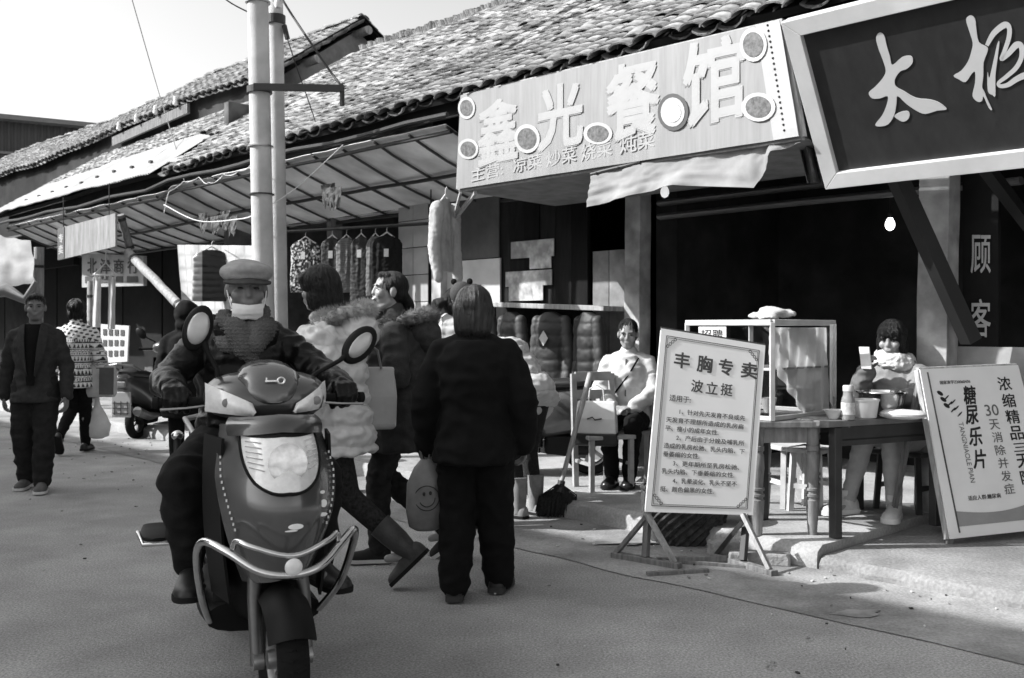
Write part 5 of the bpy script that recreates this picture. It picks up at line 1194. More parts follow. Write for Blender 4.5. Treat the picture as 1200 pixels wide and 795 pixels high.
bg_ = thing('tote_bag', 'pale tote bag with dark panel carried by the woman in the fair-isle sweater', 'bag', (p0.x + .26, p0.y + .02, .60), 0)
mb = MB(); mb.loft([[Vector((sx * w_, sy * d_, z)) for sx, sy in ((-1, -1), (1, -1), (1, 1), (-1, 1))] for z, w_, d_ in ((0, .13, .05), (.05, .145, .065), (.25, .15, .05), (.34, .15, .012))]); mb.build('body', mat('pale_tote', .40, .8, var=.2), bg_, bevel=.01)
mb = MB(); mb.sheet(lambda a, b: Vector((.0 + .155 * a, -.075 + .012 * b, .03 + .29 * b)), 4, 4, .004); mb.build('side_panel', mat('tote_panel', .09, .8, var=.2), bg_)
mb = MB(); mb.tube([(-.07, 0, .33), (-.055, 0, .43), (0, .0, .47), (.055, 0, .43), (.07, 0, .33)], .007, 6); mb.build('handle', mat('pale_tote', .4), bg_)
bg2 = thing('shopping_bag', 'thin white plastic bag hanging low beside the walking sweater woman', 'bag', (p0.x + .17, p0.y + .12, .14), 0)
mb = MB(); mb.loft([[Vector((math.cos(q) * w_ * (1 + .1 * math.sin(3 * q)), math.sin(q) * w_ * .5, z)) for q in [2 * math.pi * k / 14 for k in range(14)]] for z, w_ in ((0, .05), (.03, .12), (.15, .14), (.27, .09), (.36, .035), (.46, .02))]); mb.build('body', mat('thin_plastic', .62, .4, var=.15), bg2, smooth=60)
mb = MB(); mb.tube([(-.02, 0, .45), (-.03, 0, .55), (0, 0, .6), (.03, 0, .55), (.02, 0, .45)], .006, 6); mb.build('handle', mat('thin_plastic', .6), bg2)
# ---- woman in pale puffer with dark bob, striding left
pp = person('woman in pale hooded puffer coat with black bob walking left behind the scooter', (PX(392, 400, 5.25).x, 5.25, 0), facing(-1, .12))
J = pose(1.66, chest=(0, .03, 1.19), neck=(0, .05, 1.375), head=(0, .085, 1.545), kr=(.07, .22, .50), ar=(.07, .28, .09), kl=(-.09, -.10, .47), al=(-.09, -.42, .20), er=(.22, .03, 1.06), wr=(.20, .16, .88), el=(-.23, -.02, 1.05), wl=(-.22, .12, .86), sl=(-.18, .02, 1.33), sr=(.18, .02, 1.33))
hm = head_M(J, yaw=-4, pitch=-4, s=.97); make_body(pp, J, hm, m_skin_l, .0075, True); face_parts(pp, hm)
hair_mesh(pp, hm, [('e', (0, -.014, .038), (.100, .112, .102)), ('c', [(0, -.03, .02), (0, -.045, -.075)], [.098, .085]), ('e', (.062, -.01, -.05), (.034, .062, .075)), ('e', (-.062, -.01, -.05), (.034, .062, .075)), ('e', (0, .066, .060), (.078, .040, .042))], amp=.003)
m_puf = mat('pale_puffer_nylon', .60, .42, var=.12, scale=8, bump=.12, bscale=60)
mb = garment_top(J, .045, .034, .20, .015, depth=1.45, collar=.03, sl_end=1.0)
mesh_obj('puffer_coat', organic(mb, .008, 3, quilt(.105, .030, 3, .55)), m_puf, pp)
mb = MB(); mb.ell((0, -.14, 1.33), (.14, .10, .11), Matrix.Rotation(math.radians(-30), 3, 'X')); mb.ell((0, -.10, 1.40), (.13, .09, .06)); mesh_obj('hood', organic(mb, .010, 4, folds(.010, 12, 3)), m_puf, pp)
fp = [Vector((.135 * math.sin(q), -.035 - .145 * math.cos(q) * (1 if math.cos(q) > 0 else .75), 1.405 + .035 * math.cos(q))) for q in [math.radians(-150 + 300 * k / 16) for k in range(17)]]
core, hairs = pfur(fp, .036, 5, 5000); fo = mesh_obj('fur_trim', organic(core, .009, 2, folds(.008, 30, 2)), mat('pale_fur', .42, .95, var=.4, scale=30), pp); hairs.build('fur_hairs', mat('pale_fur', .42), fo, recalc=False)['kind'] = 'stuff'
mesh_obj('leggings', organic(garment_legs(J, .004, .98, .045), .011, 4), mat('speckled_leggings', .022, .95, var=.7, scale=60), pp)
m_boot = mat('brown_boot', .045, .6, var=.35, scale=14, bump=.2, bscale=50)
lg = (J['kl'] - J['al']); shoe(pp, J['al'], Vector((0, .72, -.70)), m_boot, mat('black_sole', .012), L=.26, shaft=.20, shaft_r=.066, leg=lg, up=Vector((0, .70, .72)), name='boot')
lg = (J['kr'] - J['ar']); shoe(pp, J['ar'], Vector((0, 1, .1)), m_boot, mat('black_sole', .012), L=.26, shaft=.20, shaft_r=.066, leg=lg, name='boot')
# ---- laughing woman in parka with fur hood, walking left
pl = person('laughing woman in dark parka with fur-trimmed hood walking left with a tote', (PX(466, 400, 5.75).x, 5.75, 0), facing(-1, -.02))
J = pose(1.665, neck=(0, .01, 1.385), head=(0, .055, 1.555), kr=(.07, .10, .49), ar=(.06, -.30, .16), kl=(-.08, .10, .49), al=(-.07, .10, .085), er=(.22, .0, 1.08), wr=(.20, .22, 1.05), el=(-.235, -.02, 1.07), wl=(-.20, .20, 1.03), sl=(-.18, .0, 1.34), sr=(.18, .0, 1.34))
hm = head_M(J, yaw=24, pitch=6, s=.98); make_body(pl, J, hm, m_skin_l, .006, True, mouth_open=1.0); face_parts(pl, hm, mouth_open=1.0, squint=1.0)
hair_mesh(pl, hm, [('e', (0, -.026, .036), (.083, .098, .088)), ('e', (0, -.055, -.012), (.078, .062, .068)), ('e', (0, .028, .090), (.060, .040, .022)), ('c', [(0, -.10, -.02), (0, -.135, -.07), (0, -.15, -.13)], [.034, .036, .022])], amp=.0028)
m_prk = mat('dark_parka_cotton', .042, .9, var=.35, scale=12, bump=.25, bscale=140)
mb = garment_top(J, .035, .028, .24, .025, depth=1.35, collar=.03, sl_end=1.0)
def parka(c, n_, f=folds(.016, 8, 13)): return f(c, n_) - (.016 if abs(c.z - .99) < .022 else 0)
mesh_obj('parka', organic(mb, .010, 4, parka), m_prk, pl)
mb = MB(); mb.ell((0, -.15, 1.31), (.15, .10, .13), Matrix.Rotation(math.radians(-28), 3, 'X')); mb.ell((0, -.10, 1.38), (.14, .09, .07)); mesh_obj('hood', organic(mb, .010, 4, folds(.012, 10, 8)), m_prk, pl)
fp = [Vector((.145 * math.sin(q), -.045 - .15 * math.cos(q) * (1 if math.cos(q) > 0 else .75), 1.385 + .03 * math.cos(q))) for q in [math.radians(-158 + 316 * k / 16) for k in range(17)]]
core, hairs = pfur(fp, .038, 6, 5000); fo = mesh_obj('fur_trim', organic(core, .009, 2, folds(.008, 30, 2)), mat('brown_fur', .15, .95, var=.6, scale=30), pl); hairs.build('fur_hairs', mat('brown_fur', .15), fo, recalc=False)['kind'] = 'stuff'
mesh_obj('jeans', organic(garment_legs(J, .010, .99, .055), .010, 4, folds(.012, 12, 4)), mat('dark_jeans', .024, .95, var=.5, scale=16), pl)
m_cnv = mat('dark_canvas_sneaker', .022, .9, var=.3)
shoe(pl, J['al'], Vector((-.06, 1, 0)), m_cnv, m_snk, L=.25); shoe(pl, J['ar'], Vector((.04, .80, -.60)), m_cnv, m_snk, L=.25, up=Vector((0, .6, .8)))
tb = thing('handbag', 'large pale grey leather tote hanging from the laughing woman\'s forearm', 'bag', PX(436, 503, 5.45) + Vector((0, 0, 0)), math.radians(8))
mb = MB(); mb.loft([[Vector((sx * w_, sy * d_, z)) for sx, sy in ((-1, -1), (.0, -1.08), (1, -1), (1, 1), (0, 1.08), (-1, 1))] for z, w_, d_ in ((0, .115, .045), (.02, .13, .06), (.18, .135, .055), (.34, .12, .022))]); mb.build('body', mat('grey_leather', .48, .4, var=.12, scale=5, bump=.1), tb, bevel=.012)
mb = MB(); mb.tube([(-.07, -.035, .33), (-.06, -.04, .42), (-.02, -.02, .47), (.03, -.03, .43), (.05, -.035, .33)], .007, 6); mb.build('handle', mat('grey_leather_strap', .2, .5), tb, smooth=60)
mb = MB(); mb.sheet(lambda a, b: Vector((-.12 + .07 * a, -.064 + .01 * b, .20 + .11 * b)), 3, 3, .004); mb.build('flap', mat('grey_leather_flap', .30, .4), tb)
# ---- woman in black seen from behind
pk = person('woman in plain black coat and trousers seen from behind in the road', (PX(556, 400, 4.98).x, 4.98, 0), facing(.10, 1))
J = pose(1.535, kr=(.10, .03, .44), ar=(.11, .09, .085), kl=(-.085, .0, .44), al=(-.085, -.09, .085), hr=(.085, 0, .79), hl=(-.085, 0, .79), er=(.245, -.03, .98), wr=(.245, .06, .77), el=(-.245, -.03, .98), wl=(-.25, .05, .76), sr=(.17, 0, 1.245), sl=(-.17, 0, 1.245))
hm = head_M(J, yaw=-6, pitch=-3, s=.97); make_body(pk, J, hm, m_skin, .008, True); face_parts(pk, hm)
hair_mesh(pk, hm, [('e', (0, -.020, .028), (.095, .106, .102)), ('c', [(0, -.02, .0), (0, -.028, -.075)], [.094, .090]), ('c', [(.02, -.03, .0), (.03, -.04, -.09)], [.085, .070]), ('c', [(-.02, -.03, .0), (-.03, -.04, -.09)], [.085, .070])], m=mat('greying_hair', .016, .4, var=.6, scale=26, stretch=(3, 3, .3), bump=.5, bscale=120), amp=.004)
mb = garment_top(J, .052, .036, .13, .02, depth=1.4, collar=.05, sl_end=1.05, cuff=.060)
mesh_obj('coat', organic(mb, .011, 4, folds(.014, 7, 19)), m_blk, pk)
mesh_obj('trousers', organic(garment_legs(J, .036, 1.0, .078), .011, 4, folds(.014, 8, 23)), m_blkt, pk)
for s in 'rl': shoe(pk, J['a' + s], Vector((.14 if s == 'r' else -.1, 1, 0)), m_shoe, mat('worn_black_sole', .03, .7), L=.25, sole_t=.028)
sb = thing('shopping_bag', 'grey plastic bag printed with a smiling face, in the black-coated woman\'s left hand', 'bag', PX(499, 622, 5.02), math.radians(6))
mb = MB(); mb.loft([[Vector((math.cos(q) * w_ * (1 + .06 * math.sin(3 * q + z * 9)), math.sin(q) * w_ * .42, z)) for q in [2 * math.pi * k / 20 for k in range(20)]] for z, w_ in ((0, .05), (.02, .085), (.10, .105), (.24, .10), (.32, .06), (.36, .025))]); sbb = mb.build('body', mat('grey_bag_film', .16, .35, var=.3, scale=7), sb, smooth=60)
mb = MB(); cz = .17; my = -.048
mb.tube([(.005 + .062 * math.cos(q), my - .002 + .030 * math.cos(q) ** 2 * .6, cz + .062 * math.sin(q)) for q in [2 * math.pi * k / 30 for k in range(31)]], .0022, 5)
mb.tube([(.005 + .040 * math.cos(q), my - .001 + .012 * math.cos(q) ** 2, cz + .042 * math.sin(q)) for q in [math.radians(-150 + 150 * k / 12) for k in range(13)]], .0028, 5)
mb.ell((-.010, my, cz + .022), (.007, .003, .010)); mb.ell((.022, my, cz + .026), (.007, .003, .010)); mb.build('smiling_face_print', m_black, sbb, smooth=60)
mb = MB(); mb.tube([(-.015, 0, .35), (-.03, 0, .41), (.0, 0, .45), (.02, 0, .41), (.015, 0, .35)], .006, 6); mb.build('handle', mat('grey_bag_film', .16), sb)
# ---- woman with ponytail holding a child in an eared hat
pt = person('woman with ponytail and pale scarf standing behind the black-coated woman', (PX(537, 400, 6.7).x, 6.7, 0), facing(.55, .5))
J = pose(1.60, er=(.21, .06, 1.06), wr=(.10, .24, 1.08), el=(-.21, .06, 1.04), wl=(-.06, .25, 1.02)); hm = head_M(J, yaw=-14, pitch=-8, s=.97); make_body(pt, J, hm, m_skin_l, .009, True); face_parts(pt, hm)
hair_mesh(pt, hm, [('e', (0, -.022, .036), (.086, .102, .092)), ('e', (0, -.055, -.012), (.076, .058, .066)), ('c', [(0, -.12, .01), (0, -.165, -.02), (0, -.175, -.10)], [.030, .040, .026])])
def floral(c, n_): return .15 + 1.1 * (noise.noise(c * 16) > -.05) * (noise.noise(c * 34 + Vector((3, 1, 2))) > -.2)
mesh_obj('flowered_coat', organic(garment_top(J, .035, .028, .25, .03, depth=1.35, sl_end=1.0), .010, 4, folds(.010, 9, 29), floral), mat('flowered_cloth', .42, .9, attr=True), pt)
mesh_obj('trousers', organic(garment_legs(J, .012, .98), .013, 3), m_blkt, pt)
mb = MB()
for zz, rr in ((1.35, .095), (1.39, .085)): chain(mb, [Vector((rr * math.sin(q), rr * math.cos(q) * .95, zz + .012 * math.sin(q * 2))) for q in [2 * math.pi * k / 14 for k in range(15)]], [.038] * 15)
mesh_obj('scarf', organic(mb, .009, 3, folds(.008, 20, 3)), mat('pale_scarf', .52, .95, var=.2, scale=20), pt)
for s in 'rl': shoe(pt, J['a' + s], Vector((0, 1, 0)), m_shoe, mat('black_sole', .012), L=.25)
cl = PX(541, 400, 6.35); pc = person('small child in dark knitted hat with two round ears held by the ponytailed woman', (cl.x, cl.y, 1.0), facing(.3, .9))
J = pose(.80, pelvis=(0, 0, .10), waist=(0, 0, .18), chest=(0, 0, .29), neck=(0, 0, .40), head=(0, .01, .53), hr=(.05, 0, .09), hl=(-.05, 0, .09), kr=(.09, .16, .08), kl=(-.09, .16, .08), ar=(.09, .16, -.10), al=(-.09, .16, -.10), sr=(.095, 0, .37), sl=(-.095, 0, .37), er=(.13, .04, .26), el=(-.13, .04, .26), wr=(.10, .13, .22), wl=(-.10, .13, .22))
hm = head_M(J, s=.80); make_body(pc, J, hm, m_skin_l, .009); face_parts(pc, hm)
mb = MB(); R3 = hm.to_3x3(); mb.ell(hm @ Vector((0, -.012, .042)), (.094, .108, .096), R3, 20, 12)
ht = mesh_obj('knitted_hat', organic(mb, .007, 2), weave('hat_wool', .055, .95, 200, .6), pc)
for x in (-1, 1):
    mb = MB(); mb.ell(hm @ Vector((x * .068, -.01, .135)), (.026, .016, .026), R3); mb.build('ear', m_blk, ht, smooth=60)
mesh_obj('snowsuit', organic(garment_top(J, .03, .022, .05, .0, collar=.01), .010, 3, quilt(.06, .010)), mat('grey_snowsuit', .2, .6), pc)
mesh_obj('leggings', organic(garment_legs(J, .016, 1.0), .010, 3), m_blkt, pc)
for s in 'rl': shoe(pc, J['a' + s], Vector((0, 1, 0)), m_shoe, m_snk, L=.14, hgt=.06, w=.03)
# ---- person in white padded waistcoat bending to the jackets, broom beside
pv = person('person in white padded vest and pale boots bending over behind the black-coated woman', (GR(614, 606).x, GR(614, 606).y, 0), facing(-.75, .66))
J = pose(1.60, pelvis=(0, -.06, .86), waist=(0, .04, .97), chest=(0, .17, 1.09), neck=(0, .32, 1.19), head=(0, .43, 1.25), hr=(.085, -.06, .84), hl=(-.085, -.06, .84), sr=(.17, .27, 1.17), sl=(-.17, .27, 1.17), er=(.26, .22, .95), wr=(.24, .34, .80), el=(-.25, .28, .93), wl=(-.20, .45, .80), kr=(.09, .03, .46), kl=(-.09, .03, .46), ar=(.09, -.03, .085), al=(-.09, -.03, .085))
hm = head_M(J, pitch=-40, s=.97); make_body(pv, J, hm, m_skin, .009, True); face_parts(pv, hm); hair_mesh(pv, hm, HAIR_SHORT)
def vest(J, g):
    mb = garment_top(J, g, .03, .12, .015, depth=1.4, sl_end=.02); return mb
mesh_obj('padded_vest', organic(vest(J, .05), .010, 4, quilt(.13, .03, 4)), mat('white_padded_nylon', .45, .5, var=.1, scale=8), pv)
mb = MB()
for s in 'rl': chain(mb, [J['s' + s], J['e' + s], J['w' + s]], [.075, .065, .055])
mesh_obj('sleeves', organic(mb, .010, 3, folds(.010, 12, 31), lambda c, n_: 1.0 if math.sin(c.z * 160 + c.x * 90) > 0 else .35), mat('check_sleeve', .20, .9, attr=True), pv)
mesh_obj('leggings', organic(garment_legs(J, .006, .98), .011, 3), mat('net_leggings', .02, .9, var=.6, scale=90), pv)
for s in 'rl': shoe(pv, J['a' + s], Vector((.1 if s == 'r' else -.1, 1, 0)), mat('pale_felt_boot', .24, .9, var=.3, scale=10), mat('black_sole', .012), L=.25, shaft=.21, shaft_r=.062, name='boot')
# ---- dark-haired man partly hidden behind the puffer coat, and a hooded walker behind the rider
pq = person('dark-haired man in black jacket standing by the hanging tops, half hidden', (PX(391, 400, 8.1).x, 8.1, 0), facing(.3, -1))
J = pose(1.69); hm = head_M(J, yaw=20, s=.97); make_body(pq, J, hm, m_skin, .010); face_parts(pq, hm); hair_mesh(pq, hm, HAIR_SHORT, voxel=.009)
mesh_obj('jacket', organic(garment_top(J, .03, .022, .08, .01), .013, 4, folds(.012, 8, 41)), m_blk, pq); mesh_obj('trousers', organic(garment_legs(J, .016), .014, 3), m_blkt, pq)
for s in 'rl': shoe(pq, J['a' + s], Vector((0, 1, 0)), m_shoe, mat('black_sole', .012))
ph = person('walker in black hooded coat behind the rider\'s right shoulder', (PX(219, 400, 9.0).x, 9.0, 0), facing(-.4, 1))
J = pose(1.56); hm = head_M(J, s=.97); make_body(ph, J, hm, m_skin, .011); face_parts(ph, hm)
mb = garment_top(J, .05, .035, .28, .03, depth=1.4); R3 = hm.to_3x3(); mb.ell(hm @ Vector((0, -.03, .02)), (.115, .125, .125), R3); mb.ell(hm @ Vector((0, -.05, -.10)), (.11, .10, .09), R3)
mesh_obj('hooded_coat', organic(mb, .013, 4, folds(.012, 8, 43)), m_blk, ph); mesh_obj('trousers', organic(garment_legs(J, .016), .014, 3), m_blkt, ph)
for s in 'rl': shoe(ph, J['a' + s], Vector((0, 1, 0)), m_shoe, mat('black_sole', .012))
# ---- seated woman in pale jacket, on a chair in the sun
ps_l = GR(748, 572, Z_A); SW = facing(-.30, -1)
psd = person('woman in pale jacket and black trousers sitting on a wooden chair in the sun', (ps_l.x - .06, ps_l.y + .25, Z_A), SW)
J = pose(1.58, pelvis=(0, -.12, .50), waist=(0, -.12, .62), chest=(0, -.10, .80), neck=(0, -.09, 1.00), head=(0, -.06, 1.165), hr=(.08, -.10, .48), hl=(-.08, -.10, .48), kr=(.09, .30, .50), kl=(-.10, .28, .50), ar=(.07, .24, .085), al=(-.06, .22, .085), sr=(.165, -.09, .965), sl=(-.165, -.09, .965), er=(.22, -.02, .72), wr=(.09, .16, .60), el=(-.22, -.02, .72), wl=(-.08, .17, .60))
hm = head_M(J, yaw=6, pitch=-10, s=.97); make_body(psd, J, hm, m_skin_l, .0075, True, hands={'r': dict(back=Vector((.2, .2, 1)), d=Vector((-.7, .6, .05)), curl=.5), 'l': dict(back=Vector((-.2, .2, 1)), d=Vector((.7, .6, .05)), curl=.5)}); face_parts(psd, hm)
hair_mesh(psd, hm, [('e', (0, -.026, .040), (.082, .096, .086)), ('e', (0, -.055, -.02), (.075, .058, .066))])
mesh_obj('jacket', organic(garment_top(J, .03, .024, .06, .02, depth=1.3, collar=.02, sl_end=.95), .010, 4, folds(.012, 9, 51)), mat('pale_jacket', .42, .7, var=.15, scale=12), psd)
mb = MB(); mb.tube([Vector((-.10, .03, .98)), Vector((-.02, .055, .84)), Vector((.12, .05, .66))], .008, 6); mb.build('strap', m_blk, psd)
mb = MB(); mb.tube([Vector((.0, .022, .97)), Vector((.0, .050, .82)), Vector((0, .052, .68))], .006, 6); mb.build('zip', mat('grey_zip', .08, .4), psd)
mesh_obj('trousers', organic(garment_legs(J, .014, .98), .011, 4, folds(.01, 9, 53)), m_blkt, psd)
for s in 'rl': shoe(psd, J['a' + s], Vector((.1 if s == 'r' else -.05, 1, 0)), mat('black_ankle_boot', .014, .3), mat('black_sole', .012), L=.24, shaft=.10, shaft_r=.05, name='boot')
# ---- girl with phone at the table
pg_l = GR(1018, 612, Z_A); GF = facing(-1, -.85)
pgr = person('girl with dark fringe and white scarf sitting at the dark table looking at a phone', (pg_l.x + .30, pg_l.y + .34, Z_A), GF)
J = pose(1.60, pelvis=(0, -.16, .50), waist=(0, -.12, .62), chest=(0, -.05, .79), neck=(0, .00, .985), head=(0, .05, 1.135), hr=(.08, -.13, .48), hl=(-.08, -.13, .48), kr=(.06, .27, .52), kl=(-.11, .25, .50), ar=(.17, .30, .09), al=(-.13, .26, .09), sr=(.16, -.01, .95), sl=(-.16, -.01, .95), er=(.20, .14, .77), wr=(.07, .24, .93), el=(-.22, .12, .76), wl=(-.10, .30, .77))
hm = head_M(J, yaw=12, pitch=-8, s=1.0)
make_body(pgr, J, hm, m_skin_l, .0065, True, hands={'r': dict(back=Vector((.7, -.3, .1)), d=Vector((-.15, .22, .95)), curl=.75, spread=.05, thumb=.8), 'l': dict(back=Vector((-.3, .2, 1)), d=Vector((.5, .8, .0)), curl=.4)}); face_parts(pgr, hm)
hair_mesh(pgr, hm, [('e', (0, -.020, .040), (.094, .108, .098)), ('e', (0, -.055, -.06), (.090, .065, .095)), ('e', (0, .062, .058), (.074, .040, .040)), ('e', (.07, .0, -.03), (.026, .055, .08)), ('e', (-.07, .0, -.03), (.026, .055, .08))])
mesh_obj('jacket', organic(garment_top(J, .034, .026, .08, .02, depth=1.35, collar=.0, sl_end=.96), .010, 4, folds(.013, 9, 61)), mat('grey_winter_jacket', .17, .75, var=.2, scale=12), pgr)
mb = MB()
for zz, rr, cy in ((.985, .098, .0), (1.02, .088, .01)): chain(mb, [Vector((rr * math.sin(q), cy + rr * math.cos(q), zz + .02 * math.sin(q))) for q in [2 * math.pi * k / 14 for k in range(15)]], [.040] * 15)
mesh_obj('scarf', organic(mb, .008, 3, folds(.010, 22, 3)), mat('white_scarf', .5, .95, var=.12, scale=20, bump=.2), pgr)
mesh_obj('leggings', organic(garment_legs(J, .008, .98, .048), .010, 4, folds(.006, 9, 63)), mat('pale_jeans', .34, .8, var=.12, scale=14), pgr)
for s in 'rl': shoe(pgr, J['a' + s], Vector((.35 if s == 'r' else -.35, 1, 0)), mat('white_high_sneaker', .5, .6, var=.1, scale=20), m_snk, L=.27, hgt=.10, w=.048, shaft=.07, shaft_r=.052, sole_t=.03)
gM = Matrix.Translation(pgr.location) @ Matrix.Rotation(GF, 4, 'Z')
phn = thing('phone', 'white smartphone held up by the girl at the dark table', 'phone', gM @ Vector((.035, .315, 1.02)), GF)
Mp = Matrix.Rotation(math.radians(-12), 3, 'X')
mb = MB(); mb.box((0, 0, 0), (.072, .009, .145), Mp); mb.build('case', mat('white_phone', .75, .3), phn, bevel=.003)
mb = MB(); mb.box((0, -.006, .0), (.064, .002, .125), Mp); mb.build('screen', m_black, phn); mb = MB(); mb.box((.02, .0065, .055), (.016, .002, .016), Mp); mb.build('camera_lens', m_black, phn)
pgr_loc = gM @ Vector((0, -.14, 0)); GFR = GF; psd_loc = psd.location; SWR = SW
# ================================================================ TABLES, STALL GOODS, CLOTHES, FAR STALLS
def turned_leg(mb, p, h, r=.034):
    prof = [(r * .75, 0), (r * .8, .02), (r * .95, .10), (r * 1.12, .2), (r * 1.12, .205), (r * .9, .21), (r * .9, .222), (r * 1.15, .226), (r * 1.15, .24), (r * .9, .244), (r * .9, .258), (r * 1.15, .262), (r * 1.15, .276), (r * .9, .28), (r * 1.0, .34), (r * 1.15, h * .62), (r * 1.05, h - .16), (r * .9, h - .155), (r * .9, h - .14), (r * 1.1, h - .135), (r * 1.1, h - .11), (r * .9, h - .105), (r * 1.05, h - .09), (r * 1.05, h)]
    mb.lathe(prof, p, n=16)
ZT = .80
fa, fbx = GR(888, 627, Z_A), GR(952, 627, Z_A)
tb1 = thing('table', 'pale worn wooden table with turned legs under the glass cabinet', 'table', (fa.x, fa.y, Z_A))
m_tw = mat('worn_table_wood', .22, .6, var=.45, scale=5, stretch=(4, 4, 1), bump=.15, dirt=.3)
bk = Vector((.20, .62, 0))
for p in (fa, fbx, fa + bk, fbx + bk):
    mb = MB(); turned_leg(mb, Vector((p.x, p.y, Z_A)), ZT - Z_A - .04); mb.build('leg', m_tw, tb1, world=True, smooth=50)
for k in range(4):
    y0 = fa.y - .07 + k * .205; sh_ = .20 * (k * .205) / .62
    mb = MB(); mb.box((fa.x + .19 + sh_, y0 + .1, ZT - .018), (.66, .20, .036)); mb.build('tabletop_plank', m_tw, tb1, world=True, bevel=.005)
mb = MB(); mb.box(((fa.x + fbx.x) / 2 - .0, fa.y + .005, ZT - .085), (.36, .03, .09)); mb.build('apron', m_tw, tb1, world=True)
ga, gb_ = GR(979, 631, Z_A), GR(1096, 616, Z_A)
tb2 = thing('table', 'dark square table with plain legs holding the steel basin', 'table', (ga.x, ga.y, Z_A))
ev = (gb_ - ga); ev.z = 0; en = Vector((-ev.y, ev.x, 0)).normalized() * .62
m_td = mat('dark_table_wood', .028, .5, var=.5, scale=5, dirt=.2)
for p in (ga, gb_, ga + en, gb_ + en):
    mb = MB(); mb.beam((p.x, p.y, Z_A), (p.x, p.y, ZT - .03), .055, .055, up=ev); mb.build('leg', m_td, tb2, world=True, bevel=.006)
u_ = ev.normalized()
for k in range(3):
    c = ga.lerp(gb_, .5) + en.normalized() * (-.03 + .115 + k * .225); mb = MB(); mb.beam(Vector((c.x, c.y, ZT - .01)) - u_ * (ev.length / 2 + .08), Vector((c.x, c.y, ZT - .01)) + u_ * (ev.length / 2 + .08), .22, .035); mb.build('tabletop_plank', mat('table_top_worn', .13, .45, var=.5, scale=5), tb2, world=True, bevel=.005)
for w_ in (0, 1):
    a, b = ga + en * w_, gb_ + en * w_; mb = MB(); mb.beam(Vector((a.x, a.y, .68)), Vector((b.x, b.y, .68)), .03, .04); mb.build('stretcher', m_td, tb2, world=True)
    mb = MB(); mb.beam(Vector((a.x, a.y, ZT - .07)), Vector((b.x, b.y, ZT - .07)), .03, .08); mb.build('apron', m_td, tb2, world=True)
# ---- glass food cabinet
cc = PX(905, 489, 5.78); cc.z = ZT; LD, LM, HC = .60, .72, .575
CB = thing('food_cabinet', 'glass food cabinet with pale frame and white curtain on the wooden table', 'cabinet', cc)
c0, c1, c2, c3 = cc, cc + DS * LD, cc + DS * LD + DT * LM, cc + DT * LM
m_al = mat('cabinet_frame_white', .52, .5, var=.15, scale=8, dirt=.2)
def bar(a, b, w=.028): mb = MB(); mb.beam(a, b, w, w); mb.build('frame_bar', m_al, CB, world=True, bevel=.003)
for p in (c0, c1, c2, c3): bar(p + Z * .002, p + Z * HC)
for a, b in ((c0, c1), (c1, c2), (c2, c3), (c3, c0)): bar(a + Z * .015, b + Z * .015, .026); bar(a + Z * (HC - .001), b + Z * (HC - .001), .034)
bar(c0 + Z * .30, c1 + Z * .30, .016)
mb = MB(); mb.add([c0 + Z * (HC + .018), c3 + Z * (HC + .018), c2 + Z * (HC + .018), c1 + Z * (HC + .018), c0 + Z * (HC + .024), c3 + Z * (HC + .024), c2 + Z * (HC + .024), c1 + Z * (HC + .024)], [(3, 2, 1, 0), (4, 5, 6, 7), (0, 1, 5, 4), (1, 2, 6, 5), (2, 3, 7, 6), (3, 0, 4, 7)]); mb.build('top_pane', thin_glass('cabinet_glass'), CB, world=True)
m_gl = thin_glass('cabinet_glass')
def pane(a, b):
    mb = MB(); n_ = (b - a).cross(Z).normalized() * .002; P_ = [a + Z * .03, b + Z * .03, b + Z * (HC - .02), a + Z * (HC - .02)]; mb.add([p + n_ for p in P_] + [p - n_ for p in P_], [(0, 1, 2, 3), (7, 6, 5, 4), (0, 4, 5, 1), (1, 5, 6, 2), (2, 6, 7, 3), (3, 7, 4, 0)]); mb.build('pane', m_gl, CB, world=True)
pane(c0 + DS * .015, c1 - DS * .015); pane(c0 + DT * .015, c3 - DT * .015)
mb = MB(); mb.beam((c0 + c3) / 2 + DS * .2 + Z * .30 - DT * .2, (c0 + c3) / 2 + DS * .2 + Z * .30 + DT * .34, .36, .012); mb.build('shelf', mat('shelf_board', .3, .6), CB, world=True)
mb = MB()
def curt(a, b):
    t_ = .03 + (LM - .05) * a; low = .53 * (1 - .62 * max(0, .55 - a) / .55)
    return c0 + DT * t_ + DS * (.03 + .012 * math.sin(a * 40 + b * 2) + .01 * nz(a * 8, b * 5, 2)) + Z * (HC - .03 - low * b)
mb.sheet(curt, 60, 16, .003); mb.build('curtain', translucent('white_curtain', .92, .8), CB, world=True, smooth=60)
mb = MB(); mb.sheet(lambda a, b: c3 - DT * .10 + DT * .09 * a - DS * (.028 + .01 * math.sin(a * 12)) + Z * (HC - .01 - (.48 + .03 * math.sin(a * 9)) * b), 16, 14, .003); mb.build('outer_curtain', translucent('white_curtain', .92, .8), CB, world=True, smooth=60)
nt_ = thing('paper_note', 'small white recruiting note stuck to the glass cabinet', 'note', PX(839, 392, 5.95))
fN = lambda a, b: c0 + DS * (LD - .10 - .20 * a) - DT * .02 + Z * (HC - .025 - .085 * b)
mb = MB(); mb.sheet(lambda a, b: fN(a, b), 4, 3, .002); mb.build('paper', mat('note_paper', .62, .7, var=.05), nt_, world=True)
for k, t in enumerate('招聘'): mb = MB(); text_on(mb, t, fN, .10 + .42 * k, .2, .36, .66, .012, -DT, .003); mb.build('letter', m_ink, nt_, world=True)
tw = thing('folded_towel', 'crumpled white cloth lying on top of the glass cabinet', 'cloth', cc + DS * .15 + DT * .3 + Z * HC)
mb = MB(); c = cc + DS * .17 + DT * .25 + Z * (HC + .03)
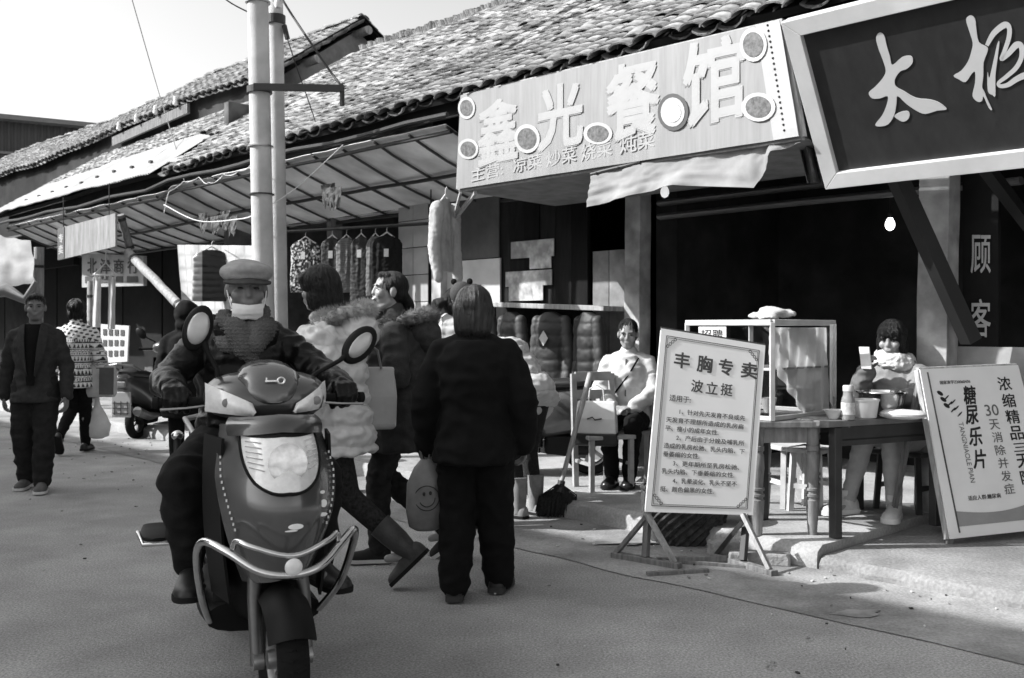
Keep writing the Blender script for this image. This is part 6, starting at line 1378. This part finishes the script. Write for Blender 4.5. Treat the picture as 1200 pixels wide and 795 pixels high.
for k in range(7): mb.ell(c + DS * RNG.uniform(-.12, .12) + DT * RNG.uniform(-.12, .12) + Z * .008 * k, (.10, .06, .022), Matrix.Rotation(RNG.uniform(0, 3), 3, 'Z'))
me = organic(mb, .012, 3, folds(.010, 16, 4)); o = mesh_obj('cloth', me, mat('white_towel', .4, .9), tw); o.location = -tw.location
for k, (u, r_, h_, lab) in enumerate(((925, .05, .09, 'pale bowl inside the glass cabinet, nearest the corner post'), (860, .06, .07, 'dark bowl inside the glass cabinet behind the text board'))):
    p = c0 + DS * (.16 + .2 * k) + DT * .22 + Z * .03; bw_ = thing('bowl', lab, 'bowl', p); mb = MB(); mb.lathe([(r_ * .5, 0), (r_ * .55, .01), (r_ * .95, h_ * .8), (r_, h_), (r_ * .94, h_), (r_ * .5, .02)], p, n=20); mb.build('body', mat('crockery', .55, .3) if k == 0 else mat('dark_crockery', .08, .3), bw_, world=True, smooth=50); mb = MB(); mb.lathe([(r_ * .9, h_ * .78), (.02, h_ * .9)], p, n=14); mb.build('food', mat('food_mass', .2, .9, var=.7, scale=60), bw_, world=True)
# ---- things on the dark table
def on_table(u, d): 
    r_ = ray(u, 485); y_ = ga.lerp(gb_, .5).y + d; return Vector((r_.x * y_, y_, ZT + .01))
def lathed(name, lab, cat, p, parts):
    T = thing(name, lab, cat, p)
    for nm, prof, m, n in parts: mb = MB(); mb.lathe(prof, p, n=n); mb.build(nm, m, T, world=True, smooth=45)
    return T
lathed('bottle', 'slim glass sauce bottle with printed label on the dark table', 'bottle', on_table(994, -.14), [('glass', [(.036, 0), (.04, .01), (.04, .11), (.036, .125), (.03, .14), (.028, .165)], mat('sauce_glass', .22, .2, coat=.6), 18), ('label', [(.0412, .03), (.0412, .1)], mat('bottle_label', .45, .6, var=.4, scale=40), 18), ('cap', [(.031, .165), (.031, .195), (.026, .2)], mat('bottle_cap', .5, .4), 16)])
lathed('plastic_tub', 'white plastic tub beside the sauce bottle', 'tub', on_table(1015, -.02), [('body', [(.055, 0), (.06, .005), (.073, .10), (.078, .10), (.078, .112), (.07, .112), (.055, .01)], mat('white_tub', .62, .5, var=.06), 24)])
lathed('steel_basin', 'shiny deep steel basin on the dark table in front of the girl', 'basin', on_table(1034, .16), [('body', [(.06, 0), (.09, .02), (.125, .075), (.135, .125), (.15, .14), (.155, .14), (.152, .147), (.13, .147), (.12, .09), (.06, .015)], mat('polished_steel', .6, .12, 1.0, var=.2, scale=20), 32), ('contents', [(.126, .11), (.02, .115)], m_dark, 20)])
lathed('plate_stack', 'pale covered plate at the right end of the dark table', 'plate', on_table(1058, -.06), [('plate', [(.09, 0), (.13, .012), (.135, .02), (.1, .02)], mat('pale_plate', .55, .35), 28), ('lid', [(.125, .021), (.13, .03), (.11, .045), (.03, .052)], mat('pale_lid', .6, .35, var=.06), 28)])
lathed('bowl', 'small white bowl between cabinet and sauce bottle', 'bowl', on_table(977, -.10), [('body', [(.025, 0), (.03, .008), (.055, .05), (.06, .055), (.056, .055), (.025, .015)], mat('crockery', .55, .3), 20)])
# ---- stools
def stool(lab, p, h, w, m, grp=None, rz=0.3):
    T = thing('stool', lab, 'stool', p, rz, grp)
    mb = MB(); mb.box((0, 0, h - .015), (w, w * .8, .03)); mb.build('seat', m, T, bevel=.006)
    for x in (-1, 1):
        for y in (-1, 1):
            mb = MB(); mb.beam((x * w * .42, y * w * .34, 0), (x * w * .36, y * w * .28, h - .03), .035, .035); mb.build('leg', m, T)
        mb = MB(); mb.beam((x * w * .39, -w * .31, h * .4), (x * w * .39, w * .31, h * .4), .02, .03); mb.build('stretcher', m, T)
    return T
m_st = mat('scrubbed_stool_wood', .45, .75, var=.3, scale=6)
a = GR(928, 592, Z_A); stool('pale scrubbed stool standing in the sun behind the turned-leg table', Vector((a.x, a.y, Z_A)), .42, .34, m_st)
a = GR(962, 606, Z_A); stool('pale stool half hidden behind the dark table leg', Vector((a.x + .02, a.y + .25, Z_A)), .42, .30, m_st, rz=.9)
stool('low dark stool under the girl with the phone', gM @ Vector((0, -.14, 0)) if False else Vector((pgr_loc.x, pgr_loc.y, Z_A)), .40, .36, m_td, rz=GFR)
# ---- chair with bag beside the seated woman, and the chair she sits on
def chair(lab, p, rz, m):
    T = thing('chair', lab, 'chair', p, rz)
    mb = MB(); mb.box((0, 0, .40), (.38, .36, .03)); mb.build('seat', m, T, bevel=.006)
    for x in (-1, 1):
        mb = MB(); mb.beam((x * .16, .15, 0), (x * .16, .15, .39), .035, .035); mb.build('leg', m, T); mb = MB(); mb.beam((x * .16, -.15, 0), (x * .16, -.20, .86), .035, .04, up=Vector((1, 0, 0))); mb.build('leg', m, T)
        mb = MB(); mb.beam((x * .16, -.15, .2), (x * .16, .15, .2), .02, .025); mb.build('stretcher', m, T)
    for z in (.84, .70): mb = MB(); mb.beam((-.15, -.19, z), (.15, -.19, z), .02, .07); mb.build('back_rail', m, T)
    for x in (-.09, 0, .09): mb = MB(); mb.beam((x, -.165, .41), (x, -.19, .70), .02, .014); mb.build('back_slat', m, T)
    return T
m_ch = mat('bamboo_chair_wood', .30, .7, var=.3, scale=6)
p = GR(705, 575, Z_A); chair('pale wooden chair holding a carrier bag left of the seated woman', Vector((p.x + .02, p.y + .1, Z_A)), facing_(.35, -1), m_ch)
chair('wooden chair under the seated woman in the pale jacket', Vector((psd_loc.x, psd_loc.y, Z_A)) + Matrix.Rotation(SWR, 3, 'Z') @ Vector((0, -.13, 0)), SWR, m_ch)
bp = PX(699, 522, 7.42); cbag = thing('carrier_bag', 'white carrier bag with dark printed base on the pale chair', 'bag', bp, math.radians(-14))
mb = MB(); mb.loft([[Vector((sx * w_, sy * d_, z)) for sx, sy in ((-1, -1), (0, -1.15), (1, -1), (1, 1), (0, 1.15), (-1, 1))] for z, w_, d_ in ((.09, .155, .062), (.2, .15, .055), (.33, .14, .02))]); mb.build('body', mat('white_carrier', .6, .5, var=.1, scale=6), cbag, bevel=.01)
mb = MB(); mb.loft([[Vector((sx * w_, sy * d_, z)) for sx, sy in ((-1, -1), (0, -1.15), (1, -1), (1, 1), (0, 1.15), (-1, 1))] for z, w_, d_ in ((0, .15, .055), (.02, .158, .066), (.092, .158, .066))]); mb.build('printed_base', m_black, cbag, bevel=.008)
mb = MB(); mb.tube([(-.06, 0, .32), (-.05, 0, .42), (0, 0, .45), (.05, 0, .42), (.06, 0, .32)], .006, 6); mb.build('handle', mat('white_carrier', .6), cbag)
mb = MB(); mb.tube([(-.06, -.066, .20), (-.02, -.07, .215), (.0, -.07, .195), (.05, -.066, .205)], .005, 5); mb.build('print_mark', m_black, cbag)
# ---- broom
b0, b1 = PX(656, 572, 6.95), PX(692, 438, 7.25); br_p = GR(655, 607); bT = thing('broom', 'straw broom with long pale handle leaning by the white-vested person', 'broom', (br_p.x, br_p.y, 0))
mb = MB(); mb.tube([b0, b0.lerp(b1, .5), b1], [.016, .018, .022], 10); mb.build('handle', m_wood_l, bT, world=True, smooth=50)
mb = MB(); rr = random.Random(3)
for k in range(420):
    q = rr.uniform(0, 6.28); rad = math.sqrt(rr.random()); a_ = b0 + Vector((math.cos(q) * .02 * rad, math.sin(q) * .02 * rad, rr.uniform(-.02, .03))); e_ = Vector((br_p.x + math.cos(q) * .15 * rad - .02, br_p.y + .02 + math.sin(q) * .08 * rad, rr.uniform(.005, .05))); mid = a_.lerp(e_, .5) + Vector((math.cos(q) * .05 * rad, 0, .02)); s_ = Vector((.0035, .001, 0))
    mb.add([a_ - s_, a_ + s_, mid - s_, mid + s_, e_ - s_, e_ + s_], [(0, 1, 3, 2), (2, 3, 5, 4)])
o = mb.build('bristles', mat('dark_straw', .03, .95, var=.6, scale=60), bT, world=True, recalc=False); o['kind'] = 'stuff'
mb = MB(); mb.loft([[Vector((br_p.x + dx * w_ + (b0.x - br_p.x) * (1 - z / b0.z * 0) * (z / b0.z), br_p.y + .02 + dy * w_ * .5, z)) for dx, dy in ((-1, -.6), (0, -1), (1, -.6), (1, .6), (0, 1), (-1, .6))] for z, w_ in ((.03, .12), (.12, .085), (b0.z - .02, .022))]); mb.build('bristle_core', mat('dark_straw', .03), bT, world=True)
mb = MB(); mb.tube([b0 - Z * .03, b0 + (b1 - b0) * .06], .026, 10); mb.build('binding', m_black, bT, world=True)
# ---- woven basket and stone blocks by the text board
bp = GR(812, 648); BK = thing('basket', 'dark woven basket standing on the ground behind the text board', 'basket', bp + Vector((0, .28, 0)))
c = bp + Vector((0, .28, 0)); mb = MB(); rings = []
for i in range(13):
    z = .004 + .028 * i; r_ = .20 + .05 * math.sin(min(1, i / 9) * 1.5); rings.append([c + Vector((1.05 * math.cos(q) * (r_ + .010 * (1 if (k + i) % 2 else -1)), .8 * math.sin(q) * (r_ + .010 * (1 if (k + i) % 2 else -1)), z)) for k, q in enumerate([2 * math.pi * k / 48 for k in range(48)])])
mb.loft(rings); mb.build('woven_side', mat('dark_wicker', .05, .8, var=.7, scale=30), BK, world=True)
mb = MB(); mb.tube([c + Vector((.265 * math.cos(q), .205 * math.sin(q), .35)) for q in [2 * math.pi * k / 32 for k in range(33)]], .016, 8); mb.build('rim', mat('dark_wicker', .05), BK, world=True, smooth=60)
for k, (u, v, sz, rz_, lab) in enumerate(((852, 655, (.16, .13, .09), .4, 'rough stone block beside the basket foot'), (894, 666, (.34, .11, .075), -.25, 'long pale stone block lying at the kerb under the text board'), (915, 655, (.16, .12, .08), .5, 'small stone at the broken kerb corner'))):
    p = GR(u, v); mb = MB(); mb.box((0, 0, sz[2] / 2), sz); o = mb.build('stone_block', mat('rough_stone', .24, .95, var=.35, scale=9, bump=.6, bscale=40), bevel=.014); o.location = (p.x, p.y + .08, 0); o.rotation_euler = (0, 0, rz_); tag(o, lab, 'stone')
for k, (u0, v0, u1, v1) in enumerate(((758, 690, 830, 672), (800, 676, 878, 668))):
    a, b = GR(u0, v0 - 14), GR(u1, v1); mb = MB(); mb.beam(a + Z * .016, b + Z * .016, .03, .018); o = mb.build('wood_strip', m_wood); tag(o, ('loose thin wood strip on the road under the text board', 'second loose wood strip nearer the stone blocks')[k], 'wood strip')
# litter and stones on the road
rr = random.Random(21); m_lit = [mat('litter_pale', .5, .8), mat('litter_dark', .04, .9), mat('litter_grey', .2, .9)]
mb = [MB(), MB(), MB()]
for k in range(260):
    t_ = rr.choice([rr.uniform(3.2, 5.0), rr.uniform(4.6, 5.05), rr.uniform(.6, 4.8)]); s_ = rr.uniform(.5, 12); z0 = .006; p = WF(s_, t_, z0 + (.03 if t_ > 4.3 else 0) * 0 + .006); L_ = rr.uniform(.006, .022); M_ = Matrix.Rotation(rr.uniform(0, 3), 3, 'Z'); mb[rr.randrange(3)].box(p + Z * .002, (L_, L_ * rr.uniform(.3, .8), .006), M_)
for k in range(3):
    o = mb[k].build('road_litter', m_lit[k], recalc=False); tag(o, ('scraps of pale litter scattered over the road', 'dark grit scattered over the road', 'grey crumbs of stone scattered over the road')[k], 'litter', kind='stuff')
# ---- scooters parked further back
def parked(lab, rear_px, rear_v, z, dirx, diry, pale=False):
    d = Vector((dirx, diry, 0)).normalized(); p = GR(rear_px, rear_v, z); T = thing('scooter', lab, 'scooter', Vector((p.x, p.y, z)) + d * .62, math.atan2(-d.x, d.y)); scooter(T, False)
    if pale:
        mb = MB(); mb.box((0, -1.0, .44), (.24, .02, .30)); mf = mb.build('mud_flap', mat('pale_mud_flap', .45, .6, var=.1), T, bevel=.01)
        for x in (-.08, 0, .08): mb = MB(); mb.box((x, -1.013, .40), (.006, .006, .16)); mb.build('rib', m_ink2, mf)
        for z_ in (.34, .40, .46): mb = MB(); mb.box((0, -1.0135, z_), (.20, .007, .006)); mb.build('rib', m_ink2, mf)
        mb = MB(); mb.box((0, -1.05, .68), (.16, .03, .07)); mb.build('tail_lamp', mat('tail_lamp', .25, .2, coat=.8), T, bevel=.015)
    return T
parked('dark scooter parked facing away with pale mud flap, left background', 160, 514, .0, .10, 1, True)
parked('dark motorbike parked behind the white-vested person', 692, 556, Z_A, -1, .10)
# ---- hanging clothes
def hanging(name, lab, cat, p, w, L, rz, m, sleeves=0.0, quiltp=None, tone=None, d=.028, hanger=True, collar=True, grp=None, vox=.012):
    T = thing(name, lab, cat, p, rz, grp); mb = MB()
    rings = [[Vector((math.cos(q) * rx, math.sin(q) * ry, z)) for q in [2 * math.pi * k / 18 for k in range(18)]] for z, rx, ry in ((-L, w * .50, d), (-L * .6, w * .47, d * 1.05), (-L * .25, w * .46, d), (-.10, w * .47, d * .8), (-.045, w * .36, d * .6), (-.01, w * .16, d * .6))]
    mb.loft(rings)
    if sleeves:
        for x in (-1, 1): chain(mb, [Vector((x * w * .44, 0, -.10)), Vector((x * w * .56, .01, -.10 - sleeves * .55)), Vector((x * w * .55, -.03, -.10 - sleeves))], [.062, .055, .045])
    f_ = quilt(quiltp, .009) if quiltp else folds(.012, 16, p.x * 3, .12)
    me = organic(mb, vox, 3, f_, tone); b_ = mesh_obj('garment', me, m, T)
    if hanger:
        hm_ = mat('white_hanger', .62, .5); mb = MB(); mb.tube([(-w * .22, 0, -.03), (0, 0, .03), (w * .22, 0, -.03)], .009, 8); mb.tube([(0, 0, .03), (0, 0, .07), (.02, 0, .10), (.035, 0, .085)], .004, 6); mb.build('hanger', hm_, T, smooth=60)
    if collar: pass
    return T
bar_a, bar_b = PX(330, 272, 11.9), PX(505, 262, 10.3)
RK = thing('clothes_rail', 'dark horizontal rail under the awning carrying dark tops', 'rail', bar_a); mb = MB(); mb.tube([bar_a, bar_b], .018, 8); mb.build('bar', m_pipe, RK, world=True)
for p in (bar_a, bar_b): mb = MB(); mb.cyl(p, p + Z * .35, .008, n=6); mb.build('hook', m_pipe, RK, world=True)
def dots(c, n_): return 1.0 if noise.noise(c * 42) > .12 else .06
def mesh_t(c, n_): return 1.0 if math.sin(c.x * 150 + c.z * 150) * math.sin(c.x * 150 - c.z * 150) > 0 else .5
tops = [(358, 'black top with dense white speckles on a white hanger, leftmost on the rail', .40, .62, mat('speckled_top', .5, .8, attr=True), dots), (390, 'plain black top on a white hanger next to the speckled one', .30, .66, mat('black_top', .015, .7), None), (406, 'grey mesh-front top hanging between black tops', .26, .62, mat('mesh_top', .16, .6, attr=True), mesh_t), (424, 'long narrow black dress with a patterned tag on the rail', .26, .74, mat('black_top', .015), None), (440, 'grey ribbed top behind the narrow black dress', .22, .66, mat('grey_top', .11, .7), None), (454, 'sleeveless black top with pale tag at the right end of the rail', .36, .70, mat('black_top2', .010, .8), None)]
for k, (u, lab, w, L, m, tn) in enumerate(tops):
    f = (u - 330) / 175; p = bar_a.lerp(bar_b, f); y_ = 11.9 - 1.6 * f; p = PX(u, 272 - 10 * f, y_) - Z * .10 + Vector((0, -.04 * (k % 2), 0))
    T = hanging('top', lab, 'clothing', p, w, L, math.radians(-8 + 5 * (k % 3)), m, tone=tn, vox=.010, grp='tops hanging on the rail')
    if k in (0, 1, 3, 5): mb = MB(); mb.box((0, -.085, -.20), (.05, .004, .085)); mb.build('price_tag', mat('price_tag', .6, .6, var=.2, scale=30), T)
hanging('jacket', 'pale grey jacket with dark lining hanging at the left end of the restaurant banner', 'clothing', PX(522, 232, 8.9), .30, .66, math.radians(60), mat('pale_grey_jacket', .36, .7, var=.2), sleeves=.62, hanger=True)
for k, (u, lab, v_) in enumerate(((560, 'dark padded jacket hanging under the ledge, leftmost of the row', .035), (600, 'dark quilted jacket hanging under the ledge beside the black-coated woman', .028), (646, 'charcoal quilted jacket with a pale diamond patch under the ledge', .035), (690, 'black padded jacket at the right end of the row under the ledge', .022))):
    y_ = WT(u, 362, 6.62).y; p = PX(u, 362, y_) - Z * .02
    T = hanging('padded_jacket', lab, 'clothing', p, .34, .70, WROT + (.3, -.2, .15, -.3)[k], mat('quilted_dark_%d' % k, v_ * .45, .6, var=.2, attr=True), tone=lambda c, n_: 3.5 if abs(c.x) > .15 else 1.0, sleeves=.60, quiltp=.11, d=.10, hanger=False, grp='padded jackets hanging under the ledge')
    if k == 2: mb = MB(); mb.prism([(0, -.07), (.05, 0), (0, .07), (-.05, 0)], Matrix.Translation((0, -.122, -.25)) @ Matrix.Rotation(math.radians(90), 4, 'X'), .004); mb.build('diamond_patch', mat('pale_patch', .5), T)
# ---- pale tiled wall panel behind the tops, checked cloth with a silver vest
a, b = WT(468, 262, 6.88), WT(503, 262, 6.88)
tp = thing('tiled_panel', 'narrow pale tiled wall strip right of the hanging tops', 'wall panel', WF(st(a)[0], 6.9, .13))
s_a, s_b = st(a)[0], st(b)[0]
for i in range(2):
    for j in range(9):
        w_ = (s_a - s_b) / 2; mb = MB(); mb.box(WF(s_a - w_ * (i + .5), 6.87, .13 + .3 * (j + .5)), (w_ - .008, .012, .292), Matrix.Rotation(WROT, 3, 'Z')); mb.build('tile', mat('pale_wall_tile', .40, .5, var=.12, rnd=.1), tp, world=True, bevel=.002)
cq = (PX(208, 287, 12.6), PX(296, 288, 11.4), PX(214, 365, 12.6), PX(296, 372, 11.4)); ck = thing('hanging_cloth', 'pale checked cloth hung up as a backdrop behind the rider\'s cap', 'cloth', cq[2]); fc = quad_frame(*cq)
mb = MB(); mb.sheet(lambda a, b: fc(a, b) + Vector((0, .02 * math.sin(a * 22) + .02 * nz(a * 7, b * 4, 1), 0)), 60, 20, .004); ob = mb.build('cloth', mat('pale_check_cloth', .46, .85, var=.2, scale=5, attr=True), ck, world=True, smooth=60)
at = ob.data.attributes.new('tone', 'FLOAT', 'POINT'); nn_ = len(ob.data.vertices); at.data.foreach_set('value', [(.72 if (i % 61) % 6 == 0 or (i // 61) % 4 == 0 else 1.0) for i in range(nn_)])
hanging('vest', 'black padded vest with silver side panels hanging before the checked cloth', 'clothing', PX(248, 292, 11.8), .46, .62, math.radians(18), mat('black_silver_vest', .30, .35, .3, attr=True), quiltp=.075, d=.05, tone=lambda c, n_: 1.0 if c.x < -.11 else .04)
# ---- far left stalls
sq = (PX(68, 268, 13.4), PX(135, 250, 12.6), PX(68, 305, 13.4), PX(135, 289, 12.6)); HS = thing('hanging_sign', 'faded grey signboard hanging under the awning at the left', 'sign', sq[2]); fh = quad_frame(*sq); nh = Vector((0, -1, 0))
mb = MB(); mb.sheet(lambda a, b: fh(a, b), 6, 4, -.03); mb.build('panel', mat('faded_sign', .26, .7, var=.35, scale=4, stretch=(5, 5, .7)), HS, world=True)
mb = MB(); mb.sheet(lambda a, b: fh(.12 * a, b) + nh * .006, 2, 3, .004); mb.build('dark_end', mat('sign_dark_end', .10, .7), HS, world=True)
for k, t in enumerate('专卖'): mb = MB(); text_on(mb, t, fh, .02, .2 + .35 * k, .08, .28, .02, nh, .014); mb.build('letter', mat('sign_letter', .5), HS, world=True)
for a_ in (.1, .9): mb = MB(); mb.cyl(fh(a_, 0), fh(a_, 0) + Z * .4, .006, n=6); mb.build('hanger_wire', m_pipe, HS, world=True)
sq = (PX(96, 297, 16.6), PX(168, 300, 15.4), PX(96, 337, 16.6), PX(168, 335, 15.4)); SS = thing('shop_sign', 'pale shop fascia sign with dark characters above the far stall', 'sign', sq[2]); fs_ = quad_frame(*sq)
mb = MB(); mb.sheet(lambda a, b: fs_(a, b), 6, 3, -.06); mb.build('panel', mat('pale_fascia', .36, .6, var=.15), SS, world=True)
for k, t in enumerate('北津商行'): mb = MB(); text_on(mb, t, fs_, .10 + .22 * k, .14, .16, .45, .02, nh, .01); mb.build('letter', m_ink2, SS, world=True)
for k in range(4): mb = MB(); mb.sheet(lambda a, b: fs_(.06 + .23 * k + .17 * a, .68 + .2 * b) + nh * .008, 2, 2, .003); mb.build('small_print', m_ink2, SS, world=True)
def timber(lab, a, b, w, m, cat='post'):
    T = thing('timber_post', lab, cat, b if b.z < a.z else a); mb = MB(); n = 8; rr_ = [w * (1 + .08 * nz(k, w * 9, a.x)) for k in range(n + 1)]; mb.tube([a.lerp(b, k / n) + Vector((.012 * nz(k * .9, a.x, 1), 0, .0)) for k in range(n + 1)], rr_, 10); mb.build('trunk', m, T, world=True, smooth=50)
    for f in (.12, .93): mb = MB(); c = a.lerp(b, f); mb.tube([c - (b - a).normalized() * .02, c + (b - a).normalized() * .02], w * 1.1, 10); mb.build('binding', m_pipe, T, world=True)
timber('stout diagonal timber prop bracing the awning', PX(150, 296, 12.8), PX(214, 362, 11.9), .058, m_wood_l, 'prop')
timber('dark slanting strut near the hanging sign', PX(141, 252, 12.8), PX(153, 292, 13.0), .05, m_wood, 'prop')
g_ = GR(173, 455, Z_A); timber('pale square-looking post right of the shop sign', PX(173, 312, g_.y), Vector((g_.x, g_.y, Z_A)), .10, m_postl)
g_ = GR(110, 450, Z_A); timber('pale post left of the hanging towels', PX(108, 330, 15.6), Vector((PX(108, 330, 15.6).x, 15.6, Z_A)), .075, m_postl)
timber('rough timber post at the far left stall', PX(46, 290, 15.0), Vector((PX(44, 290, 15.0).x, 15.0, Z_A)), .07, m_wood_l)
hp = PX(124, 294, 13.2); TH = thing('towel_hanger', 'white triangular hanger with long pale towels hanging at the left', 'hanger', PX(124, 323, 13.2)); y_ = 13.2
mb = MB(); mb.tube([hp, PX(124, 308, y_)], .008, 6); mb.tube([PX(110, 322, y_), PX(124, 308, y_), PX(136, 322, y_)], .010, 6); mb.tube([PX(109, 322, y_), PX(137, 323, y_)], .014, 6); mb.build('frame', mat('white_hanger', .62), TH, world=True, smooth=50)
for u0, u1, v1 in ((109, 118, 384), (127, 135, 386)):
    mb = MB(); mb.sheet(lambda a, b: PX(u0 + (u1 - u0) * a, 325 + (v1 - 325) * b, y_ + .02 * math.sin(a * 7 + b * 2)), 8, 12, .008); mb.build('towel', mat('pale_towel', .56, .9, var=.12), TH, world=True, smooth=60)
for k in range(5): mb = MB(); mb.box(PX(111 + 6 * k, 325, y_ - .02), (.012, .02, .05)); mb.build('clip', mat('white_hanger', .62), TH, world=True)
sq = (PX(118, 380, 13.8), PX(151, 382, 13.4), PX(118, 426, 13.8), PX(149, 424, 13.4)); PB = thing('price_board', 'white hand-lettered price board behind the parked scooter', 'sign', sq[2]); fp_ = quad_frame(*sq)
mb = MB(); mb.sheet(lambda a, b: fp_(a, b), 3, 3, -.02); mb.build('panel', mat('price_paper', .50, .7, var=.1), PB, world=True)
for r_ in range(3):
    for c_ in range(4): mb = MB(); mb.sheet(lambda a, b: fp_(.10 + .21 * c_ + .13 * a, .12 + .28 * r_ + .16 * b) + nh * .008, 1, 1, .002); mb.build('writing', m_ink2, PB, world=True)
mb = MB(); mb.beam(fp_(.5, 1), Vector((fp_(.5, 1).x, fp_(.5, 1).y + .05, Z_A)), .04, .04); mb.build('leg', m_wood, PB, world=True)
tq = (PX(-40, 272, 15.5), PX(36, 282, 14.6), PX(-40, 322, 14.2), PX(42, 330, 14.0)); TP_ = thing('tarpaulin', 'pale tarpaulin sagging from the stall at the far left edge', 'tarpaulin', tq[2]); ft = quad_frame(*tq)
mb = MB(); mb.sheet(lambda a, b: ft(a, b) + Vector((0, .1 * nz(a * 3, b * 3, 1), .07 * nz(a * 5, b * 3, 7) - .10 * math.sin(math.pi * a) * b)), 24, 12, .004); mb.build('sheet', mat('pale_tarp', .17, .7, var=.15), TP_, world=True, smooth=60)
mb = MB(); mb.tube([ft(1, 1), PX(30, 352, 14.0), PX(8, 340, 14.0), PX(-20, 345, 14.0)], [.03, .07, .10, .06], 8); mb.build('rolled_end', mat('pale_tarp', .17), TP_, world=True, smooth=60)
# stacked cartons and goods in front of the far stalls
rr = random.Random(5)
for k, (u, w_, h_, lab) in enumerate(((8, .5, .5, 'pale carton at the far left edge behind the man in the blazer'), (58, .45, .4, 'dark crate between the blazer man and the sweater woman'), (192, .42, .36, 'low carton by the pale post near the rider'), (186, .36, .62, 'white styrofoam box standing beside the low carton'))):
    p = WT(u, 430, 6.5 if k != 3 else 6.75); v_ = (.32, .05, .22, .55)[k]; T = thing('carton', lab, 'box', Vector((p.x, p.y, Z_A)), WROT + rr.uniform(-.2, .2)); mb = MB(); mb.box((0, 0, h_ / 2), (w_, w_ * .7, h_)); mb.build('box', mat('carton_%d' % k, v_, .85, var=.2), T, bevel=.008); mb = MB(); mb.box((0, 0, h_ + .004), (.05, w_ * .7 + .004, .004)); mb.build('tape', mat('parcel_tape', .3, .3), T)
# notice on the wall inside the open shop
a, b = WT(866, 322, 8.6), WT(908, 366, 8.6); NP = thing('wall_notice', 'dim printed notice on the dark wall inside the open shop', 'poster', WF(st(a)[0], 8.6, b.z)); fn_ = lambda x, y: WF(st(a)[0] + (st(b)[0] - st(a)[0]) * x, 8.6, a.z + (b.z - a.z) * y)
mb = MB(); mb.sheet(fn_, 2, 2, .01); mb.build('paper', mat('dim_paper', .7, .8, var=.15), NP, world=True)
for k in range(8): mb = MB(); mb.sheet(lambda x, y: fn_(.1 + .8 * x, .08 + .11 * k + (.07 if k < 2 else .04) * y) - DT * .004, 2, 1, .002); mb.build('print_line', m_ink, NP, world=True)
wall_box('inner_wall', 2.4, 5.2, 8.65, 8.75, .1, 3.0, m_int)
